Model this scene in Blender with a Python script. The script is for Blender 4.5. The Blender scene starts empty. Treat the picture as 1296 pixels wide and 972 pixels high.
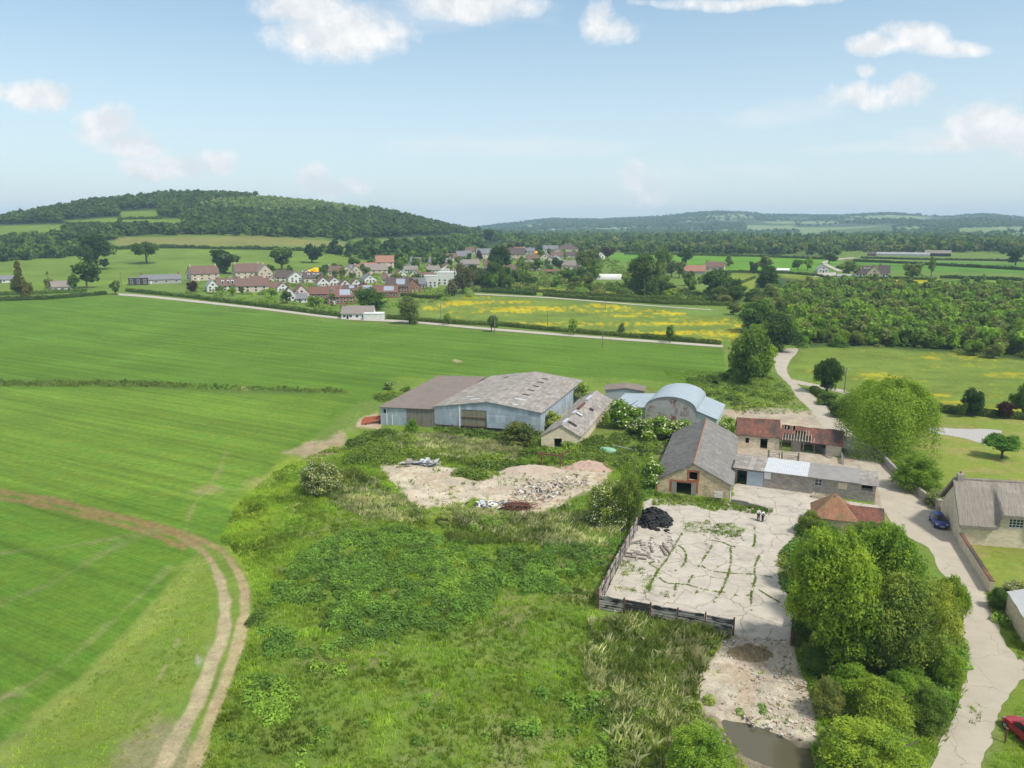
import bpy, bmesh, math, random
import numpy as np
from mathutils import Vector
# ------------------------------------------------------------------ camera model of the survey (photo is 1296 x 972)
F=940.; CH=41.; PT=math.atan((486-290)/F); cP,sP=math.cos(PT),math.sin(PT)
SC=bpy.context.scene; COLL=SC.collection
RNG=np.random.default_rng(7)
def sst(x,a,b):
    t=np.clip((x-a)/(b-a),0,1); return t*t*(3-2*t)
def vnoise(x,y,seed=0):
    x=np.asarray(x,float); y=np.asarray(y,float)
    xi=np.floor(x).astype(np.int64); yi=np.floor(y).astype(np.int64); fx=x-xi; fy=y-yi
    fx=fx*fx*(3-2*fx); fy=fy*fy*(3-2*fy)
    def h(a,b):
        n=(a*374761393+b*668265263+seed*1442695041)&0x7fffffff
        n=((n^(n>>13))*1274126177)&0x7fffffff
        return ((n^(n>>16))&0xffff)/65535.
    return (h(xi,yi)*(1-fx)+h(xi+1,yi)*fx)*(1-fy)+(h(xi,yi+1)*(1-fx)+h(xi+1,yi+1)*fx)*fy
def fbm(x,y,seed=0,o=4):
    s=0;a=.5
    for i in range(o):
        s=s+a*vnoise(x*2**i,y*2**i,seed+i*17); a*=.5
    return s/(1-.5**o)
def raydir(px,py):
    u=(np.asarray(px,float)-648)/F; v=(486-np.asarray(py,float))/F
    return u, cP+sP*v, -sP+cP*v
def sky_h(px,py,d):     # height of the point seen at that pixel at horizontal distance d
    x,y,z=raydir(px,py); return CH+d*z/np.hypot(x,y)
# skylines of the wooded hill and of the far ridge, as bearing -> height
hp=np.array([(-500,300),(-250,290),(-120,285),(0,282),(60,271),(120,261),(180,255),(240,250),(280,251),(340,254),(400,258),(460,267),(520,279),(560,289),(600,298),(640,303),(700,308)],float)
fp=np.array([(-600,300),(400,300),(560,293),(600,289),(640,283),(700,278),(760,279),(830,275),(870,271),(905,269),(940,270),(980,273),(1060,274),(1120,271),(1200,275),(1240,272),(1296,277),(1500,280),(2100,300)],float)
def az_of(px): x,y,z=raydir(px,300); return np.arctan2(x,y)
hA=az_of(hp[:,0]); hZ=sky_h(hp[:,0],hp[:,1],1450.)
fA=az_of(fp[:,0]); fZ=sky_h(fp[:,0],fp[:,1],5600.)
def base_rise(d): return 9*sst(d,230,800)+9*sst(d,550,1700)+4*sst(d,1500,4000)
def terrain(x,y):
    x=np.asarray(x,float); y=np.asarray(y,float)
    d=np.hypot(x,y); a=np.arctan2(x,y); b=base_rise(d)
    hh=np.maximum(np.interp(a,hA,hZ)-base_rise(1450.),0)
    hill=hh*sst(d,560,1450)**1.25*(1-sst(d,1650,2700))
    ff=np.maximum(np.interp(a,fA,fZ)-base_rise(5600.),0)
    far=ff*sst(d,2500,5600)*(1-.6*sst(d,6000,8500))
    mid=26*sst(d,2300,3300)*(1-sst(d,3400,4600))*sst(a,.22,.5)*fbm(x/900,y/900,5,2)
    return b+hill+far+mid
_tt=np.concatenate([np.arange(30,400,2.),np.geomspace(400,9500,500)])
def P(px,py,z=None):
    """ground point (or point at height z) seen at a pixel of the photo"""
    r=np.array(raydir(px,py))
    if z is not None:
        t=(z-CH)/r[2]; return np.array([r[0]*t,r[1]*t,z])
    k=math.hypot(r[0],r[1]); T=_tt/k
    dz=CH+r[2]*T-terrain(r[0]*T,r[1]*T); i=np.argmax(dz<0)
    if dz[i]>=0: i=len(T)-1
    if i==0: return np.array([r[0]*T[0],r[1]*T[0],0.])
    a,b=T[i-1],T[i]
    for _ in range(24):
        m=(a+b)/2
        if CH+r[2]*m-float(terrain(r[0]*m,r[1]*m))<0: b=m
        else: a=m
    return np.array([r[0]*a,r[1]*a,float(terrain(r[0]*a,r[1]*a))])
def proj(x,y,z):
    zz=np.asarray(z)-CH; f=y*cP-zz*sP; return 648+F*x/f, 486-F*(y*sP+zz*cP)/f
def hgt(b,py):
    v=(486-py)/F; return b[1]*(v*cP-sP)/(cP+v*sP)+CH-b[2]
def mpp(p): return (p[1]*cP-(p[2]-CH)*sP)/F      # metres per photo pixel there
def G(x,y): return float(terrain(x,y))
# ------------------------------------------------------------------ object helpers
def tag(o,label=None,cat=None,group=None,kind=None):
    if label: o['label']=label
    if cat: o['category']=cat
    if group: o['group']=group
    if kind: o['kind']=kind
    return o
def empty(name,loc,rz=0.,label=None,cat=None,group=None):
    o=bpy.data.objects.new(name,None); COLL.objects.link(o); o.location=loc; o.rotation_euler=(0,0,rz); o.empty_display_size=.2
    return tag(o,label,cat,group)
def npmesh(name,V,Q,mats=None,col=None,parent=None,mi=None,smooth=False,link=True,vcol=None):
    V=np.asarray(V,np.float32); Q=np.asarray(Q,np.int32); n,k=Q.shape
    me=bpy.data.meshes.new(name); me.vertices.add(len(V)); me.vertices.foreach_set('co',V.ravel())
    me.loops.add(n*k); me.loops.foreach_set('vertex_index',Q.ravel())
    me.polygons.add(n); me.polygons.foreach_set('loop_start',np.arange(n,dtype=np.int32)*k)
    me.polygons.foreach_set('use_smooth',np.full(n,smooth))
    for m in (mats if isinstance(mats,(list,tuple)) else [mats]):
        if m: me.materials.append(m)
    if mi is not None: me.polygons.foreach_set('material_index',np.asarray(mi,np.int32))
    me.update(calc_edges=True)
    if col is not None:
        at=me.attributes.new('Col','FLOAT_COLOR','FACE'); c=np.ones((n,4),np.float32); c[:,:3]=col; at.data.foreach_set('color',c.ravel())
    if vcol is not None:
        at=me.attributes.new('Col','FLOAT_COLOR','POINT'); c=np.ones((len(V),4),np.float32); c[:,:vcol.shape[1]]=vcol; at.data.foreach_set('color',c.ravel())
    if not link: return me
    o=bpy.data.objects.new(name,me); COLL.objects.link(o); o.parent=parent
    return o
def inst(name,me,parent=None,loc=(0,0,0),rz=0.,s=(1,1,1),color=None):
    o=bpy.data.objects.new(name,me); COLL.objects.link(o); o.parent=parent; o.location=loc; o.rotation_euler=(0,0,rz); o.scale=s
    if color is not None: o.color=(*color,1)
    return o
class MB:
    def __init__(s,k=0.): s.v=[]; s.f=[]; s.m=[]; s.k=k; s.mi=0
    def add(s,vs,fs):
        n=len(s.v); s.v+=[tuple(map(float,q)) for q in vs]; s.f+=[tuple(i+n for i in f) for f in fs]; s.m+=[s.mi]*len(fs); return s
    def prism(s,b,t):
        n=len(b); return s.add(list(b)+list(t),[tuple(range(n))[::-1],tuple(range(n,2*n))]+[(i,(i+1)%n,n+(i+1)%n,n+i) for i in range(n)])
    def box(s,x0,x1,y0,y1,z0,z1):
        q=[(x0,y0),(x1,y0),(x1,y1),(x0,y1)]; return s.prism([(a,b,z0) for a,b in q],[(a,b,z1) for a,b in q])
    def bar(s,p,q,w,h=None,up=(0,0,1)):
        p=Vector(p);q=Vector(q);d=(q-p).normalized();u=Vector(up)
        if abs(d.dot(u))>.95:u=Vector((1,0,0))
        a=d.cross(u).normalized()*w/2;b=a.cross(d).normalized()*(h or w)/2
        r=[-a-b,a-b,a+b,-a+b]; return s.prism([p+i for i in r],[q+i for i in r])
    def tube(s,pts,rad,n=8):
        pts=[Vector(p) for p in pts]; R=rad if isinstance(rad,(list,tuple)) else [rad]*len(pts); vs=[];fs=[]
        for i,p in enumerate(pts):
            d=(pts[min(i+1,len(pts)-1)]-pts[max(i-1,0)]).normalized(); u=Vector((0,0,1)) if abs(d.z)<.9 else Vector((1,0,0))
            a=d.cross(u).normalized(); b=a.cross(d)
            for j in range(n):
                t=2*math.pi*j/n; vs.append(p+a*math.cos(t)*R[i]+b*math.sin(t)*R[i])
        for i in range(len(pts)-1):
            for j in range(n): fs.append((i*n+j,i*n+(j+1)%n,(i+1)*n+(j+1)%n,(i+1)*n+j))
        fs.append(tuple(range(n))[::-1]); fs.append(tuple(range((len(pts)-1)*n,len(pts)*n))); return s.add(vs,fs)
    def wall(s,p0,p1,prof,holes=(),t=.35,z0=0.):
        p0=np.array(p0,float);p1=np.array(p1,float);L=np.linalg.norm(p1-p0);d=(p1-p0)/L;nrm=np.array([-d[1],d[0]])
        xs=sorted(set([q[0] for q in prof]+[h[i] for h in holes for i in(0,1)])); px=[q[0] for q in prof]; pz=[q[1] for q in prof]
        for a,b in zip(xs[:-1],xs[1:]):
            if b-a<1e-4: continue
            hs=sorted((h[2],h[3]) for h in holes if h[0]<=a+1e-5 and h[1]>=b-1e-5)
            za,zb=np.interp(a,px,pz),np.interp(b,px,pz); cur=z0; iv=[]
            for h0,h1 in hs:
                if h0>cur+1e-4: iv.append((cur,cur,h0,h0))
                cur=h1
            iv.append((cur,cur,za,zb))
            A=p0+d*a;B=p0+d*b
            for l0,l1,u0,u1 in iv:
                s.prism([(*A,l0),(*B,l1),(*(B+nrm*t),l1),(*(A+nrm*t),l0)],[(*A,u0),(*B,u1),(*(B+nrm*t),u1),(*(A+nrm*t),u0)])
        return s
    def build(s,name,mats,parent=None,bevel=0.,smooth=False,link=True):
        me=bpy.data.meshes.new(name); v=[(x+s.k*y,y,z) for x,y,z in s.v] if s.k else s.v
        me.from_pydata(v,[],s.f); mats=mats if isinstance(mats,(list,tuple)) else [mats]
        for m in mats: me.materials.append(m)
        me.polygons.foreach_set('material_index',s.m)
        if smooth: me.polygons.foreach_set('use_smooth',[True]*len(s.f))
        bm=bmesh.new(); bm.from_mesh(me); bmesh.ops.recalc_face_normals(bm,faces=bm.faces); bm.to_mesh(me); bm.free(); me.update()
        if not link: return me
        o=bpy.data.objects.new(name,me); COLL.objects.link(o); o.parent=parent
        if bevel:
            b=o.modifiers.new('b','BEVEL'); b.width=bevel; b.segments=2; b.limit_method='ANGLE'
        return o
# ------------------------------------------------------------------ materials
def newmat(name):
    m=bpy.data.materials.new(name); m.use_nodes=True; nt=m.node_tree; nt.nodes.clear()
    out=nt.nodes.new('ShaderNodeOutputMaterial'); b=nt.nodes.new('ShaderNodeBsdfPrincipled'); nt.links.new(b.outputs[0],out.inputs[0]); return m,nt,b,out
class NT:
    def __init__(s,nt): s.nt=nt
    def n(s,t,**kw):
        x=s.nt.nodes.new(t)
        for k,v in kw.items(): setattr(x,k,v)
        return x
    def l(s,a,b): s.nt.links.new(a,b)
    def noise(s,vec,scale,detail=5,rough=.6,dim=None):
        x=s.n('ShaderNodeTexNoise'); x.inputs['Scale'].default_value=scale; x.inputs['Detail'].default_value=detail; x.inputs['Roughness'].default_value=rough
        if vec: s.l(vec,x.inputs['Vector'])
        return x.outputs[0]
    def ramp(s,v,a,b,ca=0.,cb=1.):
        x=s.n('ShaderNodeMapRange',clamp=True); s.l(v,x.inputs[0])
        for i,q in enumerate((a,b,ca,cb)): x.inputs[i+1].default_value=q
        return x.outputs[0]
    def mix(s,f,a,b,mode='MIX'):
        x=s.n('ShaderNodeMix',data_type='RGBA',blend_type=mode)
        for i,q in ((0,f),(6,a),(7,b)):
            if isinstance(q,(int,float)): x.inputs[i].default_value=q
            elif isinstance(q,tuple): x.inputs[i].default_value=(*q[:3],1)
            else: s.l(q,x.inputs[i])
        return x.outputs[2]
    def math(s,op,a,b=0.):
        x=s.n('ShaderNodeMath',operation=op)
        for i,q in enumerate((a,b)):
            if isinstance(q,(int,float)): x.inputs[i].default_value=q
            else: s.l(q,x.inputs[i])
        return x.outputs[0]
    def map(s,vec,scale=(1,1,1),rot=(0,0,0),loc=(0,0,0)):
        x=s.n('ShaderNodeMapping'); s.l(vec,x.inputs[0]); x.inputs['Scale'].default_value=scale; x.inputs['Rotation'].default_value=rot; x.inputs['Location'].default_value=loc; return x.outputs[0]
    def attr(s,name,out='Color'):
        x=s.n('ShaderNodeAttribute',attribute_name=name); return x.outputs[out]
def M(name,c,c2=None,ns=1.,c3=None,ns3=.4,t3=(.52,.62),rough=.85,bump=.3,bs=6.,bd=.04,stretch=(1,1,1),wave=None,brick=None,spec=.25,metal=0.,stretch3=(1,1,1)):
    m,nt,b,out=newmat(name); N=NT(nt); oc=N.n('ShaderNodeTexCoord').outputs['Object']; v=N.map(oc,stretch)
    n1=N.noise(v,ns,7,.65); col=N.mix(N.ramp(n1,.32,.68),c,c2 or tuple(q*.75 for q in c))
    if brick:   # (brick width, row height, mortar colour, strength, axes)
        bw,rh,mc,st,ax=brick; sp=N.n('ShaderNodeSeparateXYZ'); N.l(oc,sp.inputs[0]); cb=N.n('ShaderNodeCombineXYZ')
        if ax=='wall': N.l(N.math('ADD',sp.outputs[0],sp.outputs[1]),cb.inputs[0]); N.l(sp.outputs[2],cb.inputs[1])
        elif ax=='yx': N.l(sp.outputs[1],cb.inputs[0]); N.l(sp.outputs[0],cb.inputs[1])
        else: N.l(sp.outputs[0],cb.inputs[0]); N.l(sp.outputs[1],cb.inputs[1])
        dst=N.n('ShaderNodeVectorMath',operation='ADD'); N.l(cb.outputs[0],dst.inputs[0])
        nz=N.n('ShaderNodeTexNoise'); nz.inputs['Scale'].default_value=2.; N.l(oc,nz.inputs['Vector'])
        sc=N.n('ShaderNodeVectorMath',operation='SCALE'); N.l(nz.outputs[1],sc.inputs[0]); sc.inputs['Scale'].default_value=.12*min(1,bw); N.l(sc.outputs[0],dst.inputs[1])
        br=N.n('ShaderNodeTexBrick'); N.l(dst.outputs[0],br.inputs['Vector']); br.inputs['Scale'].default_value=1; br.inputs['Brick Width'].default_value=bw; br.inputs['Row Height'].default_value=rh
        br.inputs['Mortar Size'].default_value=.06*rh; br.inputs['Mortar Smooth'].default_value=.3; br.inputs['Color1'].default_value=(.72,.72,.72,1); br.inputs['Color2'].default_value=(1.22,1.2,1.16,1); br.inputs['Mortar'].default_value=(*mc,1)
        col=N.mix(st,col,br.outputs[0],'MULTIPLY')
    if wave:    # (axis, frequency, colour strength)
        w=N.n('ShaderNodeTexWave',wave_type='BANDS',bands_direction=wave[0]); w.inputs['Scale'].default_value=wave[1]; N.l(oc,w.inputs['Vector']); w.inputs['Distortion'].default_value=.15
        col=N.mix(wave[2],col,N.mix(w.outputs[1],(.55,.55,.55),(1.2,1.2,1.2)),'MULTIPLY')
    if c3: col=N.mix(N.ramp(N.noise(N.map(oc,stretch3),ns3,8,.7),*t3),col,c3)
    N.l(col,b.inputs['Base Color']); b.inputs['Roughness'].default_value=rough; b.inputs['Specular IOR Level'].default_value=spec; b.inputs['Metallic'].default_value=metal
    bp=N.n('ShaderNodeBump'); bp.inputs['Strength'].default_value=bump; bp.inputs['Distance'].default_value=bd; h=N.noise(v,bs,4)
    if wave: h=N.math('ADD',N.math('MULTIPLY',h,.5),w.outputs[1])
    N.l(h,bp.inputs['Height']); N.l(bp.outputs[0],b.inputs['Normal']); return m
def foliage_mat(name,absolute=False,tr=.40,rough=.6,gain=(2.3,2.2,1.35)):
    m,nt,b,out=newmat(name); N=NT(nt); a=N.attr('Col'); oi=N.n('ShaderNodeObjectInfo')
    col=a
    if not absolute:
        col=N.mix(1.,a,oi.outputs['Color'],'MULTIPLY')
        hs=N.n('ShaderNodeHueSaturation'); N.l(col,hs.inputs['Color']); N.l(N.ramp(oi.outputs['Random'],0,1,.482,.518),hs.inputs['Hue']); N.l(N.ramp(oi.outputs['Random'],0,1,1.12,.82),hs.inputs['Value']); col=hs.outputs[0]
    col=N.mix(1.,col,(gain[0],gain[1],gain[2]),'MULTIPLY')
    N.l(col,b.inputs['Base Color']); b.inputs['Roughness'].default_value=rough; b.inputs['Specular IOR Level'].default_value=.2
    t=N.n('ShaderNodeBsdfTranslucent'); N.l(N.mix(1.,col,(1.15,1.2,.6),'MULTIPLY'),t.inputs[0])
    ms=N.n('ShaderNodeMixShader'); ms.inputs[0].default_value=tr; N.l(b.outputs[0],ms.inputs[1]); N.l(t.outputs[0],ms.inputs[2]); N.l(ms.outputs[0],out.inputs[0]); return m
LEAF=foliage_mat('leaf'); LEAFA=foliage_mat('leaf_mixed',True); BLADE=foliage_mat('grass_blade',True,.5,gain=(2.2,2.08,1.5))
FLOWER=M('elder_flower',(.62,.60,.42),(.5,.5,.3),rough=.8)
BARK=M('bark',(.13,.10,.075),(.08,.065,.05),6,rough=.95,stretch=(1,1,.3))
def ground_mat():
    m,nt,b,out=newmat('ground_soil_and_grass'); N=NT(nt); a=N.attr('Col'); oc=N.n('ShaderNodeTexCoord').outputs['Object']; al=N.attr('Col','Alpha')
    n1=N.ramp(N.noise(oc,.9,8,.7),.25,.75,.72,1.28); n2=N.ramp(N.noise(oc,.035,5,.6),.3,.7,.86,1.14); n3=N.ramp(N.noise(oc,5,6,.75),.25,.75,.62,1.38)
    v=N.math('MULTIPLY',N.math('MULTIPLY',n1,n2),n3)
    # drill rows of the crop, curving slightly; only where the alpha says crop
    ro=N.map(oc,(1,1,1),(0,0,math.radians(-62))); w=N.n('ShaderNodeTexWave',wave_type='BANDS',bands_direction='X'); w.inputs['Scale'].default_value=.55; w.inputs['Distortion'].default_value=1.6; w.inputs['Detail'].default_value=3; w.inputs['Detail Scale'].default_value=.25; N.l(ro,w.inputs['Vector'])
    st=N.noise(N.map(ro,(.55,.012,1)),1.,6,.6); st=N.ramp(st,.3,.7,.74,1.26)
    cr=N.math('MULTIPLY',N.ramp(w.outputs[1],0,1,.955,1.045),st)
    crm=N.n('ShaderNodeMix',data_type='FLOAT'); N.l(al,crm.inputs[0]); crm.inputs[2].default_value=1.; N.l(cr,crm.inputs[3])
    v=N.math('MULTIPLY',v,crm.outputs[0])
    cb=N.n('ShaderNodeCombineColor'); [N.l(v,cb.inputs[i]) for i in range(3)]
    col=N.mix(1.,a,cb.outputs[0],'MULTIPLY')
    hs=N.n('ShaderNodeHueSaturation'); N.l(col,hs.inputs['Color']); N.l(N.ramp(N.noise(oc,.3,5),.3,.7,.485,.515),hs.inputs['Hue'])
    N.l(hs.outputs[0],b.inputs['Base Color']); b.inputs['Roughness'].default_value=.95; b.inputs['Specular IOR Level'].default_value=.1
    bp=N.n('ShaderNodeBump'); bp.inputs['Strength'].default_value=.55; bp.inputs['Distance'].default_value=.18; N.l(N.noise(oc,2.6,8,.75),bp.inputs['Height']); N.l(bp.outputs[0],b.inputs['Normal']); return m
GROUND=ground_mat()
# ------------------------------------------------------------------ leaf and grass geometry in numpy
def unit(v): return v/np.maximum(np.linalg.norm(v,axis=-1,keepdims=True),1e-9)
def leaf_quads(C,Nn,size,rng,asp=.62):
    n=len(C); Nn=unit(Nn); r=rng.normal(size=(n,3)); t=unit(np.cross(Nn,r)); b=np.cross(Nn,t); s=np.asarray(size).reshape(-1,1)*np.ones((n,1))
    V=np.stack([C-t*s,C-b*s*asp,C+t*s,C+b*s*asp],1).reshape(-1,3); return V,np.arange(4*n).reshape(-1,4)
def sphere_pts(rng,n): return unit(rng.normal(size=(n,3)))
def crown_pts(rng,nl,n,kind='round'):
    """leaf positions and outward directions in a unit crown: radius .5, z 0..1"""
    L=[];R=[]
    for i in range(nl):
        for _ in range(50):
            p=rng.uniform(-1,1,3)
            if np.linalg.norm(p)<1: break
        if kind=='cone': z=rng.uniform(.05,.95); q=np.array([p[0]*.4*(1-z)**.8,p[1]*.4*(1-z)**.8,z]); r=.05+.15*(1-z)
        elif kind=='dome': d=unit(p)*rng.uniform(.45,1.12); d[2]=abs(d[2]); q=np.array([d[0]*.35,d[1]*.35,.10+.66*d[2]]); r=rng.uniform(.10,.20) if nl<50 else rng.uniform(.045,.15)
        elif kind=='umbrella': q=np.array([p[0]*.4,p[1]*.4,.6+.22*p[2]]); r=rng.uniform(.12,.18)
        else:
            d=unit(p)*rng.uniform(.3,1.)*(1+.22*math.sin(3*math.atan2(p[1],p[0])+nl)*(1-.6*abs(p[2]))); q=np.array([d[0]*.36,d[1]*.36,.50+d[2]*.38]); r=rng.uniform(.12,.22) if nl<50 else rng.uniform(.05,.15)
        L.append(q);R.append(r)
    L=np.array(L);R=np.array(R); w=R**2/np.sum(R**2); k=rng.choice(nl,n,p=w); d=sphere_pts(rng,n); d[:,2]=np.where(d[:,2]<-.45,-d[:,2],d[:,2])
    wob=1+.22*np.sin(d[:,0]*7+k)+.18*np.sin(d[:,1]*9+2*k)*np.cos(d[:,2]*8)
    rr=R[k]*wob*(.62+.42*rng.random(n)**.6); C=L[k]+d*rr[:,None]*np.array([1,1,.92])
    dist=np.linalg.norm((C[:,None,:]-L[None])/R[None,:,None],axis=2) if n*nl<8e6 else None
    if dist is not None: keep=(np.sum(dist<.55,axis=1)<2); C,d,k=C[keep],d[keep],k[keep]
    return C,d,k,L,R
def blob(c,r,rng,nu=8,nv=5):
    vs=[];fs=[]
    for j in range(nv+1):
        th=math.pi*j/nv
        for i in range(nu):
            ph=2*math.pi*i/nu; q=r*(.9+.2*rng.random()); vs.append((c[0]+q*math.sin(th)*math.cos(ph),c[1]+q*math.sin(th)*math.sin(ph),c[2]+q*math.cos(th)))
    for j in range(nv):
        for i in range(nu): fs.append((j*nu+i,(j+1)*nu+i,(j+1)*nu+(i+1)%nu,j*nu+(i+1)%nu))
    return np.array(vs),np.array(fs)
def make_crown(seed,nl,n,leaf,kind='round',core=.5,flowers=0,var=.35):
    rng=np.random.default_rng(seed); C,d,k,L,R=crown_pts(rng,nl,n,kind)
    nrm=d*.7+rng.normal(size=d.shape)*.55+np.array([0,0,.25]); V,Q=leaf_quads(C,nrm,leaf*(.7+.6*rng.random(len(C))),rng)
    lob=rng.random(nl); v_=var*(1.7 if nl>50 else 1.); g=1+v_*(.9*(lob[k]-.5))+var*1.1*(rng.random(len(C))-.5); hue=.16*(lob[k]-.5)+.12*(rng.random(len(C))-.5)
    col=np.stack([g*(1+1.5*hue),g,g*(1-hue)],1); mi=np.zeros(len(Q),int)
    if core:
        for c,r,l in zip(L,R,lob):
            v,f=blob(c,r*core,rng); Q=np.vstack([Q,f+len(V)]); V=np.vstack([V,v]); col=np.vstack([col,np.full((len(f),3),1+var*.9*(l-.5))]); mi=np.concatenate([mi,np.zeros(len(f),int)])
    if flowers:
        C2,d2,_,_,_=crown_pts(np.random.default_rng(seed),nl,flowers*3,kind); up=d2[:,2]>-.1; C2=C2[up][:flowers]+d2[up][:flowers]*.03; d2=d2[up][:flowers]
        v,f=leaf_quads(C2,d2+np.array([0,0,.5]),leaf*(.6+.6*rng.random(len(C2))),rng,.9); Q=np.vstack([Q,f+len(V)]);V=np.vstack([V,v]);col=np.vstack([col,np.ones((len(f),3))]);mi=np.concatenate([mi,np.ones(len(f),int)])
    V[:,2]=np.maximum(V[:,2],.01)
    return npmesh('crown',V,Q,[LEAF,FLOWER],col,mi=mi,link=False)
def make_willow(seed,ns,leaf):
    rng=np.random.default_rng(seed); C=[];D=[];K=[]
    for i in range(ns):
        if i%30==0: ca_=rng.uniform(0,2*math.pi); cr_=.41*math.sqrt(rng.random()); ct_=rng.uniform(-.09,.05); cc_=rng.random()
        a=ca_+rng.normal(0,.045/max(cr_,.12)); r=min(.46,abs(cr_+rng.normal(0,.035))); top=ct_+.5+.46*math.sqrt(max(0,1-(r/.5)**2))*rng.uniform(.75,1.); top+=.04*math.sin(5*a+7*r*3)
        ln=rng.uniform(.2,.5)*(.5+1.3*r/.44); n=18; t=np.linspace(0,1,n); rr=r+(.1*t-.05*t*t)*1.1
        x=np.cos(a)*rr+.012*rng.normal(size=n); y=np.sin(a)*rr+.012*rng.normal(size=n); z=np.maximum(top-ln*t**1.3+.01*rng.normal(size=n),.03)
        C.append(np.stack([x,y,z],1)); D.append(np.stack([np.cos(a)*np.ones(n),np.sin(a)*np.ones(n),.5-t],1)); K.append(np.full(n,.35*rng.random()+1.1*cc_))
    C=np.vstack(C);D=np.vstack(D);K=np.concatenate(K); V,Q=leaf_quads(C,D+rng.normal(size=D.shape)*.4,leaf*(.7+.6*rng.random(len(C))),rng,.45)
    g=1+.45*(K-.7)+.3*(rng.random(len(C))-.5); col=np.stack([g*1.02,g,g*.95],1)
    return npmesh('crown',V,Q,LEAF,col,link=False)
def make_trunk(seed,kind='round'):
    rng=random.Random(seed); m=MB(); top=.62
    if kind=='cone': m.tube([(0,0,-.02),(0,0,.5),(0,0,.97)],[.022,.015,.004],7); return m.build('trunk',BARK,link=False)
    lean=(rng.uniform(-.03,.03),rng.uniform(-.03,.03)); m.tube([(0,0,-.02),(lean[0]*.4,lean[1]*.4,.15),(lean[0],lean[1],.35),(lean[0]*1.5,lean[1]*1.2,top)],[.042,.032,.026,.01],8)
    for i in range(9):
        a=i*2.4+rng.uniform(-.3,.3); z=rng.uniform(.2,.45); r=rng.uniform(.22,.40); z2=z+rng.uniform(.15,.38); b=(lean[0],lean[1])
        m.tube([(b[0]*z/.4,b[1]*z/.4,z),(b[0]+math.cos(a)*r*.5,b[1]+math.sin(a)*r*.5,z+(z2-z)*.6),(math.cos(a)*r,math.sin(a)*r,z2)],[.017,.011,.004],6)
    return m.build('trunk',BARK,link=False)
def make_whole(seed,nl,n,leaf,kind='round',core=.75):
    """crown and trunk in one mesh, for trees only a few pixels high"""
    me=make_crown(seed,nl,n,leaf,kind,core); return me
LOD={}
def lod(kind,level):
    k=(kind,level)
    if k not in LOD:
        n,nl,lf,co={'hi':(80000,150,.0115,.0),'mid':(7000,26,.028,.6),'lo':(900,11,.075,.72),'tiny':(260,7,.12,.78)}[level]
        sh={'round':'round','cone':'cone','dome':'dome','elder':'dome','umbrella':'umbrella','loose':'round'}[kind]
        if kind=='loose': n=int(n*.6); co*=.6
        if kind=='dome' or kind=='elder': n=int(n*.7)
        LOD[k]=[make_crown(100+i*7+len(LOD)*31,nl,n,lf,sh,co,int(n*.05) if kind=='elder' else 0) for i in range({'hi':2,'mid':3,'lo':4,'tiny':5}[level])]
    return LOD[k]
TRUNKS=[make_trunk(i) for i in range(4)]; TRUNKC=make_trunk(9,'cone')
TC=[0]
def tree(base,w,h,color,label,name='tree',cat='tree',group=None,kind='round',level='lo',parts=True,rz=None):
    i=TC[0]; TC[0]+=1; rz=(i*2.399)%6.283 if rz is None else rz; ms=lod(kind,level); me=ms[i%len(ms)]
    if not parts:
        o=inst(name,me,None,base,rz,(w,w,h),color); return tag(o,label,cat,group)
    e=empty(name,base,rz,label,cat,group); e.scale=(w,w,h)
    inst('crown' if cat=='tree' else 'foliage',me,e,color=color)
    inst('trunk' if cat=='tree' else 'stem',TRUNKC if kind=='cone' else TRUNKS[i%4],e)
    return e
def tree_px(px,py,wpx,hpx,color,label,**kw):
    b=P(px,py); k=mpp(b); b=b-np.array([0,0,.05]); return tree(tuple(b),wpx*k,hpx*k*1.02,color,label,**kw)
# ------------------------------------------------------------------ polygons in the photo and scatter
def inpoly(x,y,poly):
    p=np.asarray(poly,float); r=np.zeros(np.shape(x),bool); j=len(p)-1
    for i in range(len(p)):
        xi,yi=p[i];xj,yj=p[j]
        if yi!=yj: r^=((yi>y)!=(yj>y))&(x<(xj-xi)*(y-yi)/(yj-yi)+xi)
        j=i
    return r
def sdist(x,y,poly):
    p=np.asarray(poly,float); d=np.full(np.shape(x),1e9)
    for i in range(len(p)):
        a=p[i];b=p[(i+1)%len(p)]; e=b-a; L=max(e@e,1e-9); t=np.clip(((x-a[0])*e[0]+(y-a[1])*e[1])/L,0,1); d=np.minimum(d,np.hypot(x-a[0]-t*e[0],y-a[1]-t*e[1]))
    return np.where(inpoly(x,y,p),d,-d)
def linedist(x,y,p):
    p=np.asarray(p,float); d=np.full(np.shape(x),1e9)
    for i in range(len(p)-1):
        a=p[i];b=p[i+1]; e=b-a; L=max(e@e,1e-9); t=np.clip(((x-a[0])*e[0]+(y-a[1])*e[1])/L,0,1); d=np.minimum(d,np.hypot(x-a[0]-t*e[0],y-a[1]-t*e[1]))
    return d
def smooth_line(p,n=8):
    p=np.asarray(p,float); out=[]
    for i in range(len(p)-1):
        a=p[max(i-1,0)];b=p[i];c=p[i+1];d=p[min(i+2,len(p)-1)]
        for t in np.linspace(0,1,n,endpoint=False): out.append(.5*((2*b)+(-a+c)*t+(2*a-5*b+4*c-d)*t*t+(-a+3*b-3*c+d)*t**3))
    out.append(p[-1]); return np.array(out)
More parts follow.
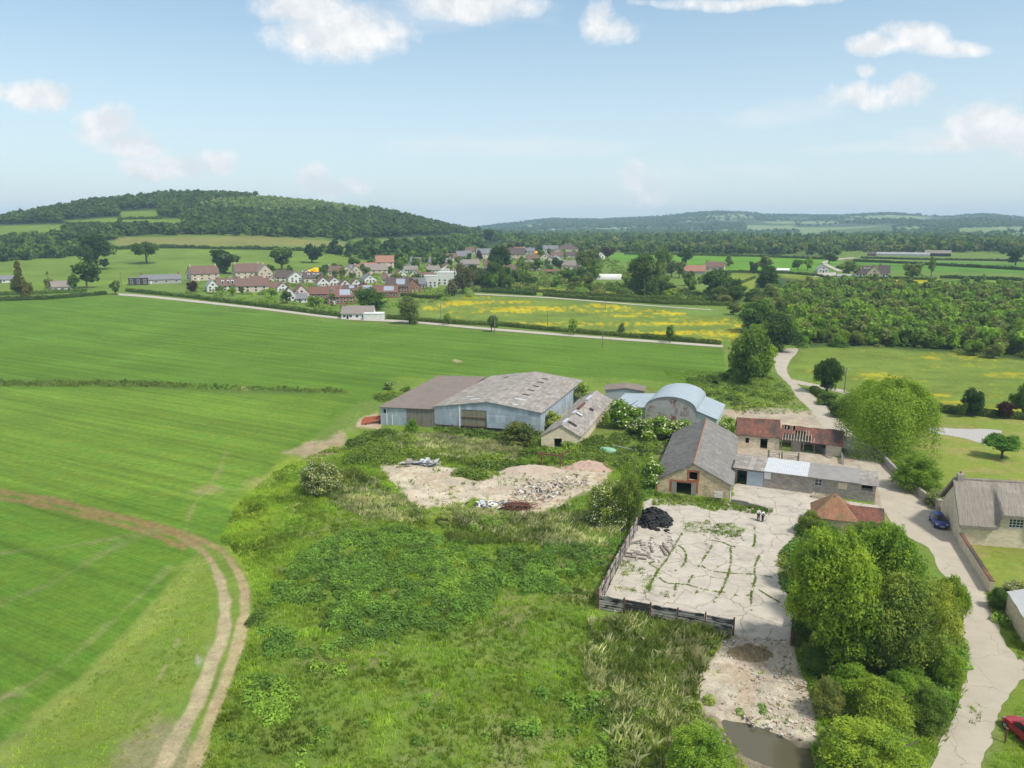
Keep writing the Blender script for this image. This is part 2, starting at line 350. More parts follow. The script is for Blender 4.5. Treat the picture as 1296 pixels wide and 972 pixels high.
def scatter(poly,dens,rng,avoid=(),nmax=200000):
    W=np.array([P(*q)[:2] for q in poly]); lo,hi=W.min(0),W.max(0); n=int(min(np.prod(hi-lo)*dens,nmax)); X=rng.uniform(lo,hi,(n,2)); k=inpoly(X[:,0],X[:,1],W); X=X[k]
    if len(avoid):
        z=terrain(X[:,0],X[:,1]); u,v=proj(X[:,0],X[:,1],z)
        for a in avoid: k=~inpoly(u,v,a); X=X[k];u=u[k];v=v[k]
    return np.column_stack([X,terrain(X[:,0],X[:,1])])
# ------------------------------------------------------------------ ground: one sheet out to the horizon, cut by kind of land
CROP=(.096,.176,.019); PAST=(.135,.20,.03); MEAD=(.145,.20,.032); ROUGH=(.135,.195,.034); BUT=(.50,.38,.006); DIRT=(.33,.245,.155); PALE=(.45,.385,.285); WOODF=(.035,.062,.018); LAWN=(.19,.235,.04)
rough_all=[(268,705),(300,640),(345,600),(420,565),(480,575),(620,585),(790,575),(820,600),(826,640),(808,655),(757,747),(757,775),(925,803),(935,815),(900,830),(880,860),(900,900),(940,960),(960,1040),(235,1040),(275,900),(305,830),(318,760),(300,715)]
crop_poly=[(-400,372),(0,377),(150,374),(250,384),(330,394),(430,409),(560,415),(700,427),(915,440),(920,470),(905,487),(860,486),(740,478),(560,477),(500,492),(445,515),(390,560),(345,590),(310,640),(288,690),(262,688),(215,740),(110,850),(0,940),(-400,1200),(-900,900)]
track_L=smooth_line([(-120,615),(0,623),(60,632),(115,646),(191,665),(237,684),(268,711),(283,753),(283,799),(268,837),(249,891),(218,945),(200,985),(180,1040)])
track_R=smooth_line([(205,668),(237,678),(262,687),(283,700),(306,734),(310,772),(299,822),(283,868),(260,925),(244,975),(225,1040)])
track_top=smooth_line([(-120,622),(0,631),(60,641),(115,655),(180,672),(232,692)])
NAMES=['rough_ground','pasture','crop_field','buttercup_meadow','hillside','far_hills','dirt_track','rubble_ground','garden_lawn','grass_verge']
PAINT=[ # polygon, colour, softness px, edge noise px, class, crop rows
 ([(-900,640),(330,610),(560,470),(930,440),(1400,440),(2200,700),(2200,1500),(-900,1500)],ROUGH,6,8,0,0),
 ([(880,488),(920,465),(985,455),(985,470),(1000,490),(1040,525),(930,525)],(.13,.185,.035),3,5,0,0),
 ([(1000,446),(1100,438),(1200,446),(1500,470),(1500,540),(1296,530),(1190,523),(1120,510),(1030,488),(1003,470)],MEAD,3,3,3,0),
 ([(1150,530),(1190,525),(1500,540),(1500,760),(1215,640),(1150,560)],LAWN,3,3,8,0),
 ([(1225,688),(1500,700),(1500,800),(1296,745),(1262,745)],LAWN,2,2,8,0),
 ([(1225,745),(1262,745),(1296,790),(1500,900),(1500,1500),(1240,1000),(1275,880),(1290,850),(1262,800)],(.14,.20,.028),2,3,9,0),
 (crop_poly,CROP,3,3,2,1),
 ([(-400,482),(0,481),(190,482),(240,492),(320,492),(430,493),(445,500),(300,498),(180,490),(0,489),(-400,490)],(.075,.115,.026),2,2,2,0),
 ([(-400,500),(0,492),(300,498),(440,500),(390,545),(340,590),(305,640),(0,620),(-400,600)],(.122,.202,.024),10,10,2,1),
 ([(285,690),(300,640),(345,592),(395,560),(420,560),(365,610),(335,690),(318,740)],(.20,.27,.030),8,10,1,0),
 ([(140,850),(215,745),(262,690),(280,720),(275,800),(240,880),(150,1040),(-80,1040),(0,950)],(.145,.205,.034),10,14,1,0),
 ([(255,690),(190,770),(90,870),(-30,970),(-30,1000),(80,900),(200,790),(265,715)],(.19,.24,.05),9,12,1,0),
 ([(150,940),(200,900),(260,960),(250,1040),(150,1040)],(.22,.21,.10),14,16,1,0),
 # hill fields
 ([(-300,352),(-300,318),(0,322),(100,314),(250,314),(480,321),(500,334),(300,345),(155,366),(0,372)],PAST,2,2,1,0),
 ([(145,301),(330,299),(440,308),(430,314),(330,310),(145,310)],(.19,.19,.055),1.5,1,4,0),
 ([(80,280),(150,275),(232,277),(230,284),(110,283)],PAST,1.5,1,4,0),([(150,268),(200,266),(202,276),(155,277)],PAST,1.5,1,4,0),
 ([(-300,290),(80,284),(82,296),(0,301),(-300,305)],PAST,1.5,1,4,0),([(-300,317),(95,312),(97,320),(0,326),(-300,332)],PAST,1.5,1,4,0),
 ([(425,305),(610,297),(610,304),(440,311)],(.13,.17,.05),1.5,1,4,0),([(520,325),(640,318),(650,324),(530,333)],PAST,1.5,1,4,0),
 # fields of the plain
 ([(535,386),(600,373),(640,376),(780,386),(945,406),(930,432),(790,422),(640,407),(535,400)],MEAD,2,1,3,0),
 ([(636,361),(700,365),(890,378),(890,382),(700,373),(640,367)],(.22,.22,.02),1.5,1,3,0),
 ([(770,321),(900,322),(1060,328),(1060,344),(940,344),(780,331)],(.105,.225,.016),1.5,1,1,0),
 ([(930,346),(1060,350),(1060,362),(960,368),(900,372)],(.17,.21,.025),1.5,1.5,1,0),
 ([(1070,351),(1190,353),(1185,362),(1070,360)],(.33,.29,.012),1.5,1.5,3,0),
 ([(1190,351),(1500,356),(1500,366),(1190,362)],PAST,1.5,1.5,1,0),
 ([(1080,329),(1500,338),(1500,350),(1086,342)],(.085,.19,.02),1,1,1,0),([(1100,325),(1500,331),(1500,336),(1090,328)],(.14,.19,.05),1,1,1,0),
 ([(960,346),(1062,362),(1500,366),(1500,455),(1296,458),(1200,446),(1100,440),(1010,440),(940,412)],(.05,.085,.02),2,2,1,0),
 ([(478,588),(530,582),(560,590),(640,598),(690,588),(740,588),(765,582),(775,600),(745,625),(700,645),(660,655),(615,640),(600,632),(565,644),(525,640),(500,615)],PALE,4,13,7,0),
 ([(885,850),(905,815),(925,800),(1003,800),(1012,850),(1033,890),(1040,940),(1010,945),(960,930),(930,912),(880,920),(870,905),(880,880)],(.43,.375,.285),4,11,7,0),
 ([(870,905),(900,905),(960,925),(1042,940),(1050,1000),(960,1010),(925,960),(880,930)],(.20,.165,.12),3,5,7,0),
 ([(360,572),(430,548),(445,556),(420,575),(390,582)],(.32,.26,.15),4,5,7,0),
 ([(1025,520),(1052,520),(1078,552),(1120,590),(1178,637),(1205,675),(1245,735),(1250,760),(1225,745),(1190,700),(1110,640),(1085,600),(1055,570),(900,520),(935,515)],(.36,.30,.225),3,3,7,0),
 ([(455,530),(478,522),(484,545),(450,540)],(.40,.30,.2),2,2,7,0),
 ([(985,735),(985,700),(1012,668),(1040,648),(1075,690),(1040,760),(1003,775)],(.085,.11,.03),3,6,0,0),
 ([(928,562),(1066,578),(1088,594),(1000,588),(928,584)],(.36,.31,.24),2,5,7,0),
 ([(455,520),(440,548),(490,545),(500,478),(790,480),(900,490),(870,520),(780,510),(740,495),(690,560),(430,575)],(.14,.21,.03),4,6,0,0),
]
RPATCH=[(270,620,26,6,(.26,.24,.10)),(375,640,26,14,(.34,.31,.17)),(345,610,30,10,(.30,.27,.12)),(577,457,12,2.2,(.5,.38,.24)),(313,491,10,3,(.45,.36,.2)),(700,830,30,12,(.25,.23,.10)),(640,905,45,12,(.24,.23,.10)),(560,950,40,14,(.26,.24,.12)),(800,905,25,9,(.2,.19,.09)),(730,860,18,8,(.28,.26,.13)),(250,835,8,16,(.42,.40,.38)),
 (1030,470,18,3,(.33,.28,.02)),(1172,453,22,2,(.5,.38,.01)),(1190,500,25,3,(.42,.34,.01)),(1215,508,30,2.5,(.42,.34,.01)),(1260,475,30,3,(.36,.32,.015))]
def paint(px,py,x,y,d):
    n=len(px); col=np.tile(np.array([.125,.185,.035]),(n,1)); cls=np.full(n,1); crop=np.zeros(n)
    far=sst(d,2300,3500); hil=(sst(d,900,1000)*(np.arctan2(x,y)<.02)); wm=np.maximum(far,hil)
    pat=fbm(x/260,y/300,3,3); fieldc=np.where((pat>.51)[:,None],np.array([.20,.25,.10]),np.array([.06,.09,.035])); col=col*(1-far[:,None])+fieldc*far[:,None]
    col=col*(1-hil[:,None])+np.array(WOODF)*hil[:,None]; cls=np.where(far>.5,5,np.where(hil>.5,4,cls))
    nx=(fbm(x*.35,y*.35,11,4)-.5)*2; nx2=(fbm(x*.05,y*.05,12,3)-.5)*2
    for poly,c,soft,nz,k,cr in PAINT:
        pp=np.array(poly); m=(px>pp[:,0].min()-25)&(px<pp[:,0].max()+25)&(py>pp[:,1].min()-25)&(py<pp[:,1].max()+25); i=np.nonzero(m)[0]
        if not len(i): continue
        q=(nx[i] if pp[:,1].mean()>470 else nx2[i]); s=sdist(px[i],py[i],pp)+q*nz; w=np.clip(s/soft*.5+.5,0,1); w=w*w*(3-2*w)
        col[i]=col[i]*(1-w[:,None])+np.array(c)*w[:,None]; crop[i]=crop[i]*(1-w)+cr*w; cls[i]=np.where(w>.5,k,cls[i])
    for cx,cy,rx,ry,c in RPATCH:
        q=1-np.hypot((px-cx)/rx,(py-cy)/ry); w=np.clip(q*1.1+nx*1.5-.1,0,1)*(q>-.6); w=w*.7
        col=col*(1-w[:,None])+np.array(c)*w[:,None]
    # buttercups in drifts
    b=(cls==3); g=fbm(x/26,y/14,21,4)+.35*(fbm(x/3,y/2,22,3)-.5); g=g+.5*(fbm(x/1.5,y/1.2,24,3)-.5); thr=np.where((px>780)&(px<960),.53,np.where(px>1000,.62,.57)); w=np.clip((g-thr)*4.5,0,.8)*b*np.where(px>1000,.6,1.)
    col=col*(1-w[:,None])+np.array(BUT)*w[:,None]
    # vegetation tone over the rough ground
    r=(cls==0); t=fbm(x/5,y/5,31,4); col[r]*=(.72+.56*t[r])[:,None]; t=fbm(x/9,y/6,33,4); w=np.clip((t-.56)*4,0,.6)*r; col=col*(1-w[:,None])+np.array([.21,.20,.085])*w[:,None]
    # rubble tone
    r=(cls==7); t=fbm(x/2.2,y/1.6,41,5); col[r]*=(.70+.6*t[r])[:,None]; w=np.clip((fbm(x/3,y/3,43,4)-.58)*5,0,.7)*r; col=col*(1-w[:,None])+np.array([.40,.30,.21])*w[:,None]
    r=(cls==3); t=fbm(x/5,y/3.5,55,4); col[r]*=(.72+.55*t[r])[:,None]; r=(cls==1)&(py<470); t=fbm(x/30,y/22,56,4); col[r]*=(.75+.5*t[r])[:,None]
    # worn lawn
    r=(cls==8); t=fbm(x/4,y/3,51,4); w=np.clip((t-.5)*4,0,.6)*r; col=col*(1-w[:,None])+np.array([.27,.23,.085])*w[:,None]
    # the two-rut dirt track and older wheelings
    near=(px<360)&(py>590)&(py<1060); i=np.nonzero(near)[0]
    if len(i):
        w8=np.interp(py[i],[600,700,800,980],[3.6,6,8.5,11.5])
        for ln,cc,ww in ((track_L,(.345,.290,.170),1.),(track_R,(.335,.275,.145),.9),(track_top,(.185,.145,.055),.7)):
            dd=linedist(px[i],py[i],ln); w=np.clip((w8*ww-dd+nx[i]*3.5)/4+.3,0,1)
            redder=sst(py[i],760,660)[:,None]; cc=np.array(cc)*(1-redder)+np.array((.195,.148,.055))*redder; cc=cc*(.8+.4*fbm(x[i]/.8,y[i]/.8,61,4))[:,None]
            col[i]=col[i]*(1-w[:,None])+cc*w[:,None]; cls[i]=np.where(w>.5,6,cls[i]); crop[i]*=1-w
    for ln,ww,cc,st in (([(285,575),(270,610),(245,640),(232,680)],5,(.24,.22,.09),.4),([(-20,770),(60,740),(150,690),(200,672)],5,(.17,.19,.07),.5),([(0,905),(80,840),(160,770),(215,720)],6,(.20,.22,.08),.45),([(150,940),(190,880),(225,810)],4,(.27,.23,.12),.6),([(0,700),(90,690),(180,675)],3,(.2,.19,.09),.4),([(-10,890),(30,870),(60,850)],4,(.3,.24,.15),.55)):
        ln=smooth_line(ln); m=(px>ln[:,0].min()-20)&(px<ln[:,0].max()+20)&(py>ln[:,1].min()-20)&(py<ln[:,1].max()+20); i=np.nonzero(m)[0]
        dd=linedist(px[i],py[i],ln); w=np.clip((ww-dd)/ww+nx[i]*1.0-.1,0,1)*st; col[i]=col[i]*(1-w[:,None])+np.array(cc)*w[:,None]
    return np.column_stack([col,crop]),cls
def build_ground():
    pys=np.arange(1060,362,-1.5); rr=raydir(648,pys); ds=CH*rr[1]/-rr[2]; ds=np.concatenate([[4,10,18,26,32],ds[ds>34],np.geomspace(ds[-1]*1.006,6600,int(math.log(6600/ds[-1])/.0072))])
    us=np.concatenate([-np.geomspace(3.2,.735,50)[:-1],np.linspace(-.735,.735,900),np.geomspace(.735,3.2,50)[1:]]); an=np.arctan(us)
    D,A=np.meshgrid(ds,an,indexing='ij'); D=np.minimum(D/np.maximum(np.cos(A),.8),7600); x=(D*np.sin(A)).ravel(); y=(D*np.cos(A)).ravel(); z=terrain(x,y); d=np.hypot(x,y)
    px,py=proj(x,y,z)
    hid=(y*cP-(z-CH)*sP)<3; px=np.where(hid,-9e3,px); py=np.where(hid,9e3,py)
    col,cls=paint(px,py,x,y,d)
    # gentle relief: heaps of the rubble ground, banks of the pond
    q=(cls==7)&(py>575)&(py<660)&(px<800); z=z+np.where(q,.9*np.clip(fbm(x/6,y/4,71,3)-.45,0,1),0)
    q=(cls==7)&(py>795)&(px>860)&(px<1060); z=z+np.where(q,.6*np.clip(fbm(x/3,y/2.4,72,4)-.4,0,1)*sst(py,800,830),0)
    pond=sdist(px,py,POND); z=z-np.where((py>880)&(px>850)&(px<1100),.8*sst(pond,-14,10),0)
    nr,nc=D.shape; i=np.arange(nr*nc).reshape(nr,nc); Q=np.stack([i[:-1,:-1],i[:-1,1:],i[1:,1:],i[1:,:-1]],-1).reshape(-1,4)[:,::-1]
    V=np.column_stack([x,y,z]); fc=cls[Q[:,0]]
    for k,nm in enumerate(NAMES):
        f=Q[fc==k]
        if not len(f): continue
        u,inv=np.unique(f.ravel(),return_inverse=True)
        o=npmesh(nm,V[u],inv.reshape(-1,4),GROUND,vcol=col[u],smooth=True); tag(o,kind='structure')
POND=[(917,910),(945,914),(985,929),(1010,943),(1035,944),(1046,985),(1010,985),(985,965),(955,957),(930,945)]
build_ground()
# pond water
def sheet(name,poly,z,mat):
    W=[P(*q) for q in poly]; m=MB(); m.prism([(p[0],p[1],p[2]+z-.03) for p in W],[(p[0],p[1],p[2]+z) for p in W]); return tag(m.build(name,mat),kind='structure')
m_,nt_,b_,o_=newmat('pond_water'); b_.inputs['Base Color'].default_value=(.095,.085,.05,1); b_.inputs['Roughness'].default_value=.1; b_.inputs['Specular IOR Level'].default_value=.5
N_=NT(nt_); bp=N_.n('ShaderNodeBump'); bp.inputs['Strength'].default_value=.05; N_.l(N_.noise(N_.n('ShaderNodeTexCoord').outputs['Object'],3.),bp.inputs['Height']); N_.l(bp.outputs[0],b_.inputs['Normal'])
sheet('pond_water',[(900,895),(960,905),(1060,930),(1075,1010),(900,1010)],-.32,m_)
# ------------------------------------------------------------------ lanes and yard
CONC=M('lane_concrete',(.44,.385,.30),(.37,.325,.255),.35,c3=(.30,.26,.20),ns3=.5,t3=(.60,.78),rough=.95,bump=.25,bs=12)
ROADF=M('far_lane',(.46,.41,.34),(.38,.34,.28),.2,rough=.95)
def strip(name,Lp,Rp,mat,z=.02,n=10,th=.015):
    Lp=smooth_line(Lp,n);Rp=smooth_line(Rp,n); vs=[];fs=[]
    for a,b in zip(Lp,Rp):
        A=P(*a);B=P(*b)
        for t in (0,.25,.5,.75,1): q=A+(B-A)*t; j=(vnoise(q[0]*.9,q[1]*.9,5)-.5)*.5 if t in(0,1) else 0; q=q+(B-A)/max(np.linalg.norm(B-A),.01)*j; vs.append((q[0],q[1],G(q[0],q[1])+z+(.03 if t==.5 else 0)))
    for i in range(len(Lp)-1):
        for j in range(4): fs.append((i*5+j,i*5+j+1,i*5+j+6,i*5+j+5))
    m=MB(); m.add(vs,fs); o=m.build(name,mat,smooth=True); return tag(o,kind='structure')
lane_l=[(996,441),(986,445),(980,452),(980,462),(985,474),(998,486),(1009,503),(1027,520),(1044,545),(1064,566),(1085,588),(1109,610),(1114,637),(1122,650),(1142,675),(1176,696),(1194,728),(1216,760),(1212,783),(1222,819),(1225,835),(1220,864),(1212,894),(1196,928),(1178,970),(1165,1000)]
lane_r=[(1010,441),(1009,446),(1001,455),(996,466),(999,476),(1008,486),(1033,503),(1052,520),(1074,545),(1104,566),(1129,588),(1156,610),(1178,637),(1200,650),(1206,675),(1222,696),(1241,728),(1250,760),(1259,783),(1276,819),(1288,835),(1288,864),(1268,894),(1257,928),(1243,970),(1236,1000)]
strip('lane',lane_l,lane_r,CONC)
strip('side_track',[(998,484),(1020,488),(1050,494),(1075,500)],[(1004,480),(1022,484),(1052,490),(1078,496)],CONC,.015)
strip('drive',[(1176,548),(1200,551),(1225,556),(1248,563),(1265,566)],[(1177,541),(1200,542),(1225,543),(1250,543),(1268,545)],M('drive_gravel',(.42,.39,.36),(.35,.33,.3),2),.02)
strip('approach_road',[(1290,862),(1330,850)],[(1287,836),(1330,815)],CONC,.012)
far_a=smooth_line([(150,374),(200,378),(330,392),(430,404),(520,409),(620,418),(760,429),(915,440)],6); strip('far_lane',far_a,far_a-np.array([0,2.6]),ROADF,.12,1)
strip('village_lane',[(600,373),(640,375),(700,378),(800,386),(900,393)],[(600,371.6),(640,373.8),(700,376.8),(800,384.8),(900,392)],ROADF,.15,3)
strip('farm_road',[(1060,344),(1040,333),(1060,328),(1080,326)],[(1068,344),(1046,333),(1064,329),(1086,327)],ROADF,.3,4)
strip('farmyard',[(1030,351),(1058,350)],[(1032,346),(1058,345)],ROADF,.25,2)
YARD=M('yard_concrete',(.50,.445,.37),(.38,.34,.285),.45,c3=(.25,.225,.185),ns3=.3,t3=(.54,.70),rough=.95,bump=.3,bs=8,bd=.03)
def add_cracks(mat,scale,wd,dark):
    nt=mat.node_tree; N=NT(nt); b=[n for n in nt.nodes if n.type=='BSDF_PRINCIPLED'][0]; src=b.inputs['Base Color'].links[0].from_socket; oc=N.n('ShaderNodeTexCoord').outputs['Object']
    nz=N.n('ShaderNodeTexNoise'); nz.inputs['Scale'].default_value=.7; nz.inputs['Detail'].default_value=6; N.l(oc,nz.inputs['Vector']); ad=N.n('ShaderNodeVectorMath',operation='MULTIPLY_ADD'); N.l(nz.outputs[1],ad.inputs[0]); ad.inputs[1].default_value=(1.6,1.6,0); N.l(oc,ad.inputs[2])
    v=N.n('ShaderNodeTexVoronoi',feature='DISTANCE_TO_EDGE',voronoi_dimensions='2D'); v.inputs['Scale'].default_value=scale; N.l(ad.outputs[0],v.inputs['Vector']); f=N.ramp(v.outputs['Distance'],wd*.4,wd,.75,0.)
    N.l(N.mix(f,src,dark),b.inputs['Base Color'])
add_cracks(YARD,.27,.017,(.13,.14,.065)); add_cracks(CONC,.16,.006,(.22,.19,.15))
yard_poly=[(812,648),(815,632),(850,632),(905,648),(925,636),(930,612),(1040,626),(1070,634),(1110,640),(1118,652),(1060,650),(1035,645),(1012,668),(985,700),(985,735),(1003,770),(1001,812),(935,806),(928,803),(928,800),(840,784),(758,768),(768,738),(782,705)]
yw=np.array([P(*q)[:2] for q in yard_poly])
def yard():
    lo,hi=yw.min(0),yw.max(0); s=.3; nx=int((hi[0]-lo[0])/s)+2; ny=int((hi[1]-lo[1])/s)+2
    X,Y=np.meshgrid(lo[0]+np.arange(nx)*s,lo[1]+np.arange(ny)*s,indexing='ij'); sd=sdist(X,Y,yw)
    i=np.arange(nx*ny).reshape(nx,ny); Q=np.stack([i[:-1,:-1],i[1:,:-1],i[1:,1:],i[:-1,1:]],-1).reshape(-1,4)
    ok=(sd.ravel()[Q]>-.25+.5*(vnoise(X*.8,Y*.8,3).ravel()[Q]-.5)).all(1); Q=Q[ok]; u,inv=np.unique(Q.ravel(),return_inverse=True)
    Z=.035+.02*(fbm(X*.4,Y*.4,8,3)-.5); V=np.column_stack([X.ravel(),Y.ravel(),Z.ravel()])[u]
    tag(npmesh('yard_concrete',V,inv.reshape(-1,4),YARD,smooth=True),kind='structure')
yard()
# ------------------------------------------------------------------ farm buildings
ASB=M('weathered_fibre_cement',(.33,.30,.27),(.25,.225,.20),.6,c3=(.42,.39,.34),ns3=.9,t3=(.50,.72),rough=.95,brick=(2.2,1.05,(.6,.57,.55),.75,'yx'),wave=('Y',1.6,.22),bump=.35)
BROWNR=M('brown_sheet_roof',(.235,.185,.155),(.19,.155,.135),.5,c3=(.15,.13,.115),ns3=.25,t3=(.55,.8),rough=.9,wave=('X',1.4,.15),brick=(2.5,1.,(.8,.8,.8),.2,'xy'))
BLUEW=M('pale_blue_sheet',(.46,.52,.565),(.37,.42,.47),.35,c3=(.30,.265,.23),ns3=.8,t3=(.57,.75),rough=.6,wave=('X',2.2,.35),stretch3=(1,1,.25),bump=.5,brick=(1.1,1.9,(.8,.82,.85),.75,'wall'))
GALV=M('galvanised_sheet',(.47,.50,.515),(.40,.43,.45),.5,c3=(.38,.37,.36),ns3=.6,t3=(.6,.8),rough=.55,wave=('Y',2.,.25),bump=.45)
PALEB=M('pale_blue_roof_sheet',(.37,.42,.455),(.32,.37,.405),.4,rough=.5,wave=('Y',1.8,.18),bump=.4)
RUST=M('rusty_sheet',(.36,.33,.31),(.42,.41,.41),.6,c3=(.21,.105,.075),ns3=.55,t3=(.50,.60),rough=.8,wave=('X',2.2,.3),stretch3=(1,1,.6))
TIMB=M('weathered_boarding',(.27,.235,.195),(.17,.15,.125),2.,rough=.95,wave=('X',1.6,.5),stretch=(1,1,.15))
DARKW=M('dark_timber',(.06,.05,.042),(.035,.03,.027),3,rough=.9)
STONEY=M('golden_rubble_stone',(.66,.52,.34),(.52,.40,.255),1.1,c3=(.30,.25,.19),ns3=1.1,t3=(.54,.66),brick=(.42,.16,(.62,.58,.52),.75,'wall'),rough=.95,bump=.8,bs=5,bd=.06)
STONEG=M('grey_rubble_stone',(.42,.375,.32),(.31,.275,.235),.8,c3=(.36,.33,.29),ns3=1.2,t3=(.55,.68),brick=(.45,.17,(.6,.58,.55),.8,'wall'),rough=.95,bump=.8,bs=5,bd=.06)
STONEC=M('cream_limestone',(.70,.60,.44),(.58,.49,.35),.8,c3=(.34,.29,.22),ns3=.9,t3=(.58,.72),brick=(.5,.2,(.75,.72,.66),.45,'wall'),rough=.95,bump=.6,bs=5,bd=.05)
BRICK=M('orange_red_brick',(.42,.155,.075),(.32,.115,.06),2.,brick=(.23,.08,(.8,.8,.75),.6,'wall'),rough=.9)
SLATE=M('old_grey_roofing',(.165,.157,.147),(.115,.11,.104),.5,c3=(.25,.235,.20),ns3=1.3,t3=(.55,.72),rough=.9,brick=(1.2,.45,(.65,.65,.65),.55,'yx'),bump=.6,bs=4,stretch=(.35,1,1))
SLATE2=M('sunward_grey_roofing',(.225,.215,.20),(.16,.152,.14),.5,c3=(.31,.29,.25),ns3=1.,t3=(.52,.7),rough=.9,brick=(1.2,.45,(.65,.65,.65),.5,'yx'),bump=.6,bs=4)  # right barn slope: its sunnier side is put into the lighter grey
TILE=M('clay_roof_tile',(.27,.108,.068),(.17,.075,.055),1.6,c3=(.075,.055,.048),ns3=.5,t3=(.40,.58),rough=.9,brick=(.3,.22,(.55,.5,.5),.7,'xy'),stretch3=(1,.35,1),bump=.6,bs=6)
TILEO=M('orange_mossy_tile',(.33,.17,.10),(.25,.125,.075),.9,c3=(.15,.145,.055),ns3=.5,t3=(.52,.62),rough=.9,brick=(.3,.22,(.55,.5,.5),.7,'xy'),bump=.6)
RIDGE=M('ridge_tile',(.36,.19,.115),(.27,.15,.10),2.,rough=.9)
WHITES=M('white_plastic_sheet',(.54,.55,.56),(.46,.47,.48),1.,rough=.5,wave=('X',.9,.2))
WHITEP=M('white_paint',(.80,.79,.76),(.72,.71,.68),1.5,rough=.6)
GLASS=M('window_glass',(.03,.035,.04),(.02,.025,.03),1,rough=.12,spec=.6,bump=0)
BLUED=M('pale_blue_door',(.40,.47,.53),(.34,.40,.46),1.,rough=.7)
STEEL=M('galvanised_steel',(.42,.43,.43),(.33,.34,.34),3,rough=.5,metal=.4)
RUSTS=M('rusted_steel',(.20,.09,.05),(.12,.06,.04),4,rough=.9)
THATCH=M('weathered_thatch',(.285,.25,.205),(.215,.187,.155),1.3,c3=(.34,.30,.25),ns3=.5,t3=(.5,.75),rough=1.,stretch=(3,.5,.5),bump=.9,bs=9,bd=.08)
def pane(mb,x0,x1,z0,z1,y,d): mb.box(x0,x1,y,y+d,z0,z1)
class Bld:
    def __init__(s,name,label,L,R,ev,rd,back,cat='barn',rf=.5,group=None):
        s.pL=P(*L);s.pR=P(*R);s.pL[2]=s.pR[2]=min(s.pL[2],s.pR[2]); v=(s.pR-s.pL)[:2]; s.w=float(np.linalg.norm(v)); s.rz=math.atan2(v[1],v[0]); s.L=L;s.R=R
        s.ev=ev if ev<20 else hgt(s.pL,ev); mid=s.pL+(s.pR-s.pL)*rf; s.rd=rd if rd<20 else hgt(mid,rd); s.rf=rf
        if len(back)==2: b=(P(*back,s.pL[2]+s.ev)-s.pR)[:2]; s.D=-math.sin(s.rz)*b[0]+math.cos(s.rz)*b[1]; s.k=(math.cos(s.rz)*b[0]+math.sin(s.rz)*b[1])/s.D
        else: s.D=back[0]; s.k=0
        s.e=empty(name,tuple(s.pL),s.rz,label,cat,group)
    def fx(s,px): return (px-s.L[0])/(s.R[0]-s.L[0])*s.w
    def fz(s,px,py): b=s.pL+(s.pR-s.pL)*(px-s.L[0])/(s.R[0]-s.L[0]); return hgt(b,py)
    def hole(s,x0,x1,y0,y1):
        xm=(x0+x1)/2; return (s.fx(x0),s.fx(x1),max(0,s.fz(xm,y1)),s.fz(xm,y0))
    def walls(s,mat,hf=(),hr=(),hl=(),t=.4,part='wall',front=True):
        m=MB(s.k); w,D,e,r,x=s.w,s.D,s.ev,s.rd,s.w*s.rf; pf=[(0,e),(x,r),(w,e)]
        if front: m.wall((0,0),(w,0),pf,hf,t)
        m.wall((w,t),(w,D-t),[(0,e),(D-2*t,e)],hr,t); m.wall((w,D),(0,D),[(0,e),(w-x,r),(w,e)],(),t); m.wall((0,D-t),(0,t),[(0,e),(D-2*t,e)],hl,t)
        return m.build(part,mat,s.e)
    def roof(s,mat,o=.35,th=.12,ridge=None,of=.25,part='roof',sag=0.,mat2=None):
        w,D,e,r,x=s.w,s.D,s.ev,s.rd,s.w*s.rf; par=None; n=14
        for sd,xe,mm in ((-1,0,mat),(1,w,mat2 or mat)):
            run=abs(x-xe); sl=(r-e)/run; m=MB(s.k); A=[];
            for i in range(n+1):
                y=-of+(D+2*of)*i/n; g=-sag*math.sin(math.pi*i/n)+.03*math.sin(i*2.1+sd); A.append(((xe+sd*o,y,e-sl*o+.03+g*.4),(x,y,r+.03+g)))
            for (a,b),(c,d) in zip(A[:-1],A[1:]):
                q=[a,b,d,c]; m.prism(q,[(p[0],p[1],p[2]+th) for p in q])
            pr=m.build(part,mm,s.e)
        if ridge:
            m=MB(s.k); m.tube([(x,-of+(D+2*of)*i/n,r+th+.02-sag*math.sin(math.pi*i/n)) for i in range(n+1)],.13,6); m.build('ridge_tiles',ridge,pr)
        return pr
# --- large cattle shed with its lean-to
B=Bld('cattle_shed','large grey roofed cattle shed with pale blue sheet walls beside the crop field',(550,541),(684,550),514.7,508.8,(736,482))
h=B.hole(585,617,519,538); h2=(.6,B.w-.6,0,.75)
B.walls(BLUEW,hf=[(h[0],h[1],.9,h[3])],t=.15); B.roof(ASB,ridge=ASB)
m=MB(B.k); m.box(h[0]+.05,h[1]-.05,.06,.11,.9,h[3]-.02); m.build('timber_hay_door',M('olive_boards',(.27,.25,.17),(.19,.17,.12),2.,wave=('X',1.3,.6),rough=.95,stretch=(1,1,.15)),B.e)
for z in (.9,(.9+h[3])/2+.1): m=MB(B.k); m.bar((h[0],-.03,z),(h[1],-.03,z),.14); m.build('rail',RUSTS,B.e)
m=MB(B.k); m.box(h[1]+.1,h[1]+5,-.16,-.05,.75,3.3); m.build('sliding_door',BLUEW,B.e)
m=MB(B.k); m.box(h[0]-.5,h[0]-.25,-.1,-.02,.2,B.ev+.6); m.build('post',WHITEP,B.e)
for i in range(7): m=MB(B.k); x=.3+i*(B.w-.6)/6; m.box(x-.12,x+.12,-.06,-.005,0,.95); m.build('post',RUSTS,B.e)
m=MB(B.k); m.box(.2,B.w-.2,-.035,-.004,0,.72); m.build('plinth',DARKW,B.e)
sl=(B.rd-B.ev)/(B.w/2)
